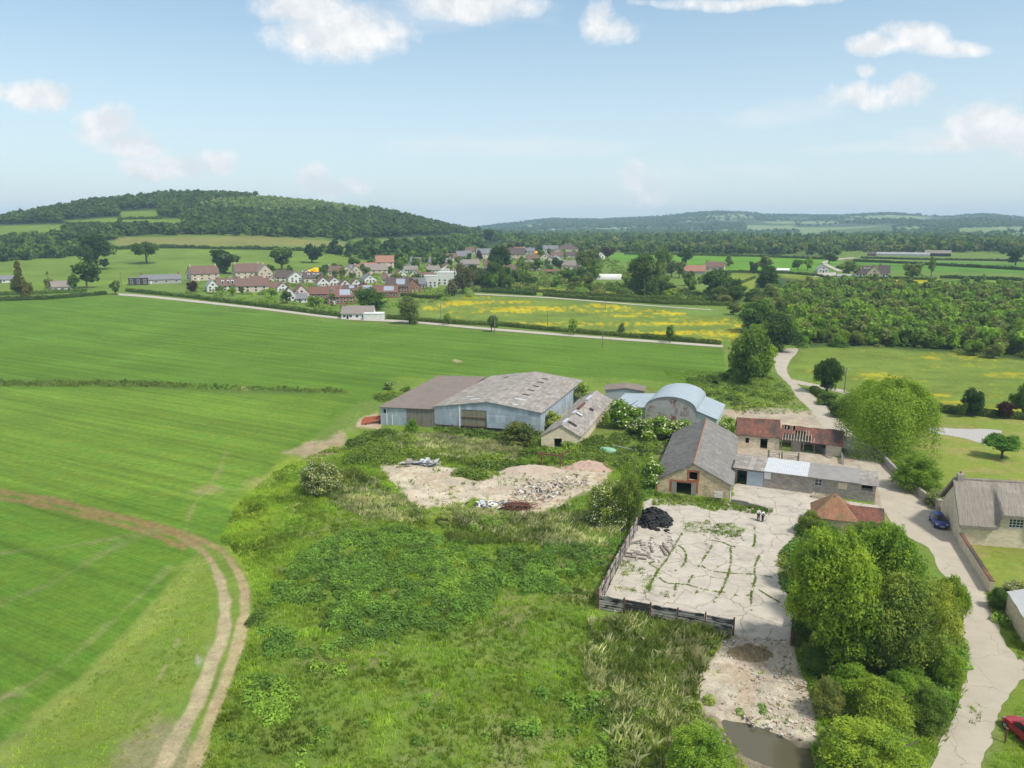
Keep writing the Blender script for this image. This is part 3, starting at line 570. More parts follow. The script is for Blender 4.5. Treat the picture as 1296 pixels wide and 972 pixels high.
def sky_light(b,fx,fy,mat,sx=1.,sy=2.2,side=1,name='roof_light'):
    w,D,e,r,x=b.w,b.D,b.ev,b.rd,b.w*b.rf; xx=fx*w; s_=(r-e)/(x if xx<x else w-x); zz=lambda q: (e+s_*q if q<x else r-(r-e)/(w-x)*(q-x))+.185
    m=MB(b.k); q=[(xx-sx/2,fy*D),(xx+sx/2,fy*D),(xx+sx/2,fy*D+sy),(xx-sx/2,fy*D+sy)]; m.prism([(a,c,zz(a)-.03) for a,c in q],[(a,c,zz(a)+.012) for a,c in q]); m.build(name,mat,b.e)
for fx,fy,mt,sx in ((.22,.20,WHITES,1.4),(.33,.10,WHITES,2.2),(.72,.18,WHITES,2.4),(.74,.04,WHITES,1.),(.71,.31,DARKW,1.5),(.70,.44,DARKW,1.5),(.69,.57,DARKW,1.5),(.68,.70,DARKW,1.5),(.67,.82,DARKW,1.5),(.24,.85,DARKW,1.2)): sky_light(B,fx,fy,mt,sx,.8)
CS=B
B=Bld('lean_to_shed','long brown roofed lean-to built against the left side of the cattle shed',(482,537),(549.6,541),515.5,514.5,(19,),'shed')
B.D=CS.D*.93; B.k=CS.k
h=B.hole(486,491,518,523); d0=B.fx(515); m=MB(B.k); e,w,D=B.ev,B.w,B.D
m.wall((0,0),(d0,0),[(0,e),(d0,e+.1)],[(h[0],h[1],h[2],min(h[3],e-.3))],.12); m.wall((0,D-.12),(0,.12),[(0,e+.7),(D-.24,e)],(),.12); m.wall((w,D),(0,D),[(0,e+.7),(w,e+.7)],(),.12); m.build('sheet_wall',BLUEW,B.e)
m=MB(B.k); m.wall((d0,0),(w-.05,0),[(0,e+.1),(w-.05-d0,e+.15)],(),.12); m.build('boarded_wall',TIMB,B.e)
m=MB(B.k); m.prism([(-.3,-.3,e+.02),(w+.25,-.3,e+.2),(w+.25,D+.3,e+.95),(-.3,D+.3,e+.75)],[(-.3,-.3,e+.14),(w+.25,-.3,e+.32),(w+.25,D+.3,e+1.07),(-.3,D+.3,e+.87)]); m.build('roof',BROWNR,B.e)
m=MB(B.k); m.box(1.35,1.5,-.05,-.01,0,e); m.box(2.6,2.75,-.05,-.01,0,e*.6); m.build('batten',WHITEP,B.e)
# --- collapsing narrow shed
B=Bld('narrow_shed','narrow shed with a holed sagging roof between the cattle shed and the arched barn',(685,566),(733,567),551,538,(773,506),rf=.52,cat='shed')
h=B.hole(701,711,555,567); B.walls(STONEC,hf=[(h[0],h[1],0,h[3])],t=.35); rr=B.roof(ASB,sag=.35,o=.4,th=.08)
for fy,n_,mt in ((.05,4.,WHITES),(.30,3.,WHITES),(.43,6.,RUSTS),(.70,5.,WHITES)): 
    m=MB(B.k); x=B.w*B.rf; m.prism([(x-.25,fy*B.D,B.rd-.12),(x+.3,fy*B.D,B.rd-.12),(x+.3,fy*B.D+n_,B.rd-.25),(x-.25,fy*B.D+n_,B.rd-.25)],[(x-.25,fy*B.D,B.rd+.18),(x+.3,fy*B.D,B.rd+.2),(x+.3,fy*B.D+n_,B.rd+.0),(x-.25,fy*B.D+n_,B.rd+.0)]); m.build('ridge_sheet',mt,B.e)
for fx,fy,sx,mt in ((.70,.10,1.6,DARKW),(.66,.33,1.1,WHITES),(.8,.55,.8,DARKW)): sky_light(B,fx,fy,mt,sx,1.)
# --- arched barn
B=Bld('arched_barn','round roofed barn of pale blue sheeting with rusty front and side lean-tos',(816,537),(880,541.5),515.5,505,(905,522),rf=.5)
B.D=14.5;B.k=.1; r=B.w/2; rise=B.rd-B.ev; n=22; B.ev=max(B.ev,3.2)
arc=[(r-r*math.cos(math.pi*i/n),B.ev+.9*rise*1.35*math.sin(math.pi*i/n)) for i in range(n+1)]
m=MB(B.k); m.wall((0,0),(B.w,0),arc,(),.1); m.build('front_wall',RUST,B.e)
m=MB(B.k); m.wall((B.w,B.D),(0,B.D),arc,(),.1); m.build('back_wall',GALV,B.e)
m=MB(B.k)
for (x0,z0),(x1,z1) in zip(arc[:-1],arc[1:]):
    def o_(x,z,t): dx,dz=(x-r),(z-B.ev); L_=math.hypot(dx,dz); return (x+dx/L_*t,z+dz/L_*t)
    a,b,c,d=o_(x0,z0,.02),o_(x1,z1,.02),o_(x1,z1,.1),o_(x0,z0,.1); m.prism([(q[0],-.2,q[1]) for q in (a,b,c,d)],[(q[0],B.D+.2,q[1]) for q in (a,b,c,d)])
m.build('arched_roof',PALEB,B.e)
for sd,wd,e0,e1,part in ((-1,7.4,B.ev-.1,3.2,'left'),(1,4.2,B.ev-.1,2.0,'right')):
    x0,x1=(-wd,-.02) if sd<0 else (B.w+.02,B.w+wd); y0=.3 if sd<0 else .25
    zl,zr=(e1,e0) if sd<0 else (e0,e1); m=MB(B.k); m.wall((x0,y0),(x1,y0),[(0,zl),(x1-x0,zr)],[((x1-x0)*.35,(x1-x0)*.5,0,1.)] if sd<0 else (),.1); xo=x0 if sd<0 else x1-.1; m.box(xo,xo+.1,y0+.1,B.D,0,e1); m.build('lean_to_wall',GALV,B.e)
    m=MB(B.k); q=[(x0-(.3 if sd<0 else 0),-.1,zl+.03),(x1+(.3 if sd>0 else 0),-.1,zr+.03),(x1+(.3 if sd>0 else 0),B.D+.1,zr+.03),(x0-(.3 if sd<0 else 0),B.D+.1,zl+.03)]; m.prism(q,[(a,b,c+.09) for a,b,c in q]); m.build('lean_to_roof',PALEB,B.e)
B=Bld('low_shed','low brown roofed shed just behind the arched barn and the narrow shed',(766,509),(815,511),3.,3.6,(6,),'shed'); B.walls(GALV,t=.1); B.roof(BROWNR)
# --- stone barn
B=Bld('stone_barn','stone barn with a steep dark roof and red brick door surround at the yard',(829,622.5),(924.5,631),606.5,587.5,(932.5,552)); SB=B
hd=B.hole(856,875,610.5,627); hw=B.hole(871.5,882,597.5,607.5); hd=(hd[0],hd[1],0,hd[3])
B.walls(STONEY,hf=[hd,hw],t=.5); B.roof(SLATE,ridge=RIDGE,o=.4,mat2=SLATE2)
def surround(b,h,wd,mat,sill=False,part='brick_surround'):
    m=MB(b.k); m.box(h[0]-wd,h[0],-.035,.1,h[2],h[3]); m.box(h[1],h[1]+wd,-.035,.1,h[2],h[3]); m.box(h[0]-wd,h[1]+wd,-.04,.1,h[3],h[3]+wd)
    if sill: m.box(h[0]-wd,h[1]+wd,-.04,.1,h[2]-wd*.7,h[2])
    return m.build(part,mat,b.e)
surround(B,hw,.3,BRICK,True); surround(B,(hd[0]-.75,hd[1]+.75,.35,hd[3]+.02),.3,BRICK)
for a,b_ in ((-.72,.0),(hd[1]-hd[0],hd[1]-hd[0]+.72)): m=MB(B.k); m.box(hd[0]+a,hd[0]+b_,-.09,-.03,.1,hd[3]); m.build('door_leaf',M('grey_boards',(.34,.31,.27),(.25,.23,.2),2.,wave=('X',2.,.4)),B.e)
m=MB(B.k); m.box(-.03,.35,-.03,.3,0,B.ev-.4); m.build('brick_quoin',BRICK,B.e)
m=MB(B.k); m.box(B.w-.12,B.w+.05,-.04,-.005,0,B.ev-.1); m.build('drainpipe',WHITEP,B.e)
m=MB(B.k); m.box(hd[0]-.2,hd[1]+.2,-.055,.12,hd[3]-.14,hd[3]+.0); m.build('lintel',DARKW,B.e)
# --- red tiled cowhouse: two ranges
B=Bld('cowhouse','cream stone cowhouse range under a dark stained red tile roof',(932.6,565.5),(986,569),549.5,4.9,(6.4,),'barn')
def longroof(b,mat,rd,o=.3,th=.1,cut=None,ridge=None,part='roof',n=16):
    """ridge runs along the front"""
    w,D,e=b.w,b.D,b.ev; sl=(rd-e)/(D/2)
    for sd in (0,1):
        m=MB(b.k)
        for i in range(n):
            x0=-.2+(w+.4)*i/n;x1=-.2+(w+.4)*(i+1)/n; u=[0,.22,.45,.7,1.]
            for u0,u1 in zip(u[:-1],u[1:]):
                if sd==0 and cut and cut((x0+x1)/2/w,(u0+u1)/2): continue
                f=lambda q:(-o+(D/2+o)*q, e-sl*o+(rd-e+sl*o)*q)
                (ya,za),(yb,zb)=f(u0),f(u1)
                if sd: ya,yb=D-ya,D-yb
                wv=lambda x:.05*math.sin(x*2.3+u0)+.04*math.sin(x*.9)
                q=[(x0,ya,za+wv(x0)),(x1,ya,za+wv(x1)),(x1,yb,zb+wv(x1)),(x0,yb,zb+wv(x0))]; m.prism(q,[(a,c,z+th) for a,c,z in q])
        p=m.build(part,mat,b.e)
    if ridge: m=MB(b.k); m.tube([(-.2,D/2,rd+th),(w/2,D/2,rd+th-.03),(w+.2,D/2,rd+th)],.13,6); m.build('ridge_tiles',ridge,p)
    return p
def longwalls(b,mat,rd,hf=(),t=.45,front=True,part='wall',ends=(1,1)):
    w,D,e=b.w,b.D,b.ev; m=MB(b.k)
    if front: m.wall((0,0),(w,0),[(0,e),(w,e)],hf,t)
    m.wall((w,D),(0,D),[(0,e),(w,e)],(),t); g=[(0,e+(rd-e)*2*t/D),(D/2-t,rd),(D-2*t,e+(rd-e)*2*t/D)]
    if ends[1]: m.wall((w,t),(w,D-t),g,(),t)
    if ends[0]: m.wall((0,D-t),(0,t),g,(),t)
    return m.build(part,mat,b.e)
hs=[B.hole(943,947.5,555,561),B.hole(962,971,556,570)]; hs[1]=(hs[1][0],hs[1][1],0,hs[1][3]); longwalls(B,STONEC,4.9,hs); longroof(B,TILE,4.9,ridge=RIDGE)
for h in hs: m=MB(); m.box(h[0]-.1,h[1]+.1,-.02,.1,h[3]-.05,h[3]+.12); m.build('lintel',DARKW,B.e)
CW=B; B=Bld('open_cowhouse','open fronted cowhouse with a half collapsed red tile roof and bare rafters',(987.2,569.5),(1064,578),2.2,4.1,(6.2,),'barn')
longwalls(B,STONEC,4.1,front=False,ends=(0,1)); m=MB(); m.box(B.w-2.6,B.w,0,.45,0,2.15); m.build('stone_pier',STONEC,B.e)
RAFT=M('bleached_rafter',(.50,.45,.39),(.38,.34,.29),3,rough=.9); rngc=random.Random(4); hol={(i,j):rngc.random() for i in range(20) for j in range(5)}
def cut(f,u):
    if .03<f<.50 and u<.4: return True
    if .2<f<.46 and u<.6: return rngc.random()<.45
    if .04<f<.22 and u>.7: return rngc.random()<.8
    return False
longroof(B,TILE,4.1,cut=cut,n=22)
for i in range(14):
    x=.3+i*.5
    if x>B.w*.55: break
    m=MB(); m.bar((x,-.28,2.12),(x,B.D/2,4.04),.09,.1); m.build('rafter',RAFT,B.e)
for i in range(5): x=.15+i*(B.w-2.8)/4; m=MB(); m.box(x-.1,x+.1,.1,.3,0,2.15); m.build('post',TIMB,B.e)
m=MB(); m.bar((0,.2,2.2),(B.w,.2,2.2),.2); m.build('wall_plate',TIMB,B.e)
m=MB(); m.box(1.9,3.6,-.05,.02,.1,2.0); m.build('plank_door',TIMB,B.e)
def gate(p,q,label,h=1.15,mat=STEEL,bars=6,name='field_gate',cat='gate'):
    a=P(*p);b=P(*q);v=(b-a);L=float(np.linalg.norm(v[:2])); e=empty(name,tuple(a),math.atan2(v[1],v[0]),label,cat)
    m=MB()
    for i in range(bars): z=.15+(h-.15)*i/(bars-1); m.bar((0,0,z),(L,0,z),.06)
    m.bar((0,0.06,.15),(L,0.06,h),.05); m.build('rails',mat,e)
    for x in (0,L): m=MB(); m.box(x-.07,x+.07,-.07,.07,0,h+.15); m.build('post',mat,e)
gate((1029,569),(1052,580),'galvanised field gate leaning open before the open cowhouse')
gate((1063,574),(1067,588),'galvanised gate at the lane corner of the open cowhouse')
gate((973,580),(986,582),'weathered timber yard fence between the cowhouse and the grey cowshed',1.2,TIMB,4,'yard_fence','fence')
gate((990,583),(1009,585),'grey timber hurdle fence before the half collapsed roof',1.1,TIMB,5,'yard_fence','fence')
for px,py,lb in ((972,582,'weathered timber gatepost nearest the stained cowhouse doorway'),(989,585,'timber gatepost midway along the cowhouse pen'),(1010,586,'tall timber gatepost right of the cowhouse pen')):
    p=P(px,py); m=MB(); m.tube([(0,0,0),(0.02,0,1.),(0,0,1.9)],[.16,.15,.13],7); o=m.build('gatepost',TIMB); o.location=p; tag(o,lb,'post')
# --- long grey cowshed
B=Bld('long_cowshed','long low grey stone cowshed with a white sheet patch on its roof',(928,611.5),(1107,636),595,595,(5.4,),'barn'); B.ev=2.75
hs=[B.hole(929,945.5,596,611),B.hole(1033,1042,606.5,615),B.hole(1090,1103,613,621)]; hs[0]=(hs[0][0],hs[0][1],0,2.35)
m=MB(); w,D,e=B.w,B.D,B.ev; e2=e+.55
m.wall((0,0),(w,0),[(0,e),(w,e)],hs,.45); m.wall((w,.45),(w,D-.45),[(0,e),(D-.9,e2)],(),.45); m.wall((w,D),(0,D),[(0,e2),(w,e2)],(),.45); m.wall((0,D-.45),(0,.45),[(0,e2),(D-.9,e)],(),.45); m.build('wall',STONEG,B.e)
segs=[(-.2,B.fx(968),ASB,0),(B.fx(968),B.fx(1024),WHITES,.03),(B.fx(1024),B.fx(1087),M('grey_ribbed_sheet',(.30,.285,.265),(.24,.225,.21),.8,wave=('X',1.5,.35),rough=.9),.0),(B.fx(1087),w+.3,ASB,-.1)]
for x0,x1,mt,dz in segs:
    m=MB(); q=[(x0,-.35,e+dz),(x1-.01,-.35,e+dz),(x1-.01,D+.2,e2+.05+dz),(x0,D+.2,e2+.05+dz)]; m.prism(q,[(a,b,c+.08) for a,b,c in q]); m.build('roof_sheets',mt,B.e)
x0,x1=B.fx(946),B.fx(967); m=MB(); m.box(x0,x1,-.1,-.02,.05,2.45); m.build('sliding_door',BLUED,B.e)
def window(par,x0,x1,z0,z1,y,nx=2,nz=2,frame=WHITEP,k=0,fr=.06):
    m=MB(k); m.box(x0,x1,y,y+.06,z0,z0+fr); m.box(x0,x1,y,y+.06,z1-fr,z1); m.box(x0,x0+fr,y,y+.06,z0+fr,z1-fr); m.box(x1-fr,x1,y,y+.06,z0+fr,z1-fr)
    for i in range(1,nx): x=x0+(x1-x0)*i/nx; m.box(x-fr*.4,x+fr*.4,y+.005,y+.055,z0+fr,z1-fr)
    for i in range(1,nz): z=z0+(z1-z0)*i/nz; m.box(x0+fr,x1-fr,y+.01,y+.05,z-fr*.4,z+fr*.4)
    f=m.build('window',frame,par); m=MB(k); m.box(x0+.02,x1-.02,y+.065,y+.08,z0+.02,z1-.02); m.build('pane',GLASS,f); return f
window(B.e,*hs[1][:2],*hs[1][2:],.1,2,2); 
for (a,b,c,d,mt) in ((968.5,977,598,606,WHITEP),(1062,1073,611,619,STONEC)): h=B.hole(a,b,c,d); m=MB(); m.box(h[0],h[1],-.03,.05,h[2],h[3]); m.build('boarded_window',mt,B.e)
m=MB(); m.box(hs[2][0],hs[2][1],.25,.32,hs[2][2],hs[2][2]+.3); m.build('rotten_board',TIMB,B.e)
# --- hipped tile shed behind the trees, with its wing
def hipped():
    ap=P(1057,624,5.0); e=empty('hipped_shed',(ap[0],ap[1],0),math.radians(-20),'small shed with a mossy orange pyramid roof among trees at the yard','shed')
    m=MB(); s=2.6; m.wall((-s,-s),(s,-s),[(0,2.2),(2*s,2.2)],(),.4); m.wall((s,-s+.4),(s,s-.4),[(0,2.2),(2*s-.8,2.2)],(),.4); m.wall((s,s),(-s,s),[(0,2.2),(2*s,2.2)],(),.4); m.wall((-s,s-.4),(-s,-s+.4),[(0,2.2),(2*s-.8,2.2)],(),.4); m.build('wall',STONEY,e)
    m=MB(); o=s+.35; m.add([(-o,-o,2.15),(o,-o,2.15),(o,o,2.15),(-o,o,2.15),(0,0,5.)],[(0,1,4),(1,2,4),(2,3,4),(3,0,4),(3,2,1,0)]); m.build('pyramid_roof',TILEO,e)
    m=MB(); m.wall((s+.02,-1.8),(s+3.4,-1.8),[(0,2.),(3.38,2.)],(),.4); m.wall((s+3.4,-1.4),(s+3.4,1.4),[(0,2.2),(1.4,3.2),(2.8,2.2)],(),.4); m.wall((s+3.4,1.8),(s+.02,1.8),[(0,2.),(3.38,2.)],(),.4); m.build('wing_wall',STONEY,e)
    m=MB()
    for sd in (-1,1): q=[(1.2,sd*2.1,1.95),(s+3.7,sd*2.1,1.95),(s+3.7,0,3.45),(1.2,0,3.45)]; m.prism(q,[(a,b,c+.1) for a,b,c in q])
    m.build('wing_roof',TILE,e)
hipped()
# --- thatched cottage
def cottage():
    a=P(1213.5,688); b=P(1296,694.5); c=P(1199,651); v=b-a; rz=math.atan2(v[1],v[0]); e=empty('thatched_cottage',tuple(a),rz,'stone cottage with a deep grey thatched roof beside the lane','house')
    q=(c-a)[:2]; D=-math.sin(rz)*q[0]+math.cos(rz)*q[1]; k=(math.cos(rz)*q[0]+math.sin(rz)*q[1])/D; W=15.; ev=2.75; rd=6.9; k*=.6
    mid=a+np.array([*(q/2),0]); 
    x0,x1=4.6,8.1
    wz=(5.6,7.35,2.75,3.95); m=MB(k); m.wall((0,0),(W,0),[(0,ev),(x0-.01,ev),(x0,4.45),(x1,4.45),(x1+.01,ev),(W,ev)],[wz,(10.6,12.2,.9,2.1)],.5); g=[(0,ev),(D/2-.5,rd-.35),(D-1,ev)]; m.wall((W,.5),(W,D-.5),g,(),.5); m.wall((W,D),(0,D),[(0,ev),(W,ev)],(),.5); m.wall((0,D-.5),(0,.5),g,(),.5); m.build('wall',STONEC,e)
    window(e,*wz,.12,4,3,k=k,fr=.07); window(e,10.6,12.2,.9,2.1,.12,4,2,k=k)
    nx,nt=90,18; xs=np.linspace(-.35,W+.35,nx); V=[];rg=np.random.default_rng(3)
    for x in xs:
        s=float(sst(x,x0-.5,x0+.15)*(1-sst(x,x1-.15,x1+.5)))
        for j in range(nt+1):
            t=j/nt
            if t<=.5:
                u=t/.5; y=-.5+(D/2+.5)*u; zs_=ev-.35+s*1.75; z=zs_+(rd-zs_)*(u**.93)
            else: u=(1-t)/.5; y=D+.5-(D/2+.5)*u; z=ev-.35+(rd-ev+.35)*(u**.93)
            z-=.10*abs(t-.5)*0; V.append((x,y,z+.42+.05*rg.normal()*.5))
    n=len(V)
    for (x,y,z) in list(V):
        V.append((x,y+(.18 if y<D/2 else -.18)*0,z-.42))
    fs=[]
    for i in range(nx-1):
        for j in range(nt):
            p=i*(nt+1)+j; r=p+nt+1; fs+= [(p,r,r+1,p+1),(n+p,n+p+1,n+r+1,n+r)]
        p=i*(nt+1); fs.append((p,n+p,n+p+nt+1,p+nt+1)); p+=nt; fs.append((p,p+nt+1,n+p+nt+1,n+p))
    for i in (0,nx-1):
        for j in range(nt): p=i*(nt+1)+j; fs.append((p,p+1,n+p+1,n+p))
    m=MB(k); m.add(V,fs); r=m.build('thatch',THATCH,e,smooth=False)
    m=MB(k)
    m.tube([(x,D/2,rd+.40+.03*math.sin(x*3)) for x in np.linspace(-.3,W+.3,20)],.2,7); m.build('ridge',THATCH,r)
    m=MB(k); m.box(.15,.95,D/2-.45,D/2+.45,rd-.4,rd+1.15); ch=m.build('chimney',STONEG,r); m=MB(k); m.tube([(.55,D/2,rd+1.15),(.55,D/2,rd+1.5)],.16,8); m.build('chimney_pot',RIDGE,ch)
cottage()
# --- pale stone outbuilding at the right edge
B=Bld('stone_outbuilding','cream stone outbuilding with a pale roof at the lane bend',(1272,777),(1302,826),2.5,3.3,(4.5,),'shed'); longwalls(B,STONEC,3.3); longroof(B,M('pale_sheet_roof',(.50,.50,.49),(.42,.42,.41),.6,rough=.8),3.3,o=.1)
# --- boundary walls
def stone_wall(name,label,pts,h,t,mat,cop=None,cat='wall'):
    W=[P(*p) for p in pts]; e=empty(name,tuple(W[0]),0,label,cat); m=MB();c=MB(); o=W[0]; rg=random.Random(2)
    for a,b in zip(W[:-1],W[1:]):
        n=max(1,int(np.linalg.norm(b-a)/1.2)); d=unit(b-a); nr=np.array([-d[1],d[0],0])*t/2
        for i in range(n):
            p=a+(b-a)*i/n-o; q=a+(b-a)*(i+1)/n-o; hh=h+rg.uniform(-.1,.08)*(0 if cop else 1); g=d*.004*i
            m.prism([p-nr,q-nr,q+nr,p+nr],[x+np.array([0,0,hh]) for x in (p-nr,q-nr,q+nr,p+nr)])
            if cop: nn=nr*1.2; c.prism([x+np.array([0,0,h+.002]) for x in (p-nn,q-nn,q+nn,p+nn)],[p-nn*.9+np.array([0,0,h+.1]),q-nn*.9+np.array([0,0,h+.1]),q+nn*.9+np.array([0,0,h+.1]),p+nn*.9+np.array([0,0,h+.1])])
    m.build('stonework',mat,e)
    if cop: c.build('coping',cop,e)
stone_wall('stone_wall','lichened grey garden wall running along the lane below the willow',[(1106,571),(1126,594),(1147,615),(1169,632),(1187,645)],1.35,.45,STONEG)
stone_wall('stone_wall','short stone wall joining the lane wall to the cottage gable',[(1188.5,646),(1200,645)],1.1,.4,STONEC)
stone_wall('garden_wall','stone garden wall with dark red tile coping below the cottage',[(1215,688.5),(1254,751)],1.45,.42,STONEC,TILE)
stone_wall('low_wall','low overgrown wall remnant in front of the stone barn',[(925,637),(958,643),(973,648)],.7,.4,STONEG)
for px,py,lb in ((1147,616,'square stone gate pier halfway along the lane wall'),(1187,646,'stone gate pier at the cottage end of the lane wall')):
    p=P(px,py); m=MB(); m.box(-.3,.3,-.3,.3,0,1.65); m.prism([(-.36,-.36,1.65),(.36,-.36,1.65),(.36,.36,1.65),(-.36,.36,1.65)],[(-.2,-.2,1.85),(.2,-.2,1.85),(.2,.2,1.85),(-.2,.2,1.85)]); o=m.build('gate_pier',STONEG,bevel=.03); o.location=p; tag(o,lb,'pier')
# --- sleeper board fence round the yard
SLEEP=M('blackened_white_boards',(.46,.42,.37),(.30,.27,.235),1.2,c3=(.035,.033,.032),ns3=.55,t3=(.50,.56),rough=.9,wave=('Z',1.05,.45),stretch=(.6,.6,5),stretch3=(.6,.6,3.2),bump=.6)
SLEEPD=M('black_boards',(.07,.065,.06),(.04,.04,.04),1.2,c3=(.33,.30,.27),ns3=.6,t3=(.57,.63),rough=.9,wave=('Z',1.05,.45),stretch=(.6,.6,5),stretch3=(.6,.6,3.2),bump=.6)
def board_fence(label,p,q,n,h,dark=(),mat=SLEEP,lean=0.):
    a=P(*p);b=P(*q);v=b-a;L=float(np.linalg.norm(v[:2])); e=empty('board_fence',tuple(a),math.atan2(v[1],v[0]),label,'fence'); rg=random.Random(n)
    for i in range(n):
        x0=L*i/n+.1;x1=L*(i+1)/n-.1; m=MB(); nb=5
        for j in range(nb):
            z0=h*j/nb+.01; z1=h*(j+1)/nb-.015; dx=rg.uniform(-.03,.03); m.box(x0+dx,x1+dx,-.05+rg.uniform(-.015,.015),.06,z0,z1+rg.uniform(-.01,.0))
        m.build('board_panel',SLEEPD if i in dark else mat,e)
    for i in range(n+1): x=L*i/n; m=MB(); m.box(x-.08,x+.08,-.1,.1,0,h+.12+rg.uniform(0,.12)); m.build('post',RUSTS,e)
board_fence('long weathered sleeper board fence along the near edge of the concrete yard',(757,771),(928,803.5),5,1.75,(1,))
board_fence('weathered board fence along the left edge of the yard up to the tyres',(757,769),(806,672),8,2.1)
board_fence('short black board fence at the right end of the yard by the trees',(1001,817),(1004,785),2,1.5,(0,1))
for (p,h,lb) in (((808,662),2.2,'rusty steel post beside the tyre heap'),((1272,940),1.3,'thin black signpost stump on the verge by the red car')):
    b=P(*p); m=MB(); m.tube([(0,0,0),(0,0,h)],.07,8); m.box(-.1,.1,-.1,.1,h,h+.05); o=m.build('steel_post',RUSTS); o.location=b; tag(o,lb,'post')
# --- tyres
m=MB(); R_,r_=.30,.115; nu,nv=16,8
vs=[((R_+r_*math.cos(2*math.pi*j/nv))*math.cos(2*math.pi*i/nu),(R_+r_*math.cos(2*math.pi*j/nv))*math.sin(2*math.pi*i/nu),1.0*r_*math.sin(2*math.pi*j/nv)) for i in range(nu) for j in range(nv)]
m.add(vs,[(i*nv+j,((i+1)%nu)*nv+j,((i+1)%nu)*nv+(j+1)%nv,i*nv+(j+1)%nv) for i in range(nu) for j in range(nv)]); TY=m.build('tyre',M('tyre_rubber',(.022,.022,.023),(.035,.034,.033),4,rough=.8),link=False,smooth=True)
rg=random.Random(11); tc=P(827,660)
for i in range(150):
    a=rg.uniform(0,6.28); r=math.sqrt(rg.random()); x=2.5*r*math.cos(a); y=2.9*r*math.sin(a); top=max(0,1.75*(1-r**1.6)); z=.12+top*(rg.random()**.35)
    o=inst('tyre',TY,None,(tc[0]+x,tc[1]+y,z+.1)); o.rotation_euler=(rg.gauss(0,.45)+(r*.5)*math.sin(a)*-1,rg.gauss(0,.45)+(r*.5)*math.cos(a),0); s=rg.uniform(.9,1.35); o.scale=(s,s,s)
    tag(o,'old black tyre in the big heap at the yard corner','tyre','tyres heaped at the yard corner')
for px,py,lb in ((832,671.5,'single tyre lying flat just below the tyre heap'),(844,672.5,'tyre lying flat on the concrete right of the heap')):
    o=inst('tyre',TY,None,tuple(P(px,py)+np.array([0,0,.14]))); tag(o,lb,'tyre')
for i in range(9):
    p=P(779+rg.uniform(-9,9),674+rg.uniform(-3,2)); o=inst('tyre',TY,None,(p[0],p[1],.2+rg.random()*.3)); o.rotation_euler=(rg.gauss(0,.4),rg.gauss(0,.4),0); tag(o,'old black tyre in the small row outside the fence','tyre','tyres in the grass outside the fence')
o=inst('tyre',TY,None,tuple(P(779,722)+np.array([-.1,.0,1.1]))); o.rotation_euler=(1.5,.3,.5); tag(o,'tyre hung over the left yard fence','tyre')
# --- timber and clutter in the yard
for i,(a,b,lb) in enumerate((((792,701),(822,704.5),'long grey beam lying nearest the left fence in the yard'),((791,705),(818,709),'brown beam lying parallel just below the longest yard beam'),((836,692),(843,704),'short plank leaning left of a pair in the yard'),((839,690.5),(848,701),'short plank right of a pair in the yard'),((822,688),(826,700),'broken upright plank on the rubble patch in the yard'),((796,690),(812,685),'pale board lying across the rubble by the fence'))):
    A=P(*a);Bb=P(*b); m=MB(); m.bar((0,0,.14),tuple(Bb-A+np.array([0,0,.16])),.28,.2); o=m.build('timber_beam',TIMB,bevel=.02); o.location=A; tag(o,lb,'beam')
def rubble(name,poly,n,s0,s1,cols,label,heap=0.,seed=1):
    rg=np.random.default_rng(seed); X=scatter(poly,n,rg); V=[];Q=[];Cc=[]
    for p in X:
        s=rg.uniform(s0,s1)*np.array([1,rg.uniform(.4,1),rg.uniform(.25,.6)]); a=rg.uniform(0,3.14); tl=rg.normal(0,.25); ca,sa=math.cos(a),math.sin(a); z=p[2]+rg.random()*heap
        b=np.array([(x,y,zz) for zz in(-.5,.5) for x,y in ((-.5,-.5),(.5,-.5),(.5,.5),(-.5,.5))])*s*(1+.2*rg.normal(size=(8,3))); b[:,2]+=b[:,0]*tl; b=np.column_stack([b[:,0]*ca-b[:,1]*sa,b[:,0]*sa+b[:,1]*ca,b[:,2]])+np.array([p[0],p[1],z+s[2]*.4])
        k=len(V)*8; V.append(b); Q+= [(k,k+3,k+2,k+1),(k+4,k+5,k+6,k+7)]+[(k+i,k+(i+1)%4,k+4+(i+1)%4,k+4+i) for i in range(4)]; Cc+= [np.array(cols[rg.integers(len(cols))])*rg.uniform(.8,1.2)]*6
    o=npmesh(name,np.vstack(V),Q,RUB,np.array(Cc)); return tag(o,label,None,None,'stuff')
RUB,nt_,b_,_=newmat('broken_rubble'); nt_.links.new(NT(nt_).attr('Col'),b_.inputs['Base Color']); b_.inputs['Roughness'].default_value=.95
ST=[(.46,.39,.31),(.38,.31,.24),(.52,.47,.41),(.30,.24,.19),(.44,.30,.22)]
GS=[(.40,.37,.32),(.33,.30,.26),(.46,.42,.37),(.26,.23,.20)]
rubble('rubble',[(640,632),(660,612),(700,610),(720,600),(745,605),(745,618),(715,622),(690,640),(650,645)],4.5,.07,.42,ST+[(.6,.58,.55),(.08,.08,.08)],None,.35,1)
rubble('stones',[(885,850),(905,815),(930,806),(1000,808),(1012,850),(1033,890),(1036,935),(1010,940),(960,925),(930,905),(885,895)],5.5,.05,.3,ST,None,.05,2)
rubble('stones',[(478,588),(530,585),(640,598),(740,590),(765,585),(745,620),(690,635),(600,632),(540,638),(500,615)],1.2,.06,.26,ST,None,.05,3)
rubble('broken_slabs',[(795,690),(830,680),(850,672),(855,690),(840,712),(800,715)],3.4,.08,.5,GS,None,.06,4)
rubble('broken_slabs',[(880,662),(940,665),(945,690),(925,696),(890,690)],1.8,.08,.4,GS,None,.02,5)
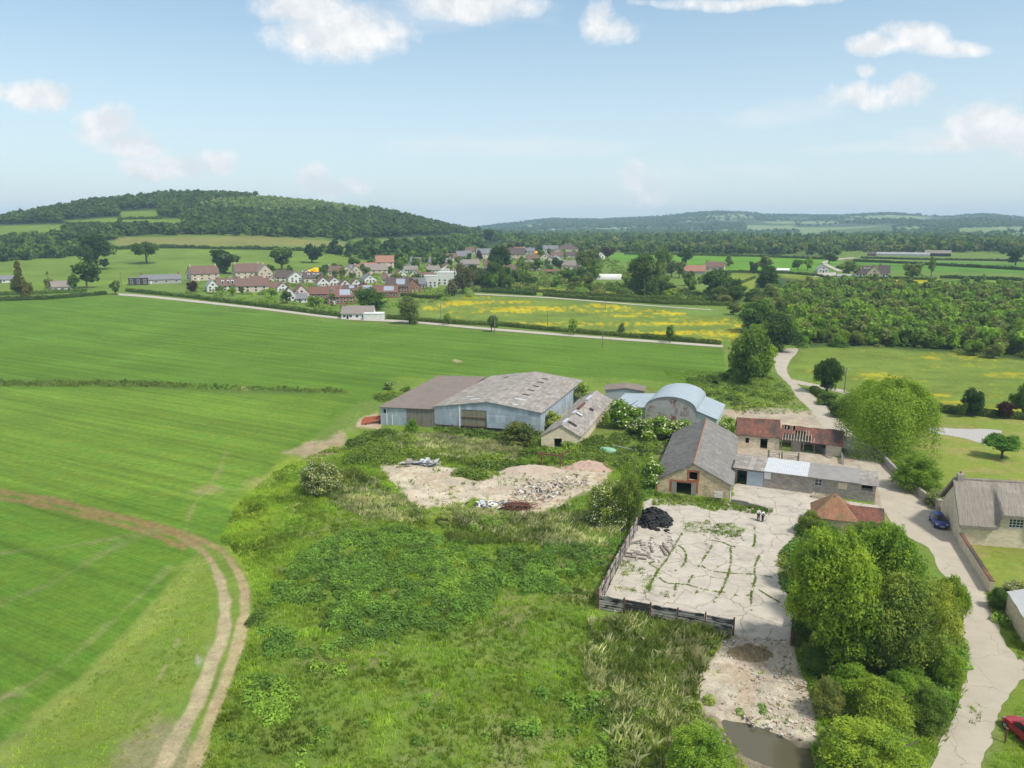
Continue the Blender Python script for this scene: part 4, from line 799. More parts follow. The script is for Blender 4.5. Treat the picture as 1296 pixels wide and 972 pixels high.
def mound(name,label,c,rx,ry,h,mat,cat,seed=0,rough=.18):
    rg=np.random.default_rng(seed); n=26; p=P(*c); vs=[];fs=[]
    for i in range(n+1):
        for j in range(n+1):
            x=2*i/n-1;y=2*j/n-1; r=math.hypot(x,y); z=max(0,1-r**1.5)*h*(1+rough*rg.normal()*1.2)+.35*h*(fbm(x*3+5,y*3+5,seed,3)-.5)*(r<1)
            vs.append((x*rx,y*ry,z-.05))
    for i in range(n):
        for j in range(n): a=i*(n+1)+j; fs.append((a,a+n+1,a+n+2,a+1))
    m=MB(); m.add(vs,fs); o=m.build(name,mat); o.location=p; return tag(o,label,cat)
mound('soil_heap','heap of lumpy brown dug earth at the end of the concrete yard',(950,829),2.3,1.7,.9,M('dug_earth',(.30,.225,.125),(.21,.155,.085),3.5,rough=1.,bump=.9),'heap',3)
mound('earth_bank','long pale grey earth bank behind the rubble ground',(672,596),6.,2.2,1.1,M('pale_earth',(.46,.38,.30),(.38,.30,.23),.8,rough=1.,bump=.6),'bank',5,.06)
mound('earth_bank','pinkish earth bank at the right end of the rubble ground',(745,592),5.,3.,1.3,M('pink_earth',(.46,.32,.25),(.38,.27,.21),.8,rough=1.,bump=.6),'bank',6,.06)
def sheet_pile(name,label,c,n,rx,ry,sz,mats,cat,seed,h=.5,rod=False):
    rg=random.Random(seed); p=P(*c); e=empty(name,tuple(p),0,label,cat)
    for mi,mt in enumerate(mats):
        m=MB()
        for i in range(n):
            x,y,z=rg.gauss(0,rx/2),rg.gauss(0,ry/2),rg.uniform(.05,h); a=rg.uniform(0,3.14); l=rg.uniform(.5,1)*sz; w=.05 if rod else l*rg.uniform(.25,.6)
            d=Vector((math.cos(a)*l,math.sin(a)*l,rg.gauss(0,.18)*l)); m.bar(Vector((x,y,z+.1))-d/2,Vector((x,y,z+.1))+d/2,w,.03 if not rod else .05,up=(rg.gauss(0,.25),rg.gauss(0,.25),1))
        m.build(['sheets','scraps','offcuts'][mi],mt,e)
sheet_pile('scrap_heap','white and grey scrap heap at the near edge of the rubble ground',(624,643),26,3.,1.6,1.3,[WHITEP,GALV,DARKW],'scrap',1,.7)
sheet_pile('rusty_mesh_heap','tangled heap of rust brown mesh beside the white scrap',(655,645),160,2.4,1.2,2.,[RUSTS,RUSTS],'scrap',2,.9,True)
sheet_pile('sheet_stack','stack of crumpled grey metal sheets behind the rubble ground',(541,588),7,4.2,1.,3.2,[GALV,ASB],'sheets',3,.5)
p=P(518,588); m=MB(); m.box(-.5,.5,-.5,.5,0,1.); o=m.build('concrete_block',STONEG,bevel=.06); o.location=p; tag(o,'square concrete block at the left end of the metal sheet stack','block')
def frame_thing():
    a=P(685,589);b=P(709,591); e=empty('rusty_gantry',tuple(a),math.atan2((b-a)[1],(b-a)[0]),'rusty steel gantry standing in brambles behind the rubble ground','gantry'); L=float(np.linalg.norm(b-a))
    for x in (0,L): m=MB(); m.bar((x,0,0),(x,0,2.1),.22); m.build('upright',RUSTS,e)
    m=MB(); m.bar((-.8,0,2.2),(L+.2,0,2.1),.26); m.build('beam',RUSTS,e); m=MB(); m.bar((L-.2,0,2.0),(L+1.3,.6,2.9),.2); m.build('strut',RUSTS,e)
frame_thing()
p=P(771,575); m=MB(); n=12; vs=[];fs=[]
for i in range(n+1):
    for j in range(n):
        t=i/n; r=.95*math.sin(math.pi*min(.98,t*.8+.12))**.6; a=2*math.pi*j/n; vs.append((3.4*(t-.5),r*math.cos(a),.7+r*.8*math.sin(a)-.25*t))
for i in range(n):
    for j in range(n): fs.append((i*n+j,i*n+(j+1)%n,(i+1)*n+(j+1)%n,(i+1)*n+j))
fs+= [tuple(range(n))[::-1],tuple(range(n*n,n*n+n))]; m.add(vs,fs); o=m.build('green_tank',M('faded_green_tank',(.26,.44,.29),(.2,.36,.24),1.5,rough=.6),smooth=True); o.location=p; o.rotation_euler=(0,0,-.35); tag(o,'pale green fallen tank lying in the brambles','tank')
a=P(775,571);b=P(800,576); m=MB(); m.tube([(0,0,1.2),tuple(b-a+np.array([0,0,1.1]))],.08,6); o=m.build('pipe',STEEL); o.location=a; tag(o,'thin grey pipe lying from the green tank to the pole','pipe')
def steel_stack():
    a=P(457,538);e=empty('steel_stack',tuple(a),.15,'stack of orange red steelwork beside the brown lean-to shed','stack')
    for i in range(9): m=MB(); m.bar((.2*(i%3),.5*i,.3+.12*(i%3)),(4.6+.1*i,.5*i+.7,.9+.1*(i%2)),.28,.2); m.build('girder',M('red_oxide_steel',(.42,.12,.055),(.33,.10,.05),2.,rough=.7) if i==0 else bpy.data.materials['red_oxide_steel'],e)
    for x in (1,3.8): m=MB(); m.bar((x,-.2,.12),(x,4.6,.12),.2); m.build('bearer',DARKW,e)
steel_stack()
p=P(909,631); e=empty('pallet_crate',tuple(p),-.25,'white slatted crate by the stone barn door','crate')
for i in range(5): m=MB(); m.bar((-.6,0,.2+.22*i),(.6,0,.2+.22*i),.08,.1); m.build('slat',WHITEP,e)
for x in (-.55,.55): m=MB(); m.bar((x,.06,0),(x,.06,1.25),.08); m.build('upright',WHITEP,e)
p=P(1036,627); m=MB(); B_=B; v=P(1048,629)-p
m=MB(); m.box(0,3.,-.45,.45,.0,.12); m.box(0,3.,-.45,-.35,.12,.6); m.box(0,3.,.35,.45,.12,.6); m.box(0,.1,-.35,.35,.12,.6); m.box(2.9,3.,-.35,.35,.12,.6); o=m.build('water_trough',STONEC); o.location=P(1028,629); o.rotation_euler=(0,0,math.atan2(v[1],v[0])); tag(o,'pale stone water trough against the grey cowshed wall','trough')
# --- poles
POLEM=M('pole_timber',(.23,.20,.165),(.16,.14,.115),4,rough=.95)
def pole(px,yb,yt,label,arm=True,r=.13):
    b=P(px,yb); h=hgt(b,yt); e=empty('utility_pole',tuple(b),.2,label,'pole','utility poles'); m=MB(); m.tube([(0,0,-.2),(0,0,h)],[r,r*.75],8); m.build('pole',POLEM,e)
    if arm:
        m=MB(); m.bar((-.7,0,h-.5),(.7,0,h-.5),.1); c=m.build('crossarm',POLEM,e); m=MB()
        for x in (-.6,0,.6): m.tube([(x,0,h-.45),(x,0,h-.25)],.05,6)
        m.build('insulators',WHITEP,c)
pole(803,616,569,'bare grey pole in the grass left of the stone barn',False); pole(1053,668,627,'dark pole rising in front of the mossy pyramid roof',False)
pole(1148.5,570,535,'grey utility pole standing before the willow'); pole(1068.5,497,465,'dark pole beside the round tree on the side track')
for x,a,b,l in ((626,424,398,'pale pole in the crop field edge left of the field road saplings'),(693,418,397,'thin pole at the near hedge of the buttercup meadow'),(766,392,373,'pole standing in the middle of the buttercup meadow'),(762.5,440,417,'pole standing alone in the crop below the far lane'),(405,395,378,'pole on the far lane left of the white bungalow'),(598.6,373,356,'pole in front of the dark copse beside the meadow corner'),(558,406,383,'pole at the far lane right of the round willow'),(154,363,344,'pole at the left end of the far lane'),(1011,399,380,'pole rising from the grey willow thicket'),(967,444,425,'pole in the lane corner thicket')): pole(x,a,b,l,True,.17)
# --- cars
def car(p,head,paint,label,rough=.25):
    e=empty('parked_car',p,head,label,'car'); PM=M('car_paint_'+label.split()[0],paint,tuple(q*.9 for q in paint),1,rough=rough,spec=.6,bump=0); hw=.89
    st=[(-2.1,.62,.32,.55,.80),(-2.02,.80,.22,.62,.93),(-1.6,.88,.18,.66,.98),(-.9,.89,.18,.66,.97),(.3,.89,.18,.65,.95),(1.05,.88,.18,.63,.90),(1.6,.84,.2,.58,.80),(2.0,.72,.24,.52,.66),(2.1,.55,.32,.48,.58)]
    m=MB(); vs=[];fs=[]; 
    for x,w,zb,zm,zt in st: vs+= [(x,-w*.9,zb),(x,-w,zm*.6+zb*.4),(x,-w*1.0,zm),(x,-w*.9,zt),(x,0,zt+.03),(x,w*.9,zt),(x,w,zm),(x,w,zm*.6+zb*.4),(x,w*.9,zb)]
    k=9
    for i in range(len(st)-1):
        for j in range(k): fs.append((i*k+j,i*k+(j+1)%k,(i+1)*k+(j+1)%k,(i+1)*k+j))
    fs+= [tuple(range(k)),tuple(range((len(st)-1)*k,len(st)*k))]; m.add(vs,fs); body=m.build('body',PM,e,bevel=.03,smooth=False)
    b=[(-1.95,.78,.90),(1.0,.80,.90)]; t=[(-1.55,.62,1.44),(.05,.62,1.45)]
    def q(a,b_,c,d,name,off=0): m=MB(); nrm=(Vector(b_)-Vector(a)).cross(Vector(d)-Vector(a)).normalized()*.02; m.prism([a,b_,c,d],[Vector(z)+nrm for z in (a,b_,c,d)]); return m.build(name,GLASS,e)
    m=MB(); m.prism([(-1.93,-.79,.9),(1.0,-.80,.9),(1.0,.80,.9),(-1.93,.79,.9)],[(-1.5,-.62,1.44),(.08,-.62,1.45),(.08,.62,1.45),(-1.5,.62,1.44)]); m.build('cabin',PM,e,bevel=.05)
    q((.93,-.72,.955),(.93,.72,.955),(.16,.58,1.41),(.16,-.58,1.41),'windscreen'); q((-1.86,.7,.97),(-1.86,-.7,.97),(-1.55,-.56,1.38),(-1.55,.56,1.38),'rear_window')
    for s in (-1,1):
        a=[(-1.45,s*.782,.97),(.72,s*.785,.97),(.08,s*.645,1.38),(-1.3,s*.64,1.38)]; q(*(a if s<0 else a[::-1]),'side_window')
        m=MB(); m.box(.62,.8,s*.9-.08,s*.9+.08,.95,1.07); m.build('mirror',PM,e,bevel=.02)
        m=MB(); m.prism([(1.75,s*.5,.60),(2.02,s*.5,.55),(1.95,s*.73,.55),(1.72,s*.80,.60)],[(1.72,s*.5,.775),(1.98,s*.5,.69),(1.9,s*.72,.69),(1.68,s*.79,.785)]); m.build('headlight',STEEL,e)
        for x in (-1.3,1.3):
            m=MB(); m.tube([(x,s*.72,.32),(x,s*.91,.32)],.32,18); w=m.build('wheel',bpy.data.materials['tyre_rubber'],e); m=MB(); m.tube([(x,s*.905,.32),(x,s*.925,.32)],.2,14); m.build('rim',STEEL,w)
    m=MB(); m.box(2.06,2.115,-.26,.26,.42,.53); m.build('number_plate',WHITEP,e)
    m=MB(); m.box(2.0,2.12,-.6,.6,.28,.40); m.build('grille',DARKW,e)
q1=P(1193,671)-P(1181,653); HEAD1=math.atan2(q1[1],q1[0]); c=P(1187.5,664); car((c[0],c[1],.03),HEAD1,(.012,.03,.20),'blue hatchback parked on the lane beside the cottage')
c=P(1299,935); car((c[0],c[1],.03),math.radians(95),(.35,.012,.02),'red car parked on the verge at the bend of the lane')
# --- people
SKIN=M('skin',(.55,.36,.27),(.5,.32,.24),3,rough=.6,bump=0); SHIRT=M('white_shirt',(.75,.75,.78),(.66,.67,.72),6,rough=.9); TROU=M('dark_trousers',(.05,.04,.035),(.035,.03,.03),6,rough=.9); NAVY=M('navy_trousers',(.022,.025,.04),(.018,.02,.03),6,rough=.9); HAIRD=M('dark_hair',(.03,.022,.018),(.02,.015,.012),9); HAIRG=M('fair_hair',(.32,.25,.17),(.25,.19,.13),9); VEST=M('dark_waistcoat',(.03,.025,.04),(.025,.02,.03),5); BLUEV=M('blue_waistcoat',(.05,.055,.16),(.04,.045,.12),5); SHOE=M('shoe_leather',(.03,.022,.017),(.02,.015,.012),5)
def skin(name,vs,es,rs,mat,par,sub=2):
    me=bpy.data.meshes.new(name); me.from_pydata(vs,es,[]); me.materials.append(mat); o=bpy.data.objects.new(name,me); COLL.objects.link(o); o.parent=par
    o.modifiers.new('s','SKIN'); 
    if not me.skin_vertices: 
        bm=bmesh.new(); bm.from_mesh(me); bm.verts.layers.skin.verify(); bm.to_mesh(me); bm.free()
    d=me.skin_vertices[0].data
    for i,r in enumerate(rs): d[i].radius=(r,r) if not isinstance(r,tuple) else r; d[i].use_root=(i==0)
    s=o.modifiers.new('u','SUBSURF'); s.levels=sub; s.render_levels=sub; return o
def person(p,rz,shirt,vest,trou,hair,label,arms):
    e=empty('person',p,rz,label,'person')
    J=[(0,0,.96),(0,.02,1.12),(0,.01,1.32),(0,0,1.45),(0,-.01,1.53),(0,-.03,1.62),(0,-.03,1.72), (.1,0,.9),(.12,-.01,.5),(.12,.02,.09),(.13,-.13,.04), (-.1,0,.9),(-.13,-.04,.5),(-.14,.03,.09),(-.15,-.12,.04), (.19,0,1.4),(-.19,0,1.4)]+[q for a in arms for q in a]
    E=[(0,1),(1,2),(2,3),(3,4),(4,5),(5,6),(0,7),(7,8),(8,9),(9,10),(0,11),(11,12),(12,13),(13,14),(3,15),(3,16),(15,17),(17,18),(18,19),(16,20),(20,21),(21,22)]
    R=[.14,.13,.15,.09,.06,.095,.075,.095,.065,.045,.04,.095,.065,.045,.04,.07,.07,.05,.04,.035,.05,.04,.035]
    skin('body',J,E,R,SKIN,e)
    T=[0,1,2,3,15,16,17,18,20,21]; mp={v:i for i,v in enumerate(T)}
    skin('shirt',[J[i] for i in T],[(mp[a],mp[b]) for a,b in E if a in mp and b in mp],[R[i]*1.18+.01 for i in T],shirt,e)
    T=[0,7,8,9,11,12,13]; mp={v:i for i,v in enumerate(T)}
    skin('trousers',[J[i] for i in T],[(mp[a],mp[b]) for a,b in E if a in mp and b in mp],[R[i]*1.2+.012 for i in T],trou,e)
    skin('waistcoat',[(0,.02,1.02),(0,.02,1.12),(0,.01,1.32),(0,0,1.40)],[(0,1),(1,2),(2,3)],[.165,.17,.195,.13],vest,e)
    skin('hair',[(0,.015,1.66),(0,0,1.74)],[(0,1)],[.095,.075],hair,e)
    for x in (.125,-.145): m=MB(); m.box(x-.05,x+.05,-.2,.06,0,.09); m.build('shoe',SHOE,e,bevel=.03)
    m=MB()
    for x in (-.035,.035): m.box(x-.012,x+.012,-.128,-.11,1.655,1.67)
    m.build('eyes',HAIRD,e)
c=P(959.5,658.5); person((c[0],c[1],.04),math.radians(15),SHIRT,VEST,TROU,HAIRG,'person in white shirt and dark waistcoat with folded arms standing in the yard',[[(.24,-.02,1.16),(.05,-.22,1.14),(-.05,-.24,1.16)],[(-.24,-.02,1.16),(-.04,-.24,1.18),(.06,-.24,1.2)]])
c=P(965,660.5); person((c[0],c[1],.04),math.radians(-150),SHIRT,BLUEV,NAVY,HAIRD,'dark haired person in blue waistcoat and navy trousers standing in the yard',[[(.25,.02,1.16),(.2,-.16,1.02),(.17,-.24,1.0)],[(-.26,.02,1.15),(-.24,-.05,.92),(-.24,-.08,.84)]])
# --- village and far houses
def rgbm(n,c,**kw): return M(n,c,tuple(q*.82 for q in c),.6,rough=.9,**kw)
WM={'w':rgbm('white_render',(.72,.70,.655)),'c':rgbm('cream_render',(.72,.63,.47)),'s':rgbm('honey_stone_wall',(.58,.48,.36)),'b':rgbm('red_brick_wall',(.29,.145,.105)),'p':rgbm('pink_render',(.66,.54,.45)),'k':rgbm('dark_cladding',(.055,.05,.045)),'g':rgbm('grey_wall',(.42,.40,.37))}
RM={'r':rgbm('brown_red_tiles',(.19,.118,.095)),'o':rgbm('orange_tiles',(.36,.185,.125)),'d':rgbm('dark_brown_tiles',(.12,.09,.08)),'g':rgbm('grey_slates',(.20,.20,.21)),'t':rgbm('tan_grey_tiles',(.26,.225,.195)),'R':rgbm('red_tiles',(.20,.105,.08)),'w':rgbm('white_roof',(.75,.75,.75)),'x':rgbm('pale_slates',(.33,.33,.34))}
FRAME=rgbm('house_window_frame',(.8,.8,.78))
def house(x0,x1,yb,yt,wc,rc,label,kind='L',rot=0.,dep=None,win=3,ch=1,st=1,cat='house',name='village_house',rise=.45,extra=None):
    if name=='village_house': x0-=.8; x1+=.8; yt-=1.2
    b=P((x0+x1)/2,yb); k=mpp(b); w=(x1-x0)*k; H_=max((yb-yt)*k*1.0,2.6); rd=H_; ev=H_*(1-rise); D=dep or min(max(w*.6,6),9)
    az=math.atan2(b[0],b[1]); rz=-az+math.radians(rot); e=empty(name,(b[0],b[1],b[2]-.1),rz,label,cat); t=.3; X=w/2
    if kind=='L':
        m=MB(); m.wall((-X,0),(X,0),[(0,ev),(w,ev)],(),t); m.wall((X,D),(-X,D),[(0,ev),(w,ev)],(),t)
        for s in (1,-1): g=[(0,ev),(D/2-t,rd-.1),(D-2*t,ev)]; m.wall((X,t),(X,D-t),g,(),t) if s>0 else m.wall((-X,D-t),(-X,t),g,(),t)
        m.build('wall',WM[wc],e); m=MB(); sl=(rd-ev)/(D/2)
        for s in (0,1):
            f=lambda y:(D-y if s else y); q=[(-X-.3,f(-.4),ev-sl*.4),(X+.3,f(-.4),ev-sl*.4),(X+.3,D/2,rd),(-X-.3,D/2,rd)]; m.prism(q,[(a,c,z+.18) for a,c,z in q])
        r=m.build('roof',RM[rc],e); xr=[(-X+.9,D/2),(X-.9,D/2),(0,D/2)]
    elif kind=='G':
        D=dep or w*1.3; m=MB(); g=[(0,ev),(X,rd-.1),(w,ev)]; m.wall((-X,0),(X,0),g,(),t); m.wall((X,D),(-X,D),g,(),t); m.wall((X,t),(X,D-t),[(0,ev),(D-2*t,ev)],(),t); m.wall((-X,D-t),(-X,t),[(0,ev),(D-2*t,ev)],(),t); m.build('wall',WM[wc],e); m=MB(); sl=(rd-ev)/X
        for s in (-1,1): q=[(s*(X+.4),-.3,ev-sl*.4),(s*(X+.4),D+.3,ev-sl*.4),(0,D+.3,rd),(0,-.3,rd)]; m.prism(q,[(a,c,z+.18) for a,c,z in q])
        r=m.build('roof',RM[rc],e); xr=[(0,D*.3),(0,D*.8),(0,D*.5)]
    elif kind=='F':
        m=MB(); m.box(-X,X,0,D,0,rd); m.build('wall',WM[wc],e); m=MB(); m.box(-X-.15,X+.15,-.15,D+.15,rd+.002,rd+.25); r=m.build('roof',RM[rc],e); xr=[]
    else:
        D=dep or w*.8; m=MB(); m.box(-X,X,0,D,0,ev); m.build('wall',WM[wc],e); m=MB(); h_=min(D/2,X*.8); o=.4
        m.add([(-X-o,-o,ev),(X+o,-o,ev),(X+o,D+o,ev),(-X-o,D+o,ev),(-X+h_,D/2,rd),(X-h_,D/2,rd)],[(0,1,5,4),(1,2,5),(2,3,4,5),(3,0,4),(3,2,1,0)]); r=m.build('roof',RM[rc],e); xr=[(-X+h_,D/2),(X-h_,D/2)]
    for i in range(min(ch,len(xr))): m=MB(); a,c=xr[i]; m.box(a-.45,a+.45,c-.4,c+.4,rd-.6,rd+1.3); m.build('chimney',WM['b' if wc!='s' else 's'],r)
    zs=[ev*.3+.1] if ev<3.8 else [ev*.13+.3,ev*.6]
    if kind=='G' and rd-ev>2.2: zs=zs+[ev+.2]
    for j,z in enumerate(zs):
        n=win if not(kind=='G' and z>ev) else 1
        for i in range(n):
            xc=-X+w*(i+.5)/n; ww=min(1.5,w/n*.5); hh=min(1.25,ev*.42)
            m=MB(); m.box(xc-ww/2,xc+ww/2,-.06,-.004,z,z+hh); f=m.build('window',FRAME,e); m=MB(); m.box(xc-ww/2+.12,xc+ww/2-.12,-.075,-.062,z+.12,z+hh-.12); m.build('pane',GLASS,f)
    if kind!='F' and win: xc=-X+w*(.5/win+.5/win); xc=min(X-.8,xc); m=MB(); m.box(xc-.45,xc+.45,-.07,-.004,.1,2.0); m.build('door',WM['k'] if wc=='w' else FRAME,e)
    if extra=='solar':
        sl=(rd-ev)/(D/2); m=MB(); f=lambda y:ev+sl*y+.2; q=[(-X*.1,D*.08),(X*.7,D*.08),(X*.7,D*.40),(-X*.1,D*.40)]; m.prism([(a,c,f(c)) for a,c in q],[(a,c,f(c)+.08) for a,c in q]); m.build('solar_panels',M('solar_panel',(.32,.35,.40),(.28,.31,.36),2,rough=.2,spec=.6) if 'solar_panel' not in bpy.data.materials else bpy.data.materials['solar_panel'],r)
    if extra=='dormer':
        for xx in (-X*.45,X*.1,X*.5):
            m=MB(); m.box(xx-.8,xx+.8,D*.12,D*.4,ev+.2,ev+(rd-ev)*.75); d=m.build('dormer',FRAME,r); m=MB(); m.box(xx-.55,xx+.55,D*.12-.03,D*.12-.005,ev+.45,ev+(rd-ev)*.65); m.build('pane',GLASS,d)
    return e
HS=[(244,277,355,338,'s','r','long stone house with brown roof left of the dark oak clump','L',18),(236,246,355,339,'w','r','white gable end joined to the brown roofed stone house','G',-30),
(300,330,353,335,'s','r','honey stone house with brown roof standing above the bungalows','L',14),(328,345,353,336,'s','t','stone cottage with grey tan roof joined at the right of a brown roofed house','G',20),
(264,276,370,355,'w','x','small white gabled bungalow with pale slates at the village left end','G',6),(277,300,369,354,'w','r','brown roofed bungalow with white dormer at the village left end','L',0),
(300,338,370,354,'p','r','long brown roofed bungalow behind yellow bushes','L',-6),(338,352,369,359,'p','r','brown roof bungalow wing beside a white gable','L',-10),(352,365,369,359,'w','r','white gable turned right at the end of the brown bungalow row','G',14),
(350,368,358,344,'c','d','dark brown roofed house behind a cream gable','L',-10),(366,384,358,345,'w','g','tall white gable with slate roof in mid village','G',18),(386,408,358,346,'p','d','brown house with dormers beside the yellow tree','L',6),
(403,416,363,352,'w','r','first white gable of the bungalow terrace from the left','G',12),(417,431,362,352,'w','r','second white gable of the bungalow terrace from the left','G',12),(432,443,365,355,'w','r','third white gable of the bungalow terrace from the left','G',12),(446,457,364,354,'w','r','last white gable of the bungalow terrace by the purple tree','G',12),
(360,374,381,365,'w','d','white gabled house with dark roof behind the lane hedge','G',4),(374,391,380,362,'p','r','pale house with tan edged gable behind the lane hedge','G',8),(391,416,379,365,'b','R','red roofed brick house near the lane pole','L',-4),(376,388,383,373,'w','g','low white cottage front behind the lane hedge','L',0),
(416,448,385,367,'b','R','broad hipped red roof house before the solar roofs','H',0),(447,474,375,362,'b','R','red hipped house with a solar array','H',-4),(472,502,377,363,'b','R','red roofed house with panels right of the hipped house','L',-8),
(489,516,372,353,'b','d','large brown roofed brick house with solar panels','L',-8),(513,532,371,354,'b','d','red brick gable facing the meadow with a yellow window','G',10),(523,538,366,353,'g','g','slate blue roofed house left of the white modern villa','L',0),
(432,448,351,337,'c','g','cream house with slate roof above the terrace','G',-20),(444,458,351,337,'s','g','slate gable house beside the cream slate house','G',10),(416,431,349,338,'s','r','brown roofed stone cottage right of the yellow tree','L',0),(464,490,348,336,'s','t','stone house with tan grey roof and white windows','L',8),(477,498,339,325,'p','o','orange tiled house highest on the village left','L',4),(450,475,341,334,'c','o','low orange roof house behind the slate house','L',0),
(514,532,336,327,'g','g','grey slated house above the village green trees','L',0),(543,570,337,328,'s','g','long grey roofed stone house in the village middle','L',-8),(512,528,345,338,'w','t','small white house among village trees','L',0),(579,597,330,319,'c','g','cream house with slate roof right of the field','L',10),(604,622,327,316,'p','g','pink cream slate house below the great oak','L',10),(578,606,339,330,'s','t','wide tan grey roof half hidden by trees','L',0),
(641,664,329,315,'s','d','tall stone manor house with a large left chimney','L',4),(663,676,322,315,'g','g','grey roofed house behind the manor house','L',0),(688,706,320,312,'w','g','white house with slate roof right of the manor','L',6),(706,731,321,310,'s','d','large dark brown roofed house on the village right','H',0),(660,678,339,331,'p','t','tan roofed bungalow in the trees below the manor','L',0),(688,704,339,326,'p','d','steep brown roof house by the red sheds','G',0),(700,712,334,325,'w','x','small white gable behind the steep brown roof','G',12),(712,728,341,331,'s','t','tan house right of the steep brown roof','L',0),
(715,732,326,320,'g','d','low dark roofed house behind the village right','L',0),(755,765,328,320,'w','d','white gable house at the right end of the village','G',20),(650,664,309,304,'w','t','white house in the trees beyond the village','L',0),(647,656,313,306,'p','o','pale orange house beyond the village','L',0),(618,628,305,301,'w','x','white house far off left of the oak','L',0),
(69,90,369,357,'g','t','tan roofed stone barn behind the left lane hedge','L',10),(-4,15,358,350,'w','g','white house cut by the left edge','L',0),(182,227,359,349,'g','g','long grey roofed bungalow at the left lane end','L',6),(165,186,361,353,'k','g','dark open carport joined to the grey bungalow','F',0),
(893,915,343,333,'p','r','pale house with dark red roof right of the orange barn','L',-6),(1036,1048,345,337,'w','x','white gabled barn at the pale farm yard','G',10)]

HS+=[(290,300,361,352,'w','x','small white house between the stone house and the brown bungalow','G',10),(318,332,361,351,'c','r','cream house with brown roof behind the long bungalow','L',6),(340,352,358,349,'p','r','pink house in the gap behind the bungalows','G',-14),(420,434,372,363,'w','r','white cottage below the gable terrace','L',8),(398,410,371,362,'c','t','cream cottage with tan roof before the gable terrace','G',-10),(436,450,371,362,'p','d','dark roofed pink house between terrace and solar roofs','L',4),(462,476,358,349,'w','g','white slate roofed house below the stone tan house','G',16),(484,500,358,348,'c','r','cream house above the hipped solar house','L',-6),(502,514,352,343,'w','r','white house with brown roof above the solar houses','G',12),(541,556,346,338,'c','t','cream tan roofed house behind the white villa','L',4),(560,574,343,335,'p','r','pink brown roofed house behind the white villa','G',10),(592,604,345,336,'w','g','white gable house at the village right bend','G',14),(612,626,341,331,'c','r','cream house with brown roof below the pink slate house','L',-4),(628,640,335,326,'w','t','white house left of the stone manor','G',12),(668,682,332,324,'w','r','white house with brown roof under the manor','L',6),(684,696,330,322,'c','g','cream slate roofed house before the white slate house','G',-8),(698,712,328,320,'p','r','pink house left of the large dark roof','L',4),(728,742,333,325,'w','r','white cottage at the right end of the village row','L',-6),(652,664,321,314,'c','o','cream house with orange roof behind the manor','L',4),(740,752,324,318,'c','t','cream bungalow near the purple beech','L',0),(588,600,322,314,'s','r','stone house with brown roof at the back of the village','L',4),(556,566,331,324,'w','g','white gable at the back of the village','G',10)]
HS+=[(566,577,352,343,'c','t','cream house just above the white villa','L',4),(600,612,350,341,'w','r','white house behind the brownish bare tree','L',-6),(614,625,349,340,'p','r','pink house at the edge of the dark copse','G',10),(640,652,346,337,'c','r','cream house right of the tallest dark tree','L',6),(654,666,346,338,'w','t','white tan roofed house left of the red sheds','G',-8),(668,682,342,333,'p','d','dark roofed pink house above the red sheds','L',4),(730,742,344,335,'w','r','white house right of the long red sheds','G',12),(566,578,330,322,'w','r','white house with brown roof on the village skyline','L',6),(626,640,324,316,'p','t','tan roofed house beside the great oak','L',-4),(664,674,315,309,'w','g','small white house behind the slate roofs','L',4),(694,704,313,307,'c','r','cream house at the back edge of the village','L',0),(520,530,352,343,'w','r','white brown roofed cottage among the village middle trees','G',-12),(536,548,354,346,'p','r','low pink house left above the white villa','L',4),(382,394,352,343,'w','t','white house behind the dormer house','G',10)]
LBL={}
for h_ in HS:
    x0,x1,yb,yt,wc,rc,lb,kd,rt=h_; nm='village_house' if x0<800 else 'farmhouse'
    house(x0,x1,yb,yt,wc,rc,lb,kd,rt,win=2 if kd=='G' else (4 if x1-x0>22 else 3),ch=0 if (kd=='G' and x1-x0<13) else (2 if x1-x0>22 else 1),extra='solar' if 'solar' in lb or 'panels' in lb else ('dormer' if 'dormer' in lb else None),rise=.5 if kd!='F' else .05)
house(1082,1104,350,337,'w','d','white farmhouse wing with dormers in the brown roof','L',4,win=3,name='farmhouse',extra='dormer',rise=.62); house(1098,1114,350.6,336,'s','d','stone gable in the middle of the white farmhouse','G',4,win=2,name='farmhouse',rise=.6,dep=9); house(1112,1125,350,336,'w','d','right wing of the white farmhouse with red chimney','L',4,win=2,name='farmhouse',rise=.6)
house(432,472,404,388,'w','t','white bungalow with grey roof alone beside the far lane','L',-12,win=5,ch=1,name='bungalow',rise=.52,dep=8)
b=P(470,404); house(460,484,405.5,397,'w','w','white garage with pale flat roof beside the lone bungalow','F',-12,win=0,ch=0,name='garage',cat='garage',rise=.1,dep=6)
house(537,553,364,349,'w','w','left cube of the white modern villa','F',-6,win=3,ch=0,name='modern_villa'); house(553,580,361,345,'w','w','right terrace block of the white modern villa','F',-6,win=4,ch=0,name='modern_villa'); house(557,568,353,341,'w','w','top storey cube of the white modern villa','F',-6,win=2,ch=0,name='modern_villa')
house(859,892,347,336,'g','o','long orange roofed barn beside the dark red roofed house','L',-4,win=0,ch=0,name='farm_barn',cat='barn',rise=.62)
house(977,998,344,340,'g','w','low white roofed shed right of the orange barn','L',0,win=0,ch=0,name='low_barn',cat='barn'); house(1172,1201,324.5,317,'k','t','dark clad barn with a grey roof beyond the fields','L',0,win=0,ch=0,name='dark_barn',cat='barn'); house(1108,1172,324,319.5,'w','x','very long low glasshouse left of the dark barn','L',0,win=0,ch=0,name='glasshouse',cat='glasshouse'); house(1098,1108,324,319,'b','d','small brick barn at the left end of the glasshouse','L',0,win=0,ch=0,name='brick_barn',cat='barn')
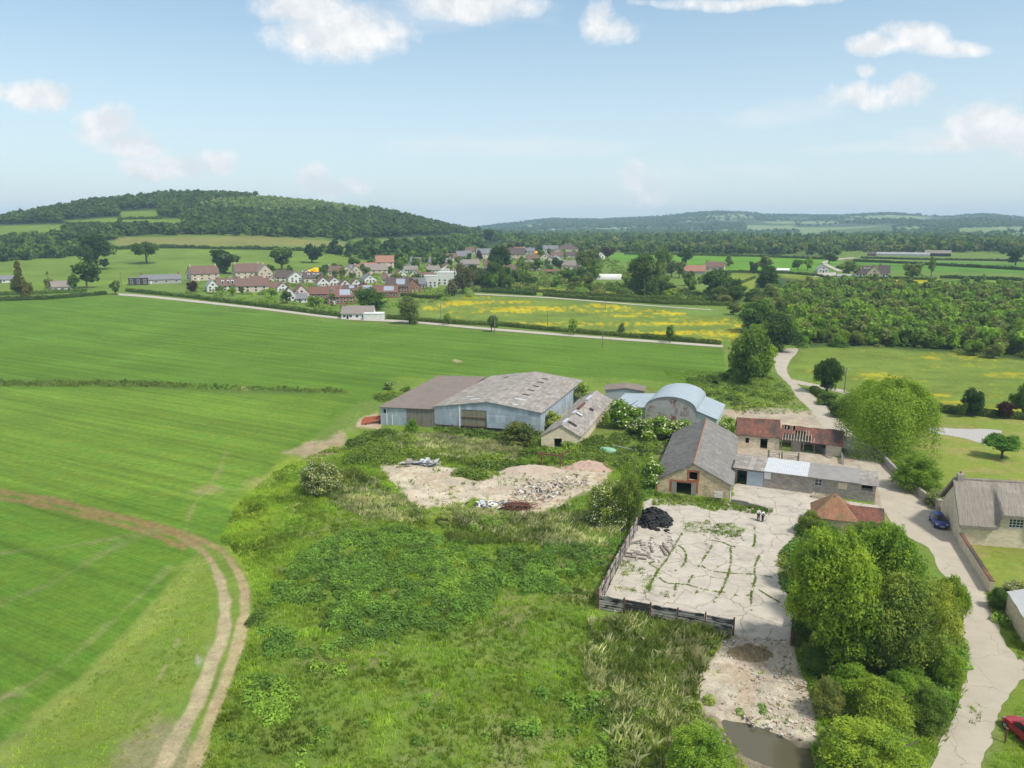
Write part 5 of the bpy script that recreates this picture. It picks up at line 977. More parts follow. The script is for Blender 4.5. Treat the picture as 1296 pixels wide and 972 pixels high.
house(686,726,346.5,341.5,'b','R','long low red brick sheds before the tan houses','L',0,win=0,ch=0,name='brick_shed',cat='shed'); house(1060,1076,352,347,'w','x','low white shed left of the white farmhouse','L',0,win=0,ch=0,name='low_shed',cat='shed')
def tunnel():
    b=P(770,354); w=32*mpp(b); m=MB(); n=14; D=9.; pr=[(D/2-D/2*math.cos(math.pi*i/n),3.9*math.sin(math.pi*i/n)) for i in range(n+1)]; vs=[(x,y,z) for x in (-w/2,w/2) for y,z in pr]; fs=[(i,i+1,n+2+i,n+1+i) for i in range(n)]+[tuple(range(n+1)),tuple(range(n+1,2*n+2))]
    m.add(vs,fs); o=m.build('polytunnel',WM['w'],smooth=False); o.location=b; o.rotation_euler=(0,0,-math.atan2(b[0],b[1])-.05); tag(o,'white polytunnel among the trees right of the village','polytunnel')
tunnel()
# ------------------------------------------------------------------ vegetation
OAK=(.040,.072,.020); DKG=(.026,.052,.018); MIDG=(.062,.105,.026); BRT=(.090,.152,.026); YEL=(.13,.18,.03); GRY=(.085,.11,.045); COP=(.035,.016,.022); LIME=(.105,.168,.030); TWIG=(.098,.138,.04); GOLD=(.60,.42,.02); OLV=(.095,.115,.045)
WILLOW=make_willow(5,3600,.0115)
def willow():
    b=P(1120,572); k=mpp(b); e=empty('willow_tree',tuple(b),.4,'large yellow green weeping willow beside the lane','tree'); w=124*k; h=hgt(b,478); e.scale=(w,w,h); inst('crown',WILLOW,e,color=(.125,.180,.028)); inst('trunk',TRUNKS[1],e)
willow()
T=tree_px
# right hand clump by the yard
for a in ((1050,850,140,195,BRT,'broad bright green tree overhanging the right end of the yard',dict(level='hi')),
 (1108,800,115,150,LIME,'bright green tree rising behind the clump beside the lane',dict(level='hi')),
 (1070,785,90,125,BRT,'bright tree at the back of the clump covering the pyramid roof',dict(level='hi')),
 (1132,862,120,160,TWIG,'feathery olive tree in the middle of the clump by the lane',dict(level='hi',kind='loose')),
 (1175,850,80,135,(.125,.16,.04),'thin olive green tree on the lane side of the clump',dict(level='hi',kind='loose')),
 (1202,806,50,88,YEL,'lime green young tree leaning over the lane at the clump edge',dict(level='hi',kind='loose')),
 (1022,815,60,105,MIDG,'dark leaved small tree at the foot of the yard clump',dict(level='hi')),
 (1035,748,66,92,BRT,'leafy tree at the yard side of the pyramid roof',dict(level='hi')),
 (1098,738,76,84,MIDG,'green tree in front of the red wing roof',dict(level='hi')),
 (1085,850,70,110,LIME,'yellow green tree filling the front of the clump',dict(level='hi',kind='loose'))): T(*a[:6],**a[6])
for a in ((1100,985,140,78,LIME,'wide bright green round bush at the bottom edge of the picture'),(1112,917,92,68,(.12,.175,.034),'round light green bush above the widest bottom bush'),(1170,915,70,55,MIDG,'dark green bush between the round bushes and the lane'),(1046,905,50,55,GRY,'grey twiggy bush beside the pond bank'),(1195,868,50,60,BRT,'bright bush on the lane bank below the lime tree'),(1045,852,70,40,MIDG,'low dark bush under the clump beside the bare mound'),
 (1082,895,84,62,BRT,'ragged shrub under the middle of the clump',),(1132,900,70,60,LIME,'pale shrub under the feathery olive tree',),
 (885,990,100,85,(.125,.19,.04),'pale green willowy bush at the bottom left of the pond'),(1150,878,60,45,BRT,'low green bush beneath the olive trees')): T(*a[:6],kind='dome',level='hi',name='bush',cat='bush')
for a in ((407,622,62,50,(.115,.145,.045),'elder bush in white blossom beside the field track','elder'),(772,662,72,62,(.115,.15,.035),'flowering elder with white heads beside the tyre heap','elder'),(796,668,44,78,TWIG,'straggly twiggy olive bush at the fence end','loose'),(825,618,40,48,LIME,'bright green bush against the left barn wall','elder'),(655,562,52,36,(.085,.10,.035),'olive green bush in front of the cattle shed','dome'),(523,546,20,20,BRT,'small bright bush against the boarded lean-to wall','dome'),(735,513,24,36,LIME,'flowering elder at the back corner of the cattle shed','elder'),(699,545,26,32,YEL,'yellow green elder between the cattle shed and narrow shed','elder'),
 (786,540,52,48,BRT,'dark elder against the left lean-to of the arched barn','elder'),(838,532,26,36,LIME,'tall elder in front of the rusty arch','elder'),(832,556,52,38,LIME,'elder in full white flower below the rusty arch','elder'),(858,556,44,36,BRT,'elder in flower at the right foot of the arch','elder'),(806,552,34,26,MIDG,'low elder at the left foot of the arch','elder'),(920,552,32,30,LIME,'bright elder between the stone barn and the cowhouse','elder'),(491,493,16,15,LIME,'lone elder in the weedy strip behind the lean-to','elder'),(563,662,24,20,YEL,'small elder with cream flowers amid the dark grass','elder'),
 (1158,620,66,52,BRT,'broad bright shrub behind the lane wall','dome'),(1186,640,36,24,(.10,.14,.03),'flowering shrub at the end of the lane wall','elder'),(1292,757,52,26,(.15,.17,.06),'creamy blossoming shrub above the stone outbuilding','elder'),(1262,770,30,30,MIDG,'dark green shrub below the tiled garden wall end','dome'),(1046,512,30,20,MIDG,'dark shrub along the lane above the willow','dome'),(1065,527,36,26,OAK,'dark shrub at the upper left foot of the willow','dome'),(1026,676,40,34,MIDG,'ivy green bush at the left of the pyramid roof','dome')): T(*a[:6],kind=a[6],level='mid' if a[1]<640 and a[2]<60 else 'hi',name='bush',cat='bush')
for a in ((1046,497,42,46,OAK,'round dark tree standing on the side track','round','hi'),(1231,527,30,38,DKG,'dark upright tree at the garden edge of the meadow','round','mid'),(1268,580,46,34,(.09,.16,.035),'small umbrella shaped garden tree on the lawn','umbrella','mid'),(1215,528,16,22,OAK,'small leaning dark tree left of the upright garden tree','loose','mid'),(1272,530,24,24,COP,'dark leaved small tree at the right garden edge','round','mid'),(1294,525,30,40,MIDG,'green tree at the right picture edge behind the garden','round','mid'),
 (945,485,56,66,MIDG,'tall green tree at the crop corner beside the lane','round','mid'),(966,478,40,45,BRT,'lighter green tree right of the crop corner tree','round','mid'),(930,475,30,35,(.10,.14,.05),'pale thin tree at the left of the lane corner trees','loose','mid'),(985,445,54,46,DKG,'darkest tree above the lane corner','round','mid'),
 (955,420,50,42,MIDG,'green tree at the meadow end of the lane','round','mid'),
 (123,341,46,46,DKG,'largest dark oak standing alone on the hill pasture','round','mid'),(186,334,34,30,OAK,'spreading oak with a browse line right of the largest oak','umbrella','mid'),(27,378,30,46,(.055,.065,.022),'tall dark conifer behind the left hedge','cone','mid'),(62,366,14,22,GRY,'slender grey green conifer beside the tan barn','cone','lo'),(110,365,36,34,OAK,'dark bushy tree at the left lane corner','round','lo'),(95,368,20,22,MIDG,'lighter tree left of the lane corner tree','round','lo'),(146,373,20,18,MIDG,'small round tree at the end of the far lane','round','lo'),
 (519,410,33,34,(.075,.105,.045),'grey green round willow beside the far lane','round','mid'),(467,393,46,30,(.06,.10,.025),'broad green tree behind the lone white bungalow','round','mid'),(395,333,30,24,DKG,'dark round oak above the village houses','round','lo'),(285,346,46,30,DKG,'dark oak clump right of the brown roofed stone house','round','lo'),(283,346,18,22,MIDG,'brighter round tree before the dark oak clump','round','lo'),(357,342,36,30,OAK,'green tree clump behind the mid village houses','round','lo'),(245,371,18,16,COP,'dark purple tree at the left end of the bungalows','round','lo'),(398,350,16,11,GOLD,'bright yellow garden tree in the village','round','lo'),(458,366,10,10,COP,'small purple tree beside the white gable terrace','round','lo'),(527,338,10,9,COP,'purple tree above the village white cottage','round','lo'),(769,327,20,14,COP,'purple beech at the right end of the village','round','lo'),(679,327,8,9,(.5,.38,.03),'small yellow tree below the white house with slates','round','lo'),(607,330,12,14,COP,'purple tree below the pink cream slate house','round','lo'),
 (620,308,20,18,DKG,'dark oak standing between the hills','round','lo'),(632,350,32,40,DKG,'tallest dark tree at the village meadow corner','round','mid'),(586,372,34,42,(.075,.075,.05),'brownish bare tree by the white villa','loose','mid'),(572,374,22,22,(.085,.08,.055),'lower brownish tree in the villa garden','loose','lo'),(745,352,36,38,GRY,'grey green willow behind the polytunnel','round','mid'),(818,376,50,52,OAK,'biggest oak right of the polytunnel','round','mid'),(838,348,26,36,MIDG,'tall pale tree behind the biggest oak','round','mid'),(906,374,54,34,OAK,'broad dark oak below the orange barn','round','mid'),(972,372,36,34,OAK,'dark oak right of the broad oak','round','mid'),(847,377,20,12,YEL,'small yellow green bushy tree by the verge','round','lo'),
 (1074,350,32,20,MIDG,'round tree left of the white farmhouse','round','lo'),(1154,351,28,20,(.09,.13,.035),'pale round tree right of the white farmhouse','round','lo'),(1178,350,14,24,MIDG,'tall narrow tree in the hedge right of the farmhouse','loose','lo'),(1285,336,26,22,DKG,'dark oak at the right picture edge','round','lo'),(967,346,22,22,GRY,'grey tree before the white roofed shed','round','lo'),(954,346,14,16,OAK,'dark tree left of the white roofed shed','round','lo'),(1010,342,16,14,MIDG,'tree right of the white roofed shed','round','lo'),(1022,342,16,16,BRT,'brighter tree beside the field edge near the farm yard','round','lo'),(868,336,24,22,DKG,'dark tree just behind the orange barn','round','lo'),(922,337,14,16,GRY,'thin tree right of the dark red roofed house','loose','lo'),(1049,334,18,14,DKG,'dark tree at the turn of the farm road','round','lo')): T(*a[:6],kind=a[6],level=a[7])
for i,(x,yb,h) in enumerate(((622,420,21),(726,424,22),(786,425,18),(848,434,22),(567,412,15))): T(x,yb,h*.85,h,[MIDG,LIME,GRY,MIDG,YEL][i],['dark sapling on the far lane at the pale pole','lime sapling on the far lane mid way','grey green sapling on the far lane','round dark sapling at the right of the far lane','yellow sapling by the far lane pole'][i],kind='loose',level='lo')
NT_=[0]
def belt(poly,n,wm,hm,cols,label,group,kind='round',level='lo',seed=0,sep=.55,maxn=None):
    rg=np.random.default_rng(seed); W=np.array([P(*q)[:2] for q in poly]); lo,hi=W.min(0),W.max(0); pts=[]; tries=0
    while len(pts)<n and tries<n*60:
        tries+=1; p=rg.uniform(lo,hi)
        if not inpoly(p[0:1],p[1:2],W)[0]: continue
        w=rg.uniform(*wm); u_,v_=proj(p[0],p[1],G(*p))
        if any(a<u_<c and b<v_<d+18 for a,b,c,d in KEEP): continue
        if any(math.hypot(p[0]-a,p[1]-b)<sep*(w+c)/2 for a,b,c in pts): continue
        pts.append((p[0],p[1],w)); c=np.array(cols[rg.integers(len(cols))])*rg.uniform(.85,1.15); tree((p[0],p[1],G(*p)-.1),w,rg.uniform(*hm)*w/np.mean(wm),tuple(c),label,group=group,kind=kind,level=level,parts=level not in('tiny',)); NT_[0]+=1
GM=[OAK,MIDG,MIDG,(.05,.09,.025),(.075,.115,.03),BRT,OLV]
KEEP=[(752,345,790,356)]
belt([(240,372),(240,362),(330,372),(430,385),(430,392),(330,384)],9,(4,8),(4,6),[MIDG,BRT,OAK],'garden tree behind the far lane hedge','garden trees behind the far lane hedge','round','lo',3)
belt([(290,352),(420,345),(560,341),(600,340),(600,362),(560,366),(480,372),(390,372),(300,364)],34,(4,8),(4.5,8.5),GM,'green garden tree among the village houses','garden trees among the village houses','round','lo',4)
belt([(395,342),(500,335),(560,333),(600,330),(600,338),(540,343),(420,348)],18,(7,12),(7,11),GM,'green tree on the upper side of the village','trees on the upper side of the village','round','lo',5)
belt([(596,352),(640,352),(640,372),(600,374)],8,(9,14),(9,13),[DKG,OAK,MIDG],'dark tree of the copse at the meadow corner','trees of the copse at the meadow corner','round','mid',6,.5)
belt([(640,356),(740,352),(830,360),(830,372),(740,366),(640,362)],20,(7,13),(7,12),GM,'tree of the belt behind the yellow strip','trees of the belt behind the yellow strip','round','lo',7,.5)
belt([(610,318),(700,322),(780,326),(790,345),(740,346),(690,350),(640,352),(612,345)],30,(6,11.5),(5.5,10),GM,'tree among the houses at the right of the village','trees among the houses at the right of the village','round','lo',8)
belt([(770,352),(850,350),(880,355),(870,380),(800,378)],9,(8,13),(8,12),[OAK,MIDG,GRY],'tree of the thicket around the biggest oak','trees of the thicket around the biggest oak','round','lo',9,.5)
belt([(900,385),(940,372),(1010,380),(1010,420),(945,415)],26,(6,12),(5,9),[GRY,MIDG,OLV,OAK],'grey green tree of the willow thicket at the meadow end','trees of the willow thicket','round','mid',10,.45)
belt([(945,430),(1000,425),(1005,442),(960,446)],7,(5,9),(5,8),[BRT,MIDG,DKG],'tree of the thicket at the lane bend','trees of the thicket at the lane bend','round','mid',13,.5)
belt([(950,408),(1000,408),(1100,412),(1296,424),(1360,428),(1360,458),(1296,458),(1200,446),(1100,440),(1010,440)],58,(4,8),(4.5,8),[MIDG,BRT,OLV,LIME,BRT,GRY],'young broadleaf tree at the front of the plantation','young trees at the front of the plantation','round','mid',11,.42)
# masses of far trees nobody could count
def wood(name,label,pts,wm,leafn,cols,seed,hm=(.9,1.15)):
    rg=np.random.default_rng(seed); pro=[]
    for i in range(6):
        C,d,k,L,R=crown_pts(np.random.default_rng(seed*10+i),7,leafn,'round'); nr=d*.8+rg.normal(size=d.shape)*.4+np.array([0,0,.25]); V,Q=leaf_quads(C,nr,.10*(.7+.6*rg.random(len(C)))*math.sqrt(200/leafn)**.7,rg); g=1+.35*(rg.random(7)[k]-.5)+.3*(rg.random(len(C))-.5)
        for c,r in zip(L,R): v,f=blob(c,r*.8,rg,6,4); Q=np.vstack([Q,f+len(V)]); V=np.vstack([V,v]); g=np.concatenate([g,np.ones(len(f))])
        pro.append((V,Q,g))
    VV=[];QQ=[];CC=[];n=0
    for i,(x,y,z) in enumerate(pts):
        V,Q,g=pro[i%6]; w=rg.uniform(*wm); a=rg.uniform(0,6.28); c,s=math.cos(a),math.sin(a); h=w*rg.uniform(*hm); X=np.column_stack([(V[:,0]*c-V[:,1]*s)*w+x,(V[:,0]*s+V[:,1]*c)*w+y,V[:,2]*h+z-.06*h]); VV.append(X); QQ.append(Q+n); n+=len(V); CC.append(g[:,None]*np.array(cols[rg.integers(len(cols))])*rg.uniform(.8,1.2))
    o=npmesh(name,np.vstack(VV),np.vstack(QQ),LEAFA,np.vstack(CC)); return tag(o,label,None,None,'stuff')
rg=np.random.default_rng(21)
def thin(pts,cell):
    seen={};out=[]
    for p in pts:
        k=(int(p[0]//cell),int(p[1]//cell))
        if k not in seen: seen[k]=1; out.append(p)
    return np.array(out)
# plantation behind its front trees
pl=thin(scatter([(1000,368),(1062,361),(1190,366),(1420,367),(1420,430),(1360,430),(1296,426),(1100,414),(1000,410),(950,410),(940,400)],.13,rg),3.9); pl2=thin(scatter([(950,410),(1000,408),(1100,412),(1296,424),(1420,430),(1420,456),(1296,454),(1200,442),(1100,437),(1010,436)],.16,rg),3.3)
wood('young_wood','dense young wood stretching away behind the plantation front',np.vstack([pl,pl2]),(3.6,7.5),200,[(.07,.115,.03),BRT,(.10,.165,.03),OLV,LIME,(.065,.11,.033),GRY],31,(.8,1.55))
# wooded hill
def hill_pts():
    n=26000; d=np.sqrt(rg.uniform(930**2,1640**2,n)); a=rg.uniform(az_of(-120),az_of(612),n); x=d*np.sin(a);y=d*np.cos(a);z=terrain(x,y); u,v=proj(x,y,z); k=np.ones(n,bool)
    for q in ([(80,278),(150,273),(232,275),(230,286),(110,285),(78,284)],[(148,266),(200,264),(204,277),(153,278)],[(-300,288),(80,282),(84,297),(0,303),(-300,306)],[(135,298),(330,296),(440,305),(430,316),(330,312),(135,313)],[(420,303),(615,295),(612,306),(440,313)],[(-300,311),(480,318),(500,340),(-300,380)]): k&=~(inpoly(u,v,np.array(q))|inpoly(u,v-4,np.array(q))|inpoly(u,v-8,np.array(q)))
    k&=(z-base_rise(d)>-1)&(v<322+ (u<0)*10)
    return np.column_stack([x,y,z])[k],u[k]
hpz,hu=hill_pts(); o_=thin(hpz,9.5); 
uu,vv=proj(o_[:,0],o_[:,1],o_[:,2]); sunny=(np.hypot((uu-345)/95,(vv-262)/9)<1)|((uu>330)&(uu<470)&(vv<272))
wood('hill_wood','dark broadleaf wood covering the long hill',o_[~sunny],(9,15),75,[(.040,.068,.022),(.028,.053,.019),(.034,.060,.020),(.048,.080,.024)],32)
wood('sunlit_hill_wood','trees on the wooded hill crest coloured paler as a sunlit patch',o_[sunny],(6,10),75,[(.105,.15,.065),(.08,.12,.05),(.125,.165,.078)],33)  # sunlit patch on the crest, put into paler crown colours
# hedgerow trees over the plain and the far ridge
def far_pts(n,d0,d1,a0,a1,thr,sc,seed,cell):
    d=np.sqrt(rg.uniform(d0**2,d1**2,n)); a=rg.uniform(az_of(a0),az_of(a1),n); x=d*np.sin(a);y=d*np.cos(a); f=fbm(x/sc,y/sc*.8,seed,4); h=np.minimum(abs((x*.9+y*.3)/170%1-.5),abs((y*.95-x*.2)/210%1-.5)); k=(f>thr)|((h<.02)&(vnoise(x/40,y/40,5)>.3)); z=terrain(x,y); u,v=proj(x,y,z)
    for q in ([(770,319),(1070,326),(1066,345),(780,333)],[(1080,323),(1500,329),(1500,368),(1060,362)],[(930,344),(1062,348),(1062,364),(900,374)],[(940,281),(1005,279),(1010,291),(945,293)],[(1010,290),(1060,284),(1130,286),(1130,297),(1010,298)],[(1215,289),(1296,287),(1296,294),(1205,297)],[(1105,273),(1200,276),(1195,280),(1105,278)]): k&=~inpoly(u,v,np.array(q))
    k&=~((d<1000+300*fbm(x/200,y/200,77,3))&(v>308)); return thin(np.column_stack([x,y,z])[k],cell)
wood('plain_trees','hedgerow trees and copses scattered over the plain beyond the village',far_pts(9000,800,2600,590,1420,.57,240,41,13),(10,18),110,[OAK,MIDG,DKG,(.06,.095,.03)],34)
wood('plain_copses','dark copses along the far side of the plain',thin(np.vstack([scatter(q,.0026,rg) for q in ([(800,313),(900,302),(1060,312),(1060,323),(900,321)],[(1030,318),(1040,301),(1180,303),(1296,309),(1400,312),(1400,325),(1296,322)],[(640,318),(640,303),(780,308),(790,320)])]),11),(9,16),110,[OAK,DKG,MIDG,OLV],37)
wood('far_ridge_woods','woods and hedgerows on the far ridge',far_pts(40000,2600,6100,560,1450,.55,330,42,17),(14,25),26,[OAK,DKG,(.05,.085,.03)],35,(.5,.75))
wood('hedgerow_belt','belt of hedgerow trees at the foot of the wooded hill',thin(np.vstack([scatter(q,.02,rg) for q in ([(-200,330),(30,320),(95,312),(95,326),(0,332),(-200,345)],[(95,301),(150,300),(330,299),(450,306),(450,302),(330,294),(220,292),(100,296)],[(400,322),(520,312),(610,305),(600,322),(520,330),(480,330)],[(-200,306),(90,300),(140,292),(146,304),(60,312),(-200,318)],[(480,330),(540,326),(560,332),(500,338)])]),8.5),(8,15),130,[OAK,DKG,MIDG],36)
# ---- hedges
HI=[0]
def hedge(label,pts,h,wd,color,noise=.25):
    HI[0]+=1; rg=np.random.default_rng(100+HI[0]); W=np.array([P(*p) for p in pts]); seg=np.linalg.norm(np.diff(W[:,:2],axis=0),axis=1); L=seg.sum(); dist=np.hypot(*W.mean(0)[:2]); ls=max(.16,dist*.00125); n=int(min(L*(2*h+wd)/(ls*ls)*1.1,16000)); cum=np.concatenate([[0],np.cumsum(seg)])
    s=rg.uniform(0,L,n); i=np.clip(np.searchsorted(cum,s)-1,0,len(seg)-1); t=(s-cum[i])/seg[i]; c=W[i]+(W[i+1]-W[i])*t[:,None]; d=unit((W[i+1]-W[i])[:,:2]); nr=np.column_stack([-d[:,1],d[:,0]])
    hh=h*(1+noise*2*(fbm(s/4.,s*0+HI[0],5,3)-.5)); a=rg.uniform(0,math.pi,n); rr=1-.25*rg.random(n)**2; off=np.cos(a)*wd/2*rr; z=np.sin(a)**.6*hh*rr
    C=np.column_stack([c[:,0]+nr[:,0]*off,c[:,1]+nr[:,1]*off,terrain(c[:,0],c[:,1])+z]); N_=np.column_stack([nr*np.cos(a)[:,None],np.sin(a)])+rg.normal(size=(n,3))*.45; V,Q=leaf_quads(C,N_,ls*(.6+.7*rg.random(n)),rg); g=(1+.4*(rg.random(n)-.5)+.5*(fbm(s/3,s*0+7,9,3)-.5))
    m=int(L/ max(1.5,ls*3))+2; ss=np.linspace(0,L,m); i=np.clip(np.searchsorted(cum,ss)-1,0,len(seg)-1); t=(ss-cum[i])/seg[i]; c=W[i]+(W[i+1]-W[i])*t[:,None]; d=unit((W[i+1]-W[i])[:,:2]); nr=np.column_stack([-d[:,1],d[:,0]])*wd*.38; zb=terrain(c[:,0],c[:,1]); hh=h*.8*(1+noise*2*(fbm(ss/4.,ss*0+HI[0],5,3)-.5))
    ring=[np.column_stack([c[:,:2]+nr*k,zb+hh*q]) for k,q in ((-1,-.1),(-.9,.75),(-.4,1),(.4,1),(.9,.75),(1,-.1))]; B_=np.stack(ring,1).reshape(-1,3); f=np.array([(r*6+j,r*6+j+1,(r+1)*6+j+1,(r+1)*6+j) for r in range(m-1) for j in range(5)]); Q=np.vstack([Q,f+len(V)]); V=np.vstack([V,B_]); g=np.concatenate([g,np.ones(len(f))])
    o=npmesh('hedge',V,Q,LEAF,g[:,None]*np.ones((1,3))); o.color=(*color,1); return tag(o,label,'hedge')
HG=(.052,.085,.024); HL=(.07,.11,.028); HD=(.04,.065,.02)
hedge('long trimmed hedge behind the far lane before the bungalows',[(160,369),(240,377),(330,388),(415,399),(440,402)],2.2,2.,HL)
hedge('hedge behind the far lane beside the buttercup meadow',[(490,403),(560,409),(640,413),(700,419),(800,427),(860,432),(912,436)],1.8,2.,HG)
hedge('dark hedge along the far edge of the crop at the left',[(-60,384),(0,381),(60,379),(135,373)],2.2,2.5,HD); hedge('paler hedge just behind the left crop hedge',[(-60,377),(0,374),(60,372),(110,369)],2.,2.,HL)
hedge('left half of the double hedge behind the buttercup meadow',[(612,370),(640,371.5),(678,374)],2.6,2.5,HG); hedge('right half of the double hedge behind the buttercup meadow',[(688,374.5),(760,380),(840,385),(925,387)],2.4,2.5,HG)
hedge('upper hedge of the double hedge below the yellow strip',[(640,367),(700,371),(790,377),(860,381),(930,383)],2.2,2.5,HG)
hedge('hedge at the bottom of the hill pasture',[(-60,336),(0,331),(60,326),(100,323)],2.5,3,HD); hedge('tall hedge between the hill pasture and the tan field',[(146,316),(200,314),(262,315),(330,316),(400,318),(432,322)],3.2,3.5,HD,.5)
hedge('hedge under the tan hill field at the left',[(80,286),(150,284),(232,286)],3,4,OAK,.5); hedge('short hedge between the upper hill fields',[(150,278),(205,277)],3,4,OAK,.5)
hedge('garden hedge in front of the red solar house',[(508,375),(530,377),(556,379),(557,376)],2.,2.,HD)
hedge('hedge along the bottom of the white farmhouse garden',[(1070,353),(1130,353.5),(1185,354.5)],1.8,2,HD); hedge('dark hedge right of the white farmhouse',[(1190,352),(1250,354),(1330,357)],2.2,2.5,HD)
hedge('upper field hedge across the right plain',[(1080,331),(1150,334),(1220,338),(1330,344)],2.4,2.5,HD); hedge('hedge below the glasshouse field',[(1090,327),(1160,329),(1240,330),(1330,332)],2.,2.5,HD)
hedge('hedge between the orange barn and the farm yard',[(918,345),(960,345),(1000,346.5),(1030,349),(1042,351)],1.8,2,HD); hedge('sloping hedge below the dark red roofed house',[(915,366),(940,358),(955,352)],1.6,1.8,HG)
hedge('hedge at the back of the bright right field',[(790,322),(860,323),(960,325),(1060,329)],2.5,3,HD)
for i,(x,y) in enumerate(((822,283),(868,278),(872,281),(940,276),(985,280),(953,277),(740,290),(765,292),(905,275),(700,291),(1020,279),(1090,297),(800,288),(778,289))): house(x-2.2,x+2.2,y,y-2.2,'w',['t','g'][i%2],'tiny white house far off on the wooded ridge','L',0,win=0,ch=0,name='ridge_house')['group']='houses far off on the ridge'
hedge('dark hedge between the right meadow and the garden',[(1186,521),(1215,524),(1250,527),(1330,534)],1.8,2.,HD)
hedge('hedge along the lane above the willow',[(1028,495),(1040,503),(1054,514),(1066,530)],1.8,1.8,HG,.4)
hedge('low hedge at the right of the far lane end',[(905,487),(930,470)],1.5,2.,HG,.5)
# ---- grass, nettles, brambles: uncountable growth
def blades(name,label,patches,seed):
    """patches: (polygon, tufts per m2, height range, colours, blades, avoid)"""
    rg=np.random.default_rng(seed); Vs=[];Cs=[];n0=0
    for poly,dens,hr,cols,nb,av in patches:
        X=scatter(poly,dens,rg,av); n=len(X)
        if not n: continue
        clump=.45+1.1*fbm(X[:,0]/1.6,X[:,1]/1.6,seed,3); tone=fbm(X[:,0]/3.5,X[:,1]/3.5,seed+5,4); hue=fbm(X[:,0]/6,X[:,1]/6,seed+9,3)
        h=np.repeat(rg.uniform(*hr,n)*clump,nb); b=np.repeat(X,nb,0)+np.column_stack([rg.normal(0,.13,(n*nb,2)),np.zeros(n*nb)-.03]); a=rg.uniform(0,6.283,n*nb); ln=np.abs(rg.normal(0,.38,n*nb))+.08; w=rg.uniform(.022,.05,n*nb)*(.7+.5*h)
        dx,dy=np.cos(a),np.sin(a); tip=b+np.column_stack([dx*ln*h,dy*ln*h,h]); s=np.column_stack([-dy*w,dx*w,np.zeros(n*nb)]); mid=b+np.column_stack([dx*ln*h*.3,dy*ln*h*.3,h*.6])
        Vs.append(np.stack([b-s,b+s,mid+s*.75,tip],1).reshape(-1,3)); cc=np.array(cols); k=np.repeat(np.clip((hue*1.6-.3+.25*rg.normal(size=n))*len(cc),0,len(cc)-1).astype(int),nb); Cs.append(cc[k]*np.clip(.28+1.45*np.repeat(tone,nb),.4,1.6)[:,None]*(.8+.4*rg.random((n*nb,1))))
    V=np.vstack(Vs); o=npmesh(name,V,np.arange(len(V)).reshape(-1,4),BLADE,np.vstack(Cs)); return tag(o,label,None,None,'stuff')
def clumps(name,label,patches,seed,mat=None):
    """leafy mounds: (polygon, per m2, radius range, height range, colours, leaf size, avoid)"""
    rg=np.random.default_rng(seed); Vs=[];Qs=[];Cs=[];n0=0
    for poly,dens,rr,hr,cols,ls,av in patches:
        X=scatter(poly,dens,rg,av); W_=np.array([P(*q)[:2] for q in poly]); X=X[sdist(X[:,0],X[:,1],W_)>4*(fbm(X[:,0]/2.5,X[:,1]/2.5,seed+8,3)-.35)*(dens>.5)]; X=X[fbm(X[:,0]/3.,X[:,1]/3.,seed+3,3)>.43]
        for p in X:
            r=rg.uniform(*rr);h=rg.uniform(*hr); n=int(10+26*r*r/(ls*ls)*.12); n=min(n,140); d=sphere_pts(rg,n); d[:,2]=abs(d[:,2]); q=.75+.3*rg.random(n); C=p+d*np.array([r,r,h])*q[:,None]; V,Q=leaf_quads(C,d*.6+np.array([0,0,.5])+rg.normal(size=d.shape)*.4,ls*(.6+.8*rg.random(n)),rg); Vs.append(V);Qs.append(Q+n0);n0+=len(V)
            c=np.array(cols[int(np.clip(fbm(p[0]/4.,p[1]/4.,seed,3)*1.8*len(cols)-.4*len(cols),0,len(cols)-1))]); Cs.append(c*rg.uniform(.8,1.2)*(.75+.5*rg.random((n,1))))
    o=npmesh(name,np.vstack(Vs),np.vstack(Qs),LEAFA,np.vstack(Cs)); return tag(o,label,None,None,'stuff')
YP=np.array(yard_poly)-np.array([0,1]); RUBP=np.array(PAINT[[i for i,p in enumerate(PAINT) if p[1]==PALE][0]][0]); MND=np.array([(890,855),(910,820),(930,800),(1003,800),(1012,850),(1030,890),(1036,940),(1000,975),(930,930),(885,900)])
LANEP=np.array(lane_l+lane_r[::-1]); TRK=np.vstack([track_L[(track_L[:,1]>664)]-np.array([9,0]),track_R[::-1]+np.array([11,-4])]); AV=[YP,RUBP,MND,LANEP,TRK]
G1=[(.072,.118,.024),(.095,.155,.028),(.12,.185,.032),(.145,.205,.040)]; G2=[(.12,.19,.030),(.145,.215,.034),(.17,.23,.042)]; DRY=[(.27,.265,.225),(.21,.225,.165),(.11,.15,.055),(.31,.305,.26),(.13,.165,.065)]; DG=[(.065,.098,.03),(.085,.12,.036),(.11,.14,.05)]
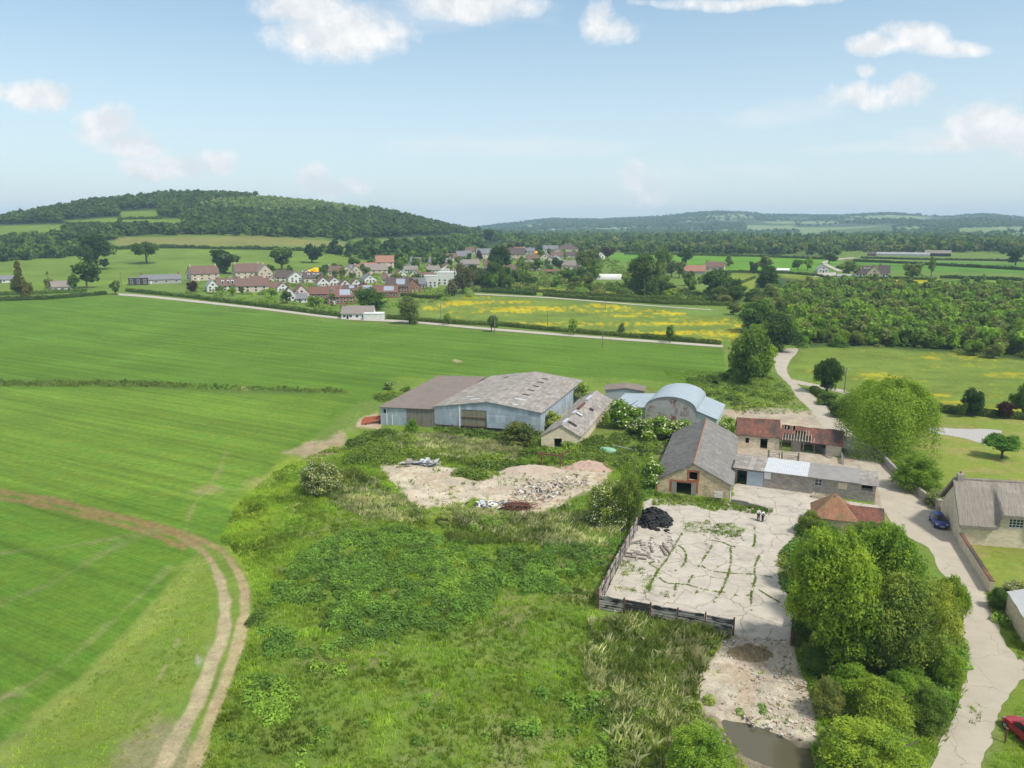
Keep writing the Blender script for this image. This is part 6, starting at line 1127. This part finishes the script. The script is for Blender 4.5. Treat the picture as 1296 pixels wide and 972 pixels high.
blades('rough_grass','rough green grass over the waste ground',[(rough_all,7,(.22,.5),G1+G2,7,AV),([(268,705),(300,640),(345,600),(420,600),(400,680),(340,760),(300,880),(280,1040),(235,1040),(275,900),(305,830),(318,760)],6,(.18,.4),G2,7,[TRK]),
 ([(430,570),(480,548),(550,548),(690,566),(760,575),(830,560),(830,620),(760,585),(690,590),(600,592),(540,582),(440,590)],5,(.35,.7),G1+DG,7,AV),([(830,470),(920,470),(985,480),(1030,525),(935,525),(900,500)],1.6,(.2,.5),G1,6,[LANEP]),([(700,570),(760,575),(830,615),(826,560),(780,545)],2,(.3,.6),G1,6,AV),
 ([(1218,760),(1262,745),(1296,790),(1310,870),(1290,830),(1262,783)],9,(.25,.55),G1,8,[LANEP]),([(1228,893),(1245,890),(1243,905),(1232,925),(1225,918)],7,(.1,.3),G1,7,[]),([(1245,1000),(1290,890),(1320,880),(1320,1010)],9,(.12,.3),G2,7,[LANEP]),([(1003,815),(1060,800),(1225,800),(1226,860),(1212,900),(1190,940),(1165,1000),(1035,1010),(1020,870)],6,(.3,.7),G1,8,[LANEP,MND]),
 ([(825,640),(870,640),(925,648),(925,636),(830,625)],9,(.25,.6),G1+DG+DRY[:1],8,[]),([(925,638),(958,642),(978,647),(974,651),(950,650),(928,646)],10,(.3,.7),G1,8,[]),([(262,690),(275,740),(255,820),(215,900),(150,980),(60,1040),(0,1040),(0,960),(120,850),(215,745)],4,(.1,.26),G2,6,[TRK])],51)
blades('ditch_grass','coarse dark grass along the shallow ditch across the crop',[([(-60,482),(0,482),(190,483),(300,489),(440,494),(440,498),(300,494),(190,490),(0,489),(-60,489)],1.6,(.4,.9),DG+G1[:1],7,[])],54)
blades('rubble_weeds','scattered weeds over the pale rubble and its ragged edges',[(RUBP,.5,(.2,.6),G1+DRY,8,[np.array([(520,600),(600,622),(740,600),(700,630),(620,630)])]),([(885,850),(905,815),(1003,810),(1012,850),(1033,890),(1036,935),(960,925),(885,895)],.5,(.15,.45),G1+DRY,8,[])],55)
blades('dry_grass','pale dry reed grass standing in drifts',[([(560,640),(640,652),(760,650),(795,660),(770,695),(700,695),(620,678),(560,660)],7,(.5,1.1),DRY,7,AV),([(742,790),(800,780),(925,806),(900,832),(882,870),(870,930),(790,940),(740,870)],7,(.5,1.1),DRY+DG,7,AV),([(395,600),(450,595),(525,640),(540,665),(470,660),(420,640)],6,(.4,.9),DRY+DG,7,AV),([(485,552),(560,552),(660,566),(650,588),(560,580),(490,570)],7,(.5,1.1),DRY,7,AV),([(700,680),(790,670),(775,720),(700,720)],3,(.4,.8),DRY,7,AV),([(770,860),(880,850),(900,990),(780,1000)],5,(.5,1.1),DG+DRY,7,AV),([(560,655),(760,660),(690,690),(560,690)],4,(.5,1.),DG,8,AV)],52)
blades('crack_weeds','green weeds growing in the cracks of the yard concrete',[(np.array(q)/4.05+np.array([740,600]),d,(.1,.3),G1,7,[]) for q,d in (([(500,250),(600,245),(640,230),(650,300),(560,305),(495,290)],14),([(650,260),(760,250),(820,290),(790,330),(700,320),(650,320)],16),([(180,450),(235,440),(260,480),(240,520),(190,525)],14),([(265,485),(300,480),(310,510),(275,520)],14),([(285,520),(400,500),(350,550),(300,550)],14),([(220,520),(320,560),(380,530),(330,570),(240,540)],8),([(150,575),(260,585),(265,610),(160,600)],14),([(380,610),(430,605),(430,635),(385,630)],14),([(300,570),(340,570),(340,620),(305,620)],18))],53)
def crackline(lines):
    rg=np.random.default_rng(9); P_=[]
    for ln,wd in lines:
        q=smooth_line(np.array(ln)/4.05+np.array([740,600]),6); W=np.array([P(*p) for p in q])
        for a,b in zip(W[:-1],W[1:]):
            L=np.linalg.norm(b-a); n=max(1,int(L*26)); t=rg.random((n,1)); p=a+(b-a)*t; keep=vnoise(p[:,0]*2.3,p[:,1]*2.3,7)*.7+.6*vnoise(p[:,0]*.5,p[:,1]*.5,8)+.45*rg.random(n)>.72; P_.append((p+np.column_stack([rg.normal(0,wd*(.5+1.2*vnoise(p[:,0]*1.3,p[:,1]*1.3,4)).reshape(-1,1),(n,2)),np.zeros(n)]))[keep])
    X=np.vstack(P_); n=len(X); nb=5; h=np.repeat(rg.uniform(.03,.13,n),nb); b=np.repeat(X,nb,0)+np.column_stack([rg.normal(0,.06,(n*nb,2)),np.full(n*nb,.03)]); a=rg.uniform(0,6.283,n*nb); dx,dy=np.cos(a),np.sin(a); w=.035; s=np.column_stack([-dy*w,dx*w,0*a]); tip=b+np.column_stack([dx*h*.8,dy*h*.8,h]); V=np.stack([b-s,b+s,(b+tip)/2+s,tip],1).reshape(-1,3)
    o=npmesh('crack_moss',V,np.arange(len(V)).reshape(-1,4),BLADE,np.array(G1)[rg.integers(0,4,n*nb)]*.8); tag(o,'grass lines along the joints of the concrete slabs',None,None,'stuff')
crackline([([(500,305),(460,370),(420,440),(380,490),(340,560)],.05),([(480,365),(515,400),(515,450),(480,490),(430,500)],.035),([(655,365),(600,450),(530,560)],.045),([(745,380),(750,450),(730,530),(695,610),(660,660)],.04),([(895,420),(870,480),(875,540),(855,610),(855,700)],.035),([(380,530),(420,560),(480,565),(530,570),(600,590),(680,605),(740,610),(800,630),(855,620)],.04),([(600,470),(640,495),(740,510),(860,515),(960,530)],.015),([(855,560),(900,600),(1000,660)],.015),([(150,580),(260,600)],.05),([(465,570),(460,630)],.05),([(580,600),(555,630)],.05),([(340,560),(330,600)],.04),([(370,450),(330,460),(380,490)],.04),([(640,340),(700,350),(770,380)],.05),([(870,270),(872,350),(860,375)],.04)])
NET=[(.060,.105,.03),(.072,.135,.034),(.095,.165,.038),(.12,.195,.042)]; NDK=[(.060,.115,.032),(.074,.135,.034),(.09,.16,.038)]; BRM=[(.055,.088,.024),(.078,.118,.03),(.11,.155,.036)]
clumps('nettles','dark green nettle beds over the waste ground',[([(318,790),(380,700),(440,670),(510,665),(575,690),(565,740),(520,785),(480,815),(430,800),(370,860),(325,885)],2.6,(.5,.9),(.5,.95),NDK+NET[:2],.13,[]),([(590,700),(690,690),(790,680),(765,745),(650,765),(590,735)],2.6,(.5,.9),(.5,1.),NET[:3],.13,AV),([(560,720),(640,745),(600,800),(510,800)],1.8,(.4,.8),(.4,.8),NET,.13,[]),([(430,680),(600,680),(640,760),(470,860),(380,860)],.8,(.4,.8),(.35,.7),NET,.13,[]),([(635,885),(690,875),(695,925),(640,935)],3,(.5,.9),(.5,.9),NET,.13,[]),([(310,860),(380,860),(370,920),(320,940)],2.,(.4,.8),(.4,.8),NET[2:],.13,[]),([(290,900),(760,800),(740,1000),(270,1040)],.16,(.3,.7),(.25,.6),NET,.12,[]),([(700,870),(900,880),(880,1010),(720,1010)],.7,(.4,.9),(.4,.9),NET+BRM,.13,AV),([(590,655),(640,655),(640,675),(590,675)],3,(.6,1.),(.7,1.1),NET[1:],.13,AV)],61)
clumps('brambles','bramble thickets around the old sheds and the pond bank',[([(430,572),(450,552),(485,545),(535,560),(530,585),(440,590)],.9,(.9,1.7),(.8,1.5),BRM,.2,[]),([(560,590),(600,580),(640,572),(655,590),(620,610),(575,605)],.9,(.9,1.6),(.8,1.5),BRM,.2,[]),([(640,570),(690,572),(720,562),(790,548),(830,565),(800,592),(740,592),(690,588)],.8,(.8,1.6),(.7,1.5),BRM,.2,[]),([(545,541),(690,552),(680,566),(550,552)],1.0,(.7,1.3),(.6,1.2),BRM[:2],.18,[]),([(790,545),(880,548),(840,575),(800,570)],.8,(.8,1.5),(.6,1.2),BRM,.2,[]),([(740,640),(808,635),(800,665),(745,665)],1.2,(.6,1.2),(.5,1.2),BRM,.17,[YP]),([(1005,815),(1060,830),(1225,800),(1225,860),(1205,910),(1180,960),(1165,1000),(1040,1000),(1036,900),(1015,850)],1.6,(.6,1.2),(.6,1.4),BRM+NET[1:],.15,[LANEP,MND]),([(984,738),(984,700),(1010,668),(1038,650),(1070,690),(1040,770),(1003,775)],1.8,(.5,1.),(.6,1.2),BRM+NET[:2],.15,[]),([(880,880),(905,870),(910,905),(880,905)],2,(.4,.8),(.4,.8),BRM,.14,[]),([(870,480),(930,470),(985,480),(1010,510),(930,522),(885,500)],.25,(.8,1.6),(.6,1.3),BRM,.2,[LANEP]),([(1218,760),(1250,770),(1290,830),(1310,850),(1270,770)],1.6,(.4,.9),(.4,.9),BRM+NET,.14,[LANEP]),([(800,620),(826,618),(830,640),(800,640)],2.,(.5,1.),(.5,1.1),NET,.15,[]),([(470,500),(520,490),(525,497),(480,510)],.8,(.6,1.2),(.5,1.),BRM,.2,[]),([(1120,600),(1150,600),(1190,640),(1175,636)],1.2,(.5,1.),(.6,1.2),BRM,.17,[LANEP]),([(893,870),(1030,860),(1030,935),(960,925)],.12,(.3,.6),(.3,.6),NET,.12,[])],62)

clumps('garden_shrubbery','shrubs and garden growth between the village houses',[([(236,372),(330,388),(440,398),(600,378),(600,340),(480,338),(400,345),(300,352),(240,360)],.024,(1.3,2.6),(1.2,2.6),[MIDG,BRT,LIME,OLV],.5,[]),([(610,345),(640,325),(780,330),(800,350),(740,352),(640,356)],.02,(1.5,3.5),(1.2,3.),[MIDG,BRT,OLV],.6,[])],71)
clumps('plantation_scrub','low scrub filling the gaps of the plantation',[([(940,412),(1000,406),(1100,410),(1296,422),(1400,428),(1400,458),(1296,456),(1200,445),(1100,439),(1010,440)],.05,(1.2,2.6),(1.,2.4),[MIDG,BRT,OLV,OAK],.33,[])],72)

belt([(600,358),(700,356),(752,360),(830,364),(935,372),(935,381),(800,375),(700,367),(600,373)],16,(7,12),(6.5,11),GM,'tree of the hedgerow above the double hedge','trees of the hedgerow above the double hedge','round','lo',14,.5)
clumps('thicket_scrub','scrubby undergrowth of the tree belt above the double hedge',[([(600,358),(700,357),(752,360),(830,360),(860,368),(935,374),(935,381),(800,376),(700,367),(600,373)],.035,(1.8,3.6),(1.8,3.6),[MIDG,OAK,OLV,BRT],.55,[])],73)
wood('plain_hedgerows','rows of dark hedgerow trees beyond the bright field',thin(np.vstack([scatter(q,.012,rg) for q in ([(870,318),(960,317),(1060,320),(1060,324),(950,322),(870,322)],[(1060,316),(1180,313),(1296,314),(1400,316),(1400,320),(1296,319),(1100,320)],[(640,312),(780,315),(880,318),(880,321),(780,320),(640,318)],[(880,306),(1040,309),(1040,312),(880,310)])]),8),(9,15),110,[OAK,DKG,MIDG,OLV],38)
# ------------------------------------------------------------------ sky, sun, air, camera
def setup():
    cam=bpy.data.cameras.new('camera'); co=bpy.data.objects.new('camera',cam); COLL.objects.link(co); SC.camera=co
    co.location=(0,0,CH); co.rotation_euler=(math.pi/2-PT,0,0); cam.sensor_width=36; cam.lens=36*F/1296; cam.clip_end=30000; cam.clip_start=.5
    el,az=math.radians(56),math.radians(128)
    S=Vector((math.sin(az)*math.cos(el),math.cos(az)*math.cos(el),math.sin(el)))
    sd=bpy.data.lights.new('sun','SUN'); so=bpy.data.objects.new('sun',sd); COLL.objects.link(so); so.rotation_euler=(-S).to_track_quat('-Z','Y').to_euler(); so.location=(0,0,200)
    sd.energy=SUN; sd.angle=math.radians(7); sd.color=(1,.955,.88)
    w=bpy.data.worlds.new('World'); SC.world=w; w.use_nodes=True; nt=w.node_tree; nt.nodes.clear(); N=NT(nt)
    out=N.n('ShaderNodeOutputWorld'); bg=N.n('ShaderNodeBackground'); bg.inputs[1].default_value=SKY; N.l(bg.outputs[0],out.inputs[0])
    st=N.n('ShaderNodeTexSky',sky_type='NISHITA'); st.sun_disc=False; st.sun_elevation=el; st.sun_rotation=az; st.altitude=50; st.air_density=1.; st.dust_density=1.2; st.ozone_density=1.6
    g=N.n('ShaderNodeTexCoord').outputs['Generated']; sp=N.n('ShaderNodeSeparateXYZ'); N.l(g,sp.inputs[0])
    yy=N.math('MAXIMUM',sp.outputs[1],.05); cb=N.n('ShaderNodeCombineXYZ'); N.l(N.math('DIVIDE',sp.outputs[0],yy),cb.inputs[0]); N.l(N.math('DIVIDE',sp.outputs[2],yy),cb.inputs[1]); uv=cb.outputs[0]
    wn=N.n('ShaderNodeTexNoise'); wn.inputs['Scale'].default_value=7; wn.inputs['Detail'].default_value=4; N.l(uv,wn.inputs['Vector'])
    ws=N.n('ShaderNodeVectorMath',operation='MULTIPLY_ADD'); N.l(wn.outputs[1],ws.inputs[0]); ws.inputs[1].default_value=(.05,.03,0); 
    ad=N.n('ShaderNodeVectorMath',operation='ADD'); N.l(uv,ad.inputs[0]); ad.inputs[1].default_value=(-.025,-.015,0); N.l(ad.outputs[0],ws.inputs[2]); uvw=ws.outputs[0]
    def field(cl,src):
        M_=None
        for cx,cy,rx,ry,s in cl:
            r0=np.array(raydir(cx,cy)); r1=np.array(raydir(cx+rx,cy)); r2=np.array(raydir(cx,cy-ry)); u0,v0=r0[0]/r0[1],r0[2]/r0[1]; a=.85/(r1[0]/r1[1]-u0); b=.85/(r2[2]/r2[1]-v0)
            x=N.n('ShaderNodeVectorMath',operation='MULTIPLY_ADD'); N.l(src,x.inputs[0]); x.inputs[1].default_value=(a,b,0); x.inputs[2].default_value=(-u0*a,-v0*b,0)
            dt=N.n('ShaderNodeVectorMath',operation='DOT_PRODUCT'); N.l(x.outputs[0],dt.inputs[0]); N.l(x.outputs[0],dt.inputs[1])
            q=N.n('ShaderNodeMath',operation='MULTIPLY_ADD'); N.l(dt.outputs['Value'],q.inputs[0]); q.inputs[1].default_value=-s; q.inputs[2].default_value=s
            M_=q.outputs[0] if M_ is None else N.math('MAXIMUM',M_,q.outputs[0])
        return N.math('MAXIMUM',M_,-1.)
    thick=[(385,8,52,28,1),(430,42,72,34,1.1),(600,4,70,20,.9),(45,121,34,17,1),(135,160,34,26,1),(165,182,38,20,1),(178,215,22,13,.9),(225,207,34,14,.9),(270,202,26,13,.9),(398,228,18,18,.75),(415,240,22,10,.7),(455,233,18,9,.6),(755,25,18,20,.62),(778,38,22,14,.6),(1110,58,34,12,.95),(1160,48,40,18,1.05),(1205,62,45,11,.9),(1096,90,12,7,.5),(1245,163,46,28,1.1),(1290,172,50,24,1),(1228,185,60,10,.8),(1150,115,22,14,.7),(1105,124,45,14,.6),(800,222,18,16,.62),(820,245,22,18,.6),(940,2,100,7,.7),(0,115,10,12,.7)]
    thin=[(650,186,140,12,.8),(960,148,60,14,.75),(1110,187,85,7,.9),(1190,178,50,14,.6),(570,268,45,12,.8),(30,250,90,16,.6),(10,268,40,10,.8),(510,270,40,12,.6),(960,215,50,10,.6),(1000,140,60,12,.5),(250,240,60,10,.5),(560,12,120,25,.6),(820,240,60,30,.4)]
    nz=N.noise(uvw,22.,10,.66); f1=field(thick,uvw); den=N.math('ADD',f1,N.math('MULTIPLY',N.math('SUBTRACT',nz,.5),2.9)); A=N.ramp(den,-.35,.7)
    f2=field(thin,uvw); n2=N.noise(N.map(uvw,(1,2.6,1)),9.,7,.6); A2=N.math('MULTIPLY',N.ramp(N.math('ADD',f2,N.math('MULTIPLY',N.math('SUBTRACT',n2,.5),2.)),-.1,1.1),.55)
    up=N.n('ShaderNodeVectorMath',operation='ADD'); N.l(uvw,up.inputs[0]); up.inputs[1].default_value=(.006,.02,0)
    sh=N.ramp(N.math('SUBTRACT',N.noise(up.outputs[0],22.,5,.55),nz),-.17,.10)     # billows: lit from above
    K=WHITE
    wc=N.mix(sh,(K*1.02,K*1.01,K*1.0),(K*.82,K*.85,K*.875))
    tint=N.mix(.6,st.outputs[0],(SKYC[0],SKYC[1],SKYC[2]),'MULTIPLY')
    el_=N.ramp(sp.outputs[2],-.02,.42,1.,0.)
    base=N.mix(N.math('MULTIPLY',N.math('POWER',el_,1.4),.82),N.mix(1.,st.outputs[0],SKYC,'MULTIPLY'),(K*.92,K*.965,K*1.0))
    over=N.math('MULTIPLY',N.ramp(sp.outputs[2],.38,.60),N.ramp(N.noise(g,2.2,5,.6),.3,.55,.2,.85)); base=N.mix(over,base,(K*.85,K*.87,K*.9))  # unseen bright cloud layer high overhead, added to raise the ambient fill
    c=N.mix(A2,base,(K*.93,K*.94,K*.96)); c=N.mix(A,c,wc); N.l(c,bg.inputs[0])
    # air
    if HAZE>0:
        m=MB(); m.box(-7800,7800,-120,7700,-3,215); hm=bpy.data.materials.new('haze_air'); hm.use_nodes=True; n2=hm.node_tree; n2.nodes.clear(); NN=NT(n2); o2=NN.n('ShaderNodeOutputMaterial'); pv=NN.n('ShaderNodeVolumePrincipled'); pv.inputs['Color'].default_value=(.58,.81,1,1); pv.inputs['Density'].default_value=HAZE; pv.inputs['Anisotropy'].default_value=.0; NN.l(pv.outputs[0],o2.inputs['Volume'])
        h=m.build('haze',hm); tag(h,kind='stuff'); 
    SC.view_settings.view_transform='Standard'; SC.view_settings.look='None'; SC.view_settings.exposure=EXPO; SC.view_settings.gamma=1; SC.view_settings.use_curve_mapping=False
    SC.render.engine='CYCLES'; SC.cycles.max_bounces=5; SC.cycles.diffuse_bounces=2; SC.cycles.transmission_bounces=3; SC.cycles.volume_bounces=0; SC.cycles.glossy_bounces=2; SC.cycles.transparent_max_bounces=4; SC.cycles.caustics_reflective=False; SC.cycles.caustics_refractive=False; SC.cycles.use_adaptive_sampling=True; SC.cycles.adaptive_threshold=.02; SC.cycles.sample_clamp_indirect=4
    SC.cycles.use_denoising=True
    try: SC.cycles.denoiser='OPENIMAGEDENOISE'
    except Exception: pass
SUN=2.8; SKY=.10; EXPO=.55; HAZE=1.45e-4; WHITE=7.0; SKYC=(.90,1.13,1.10)
setup()
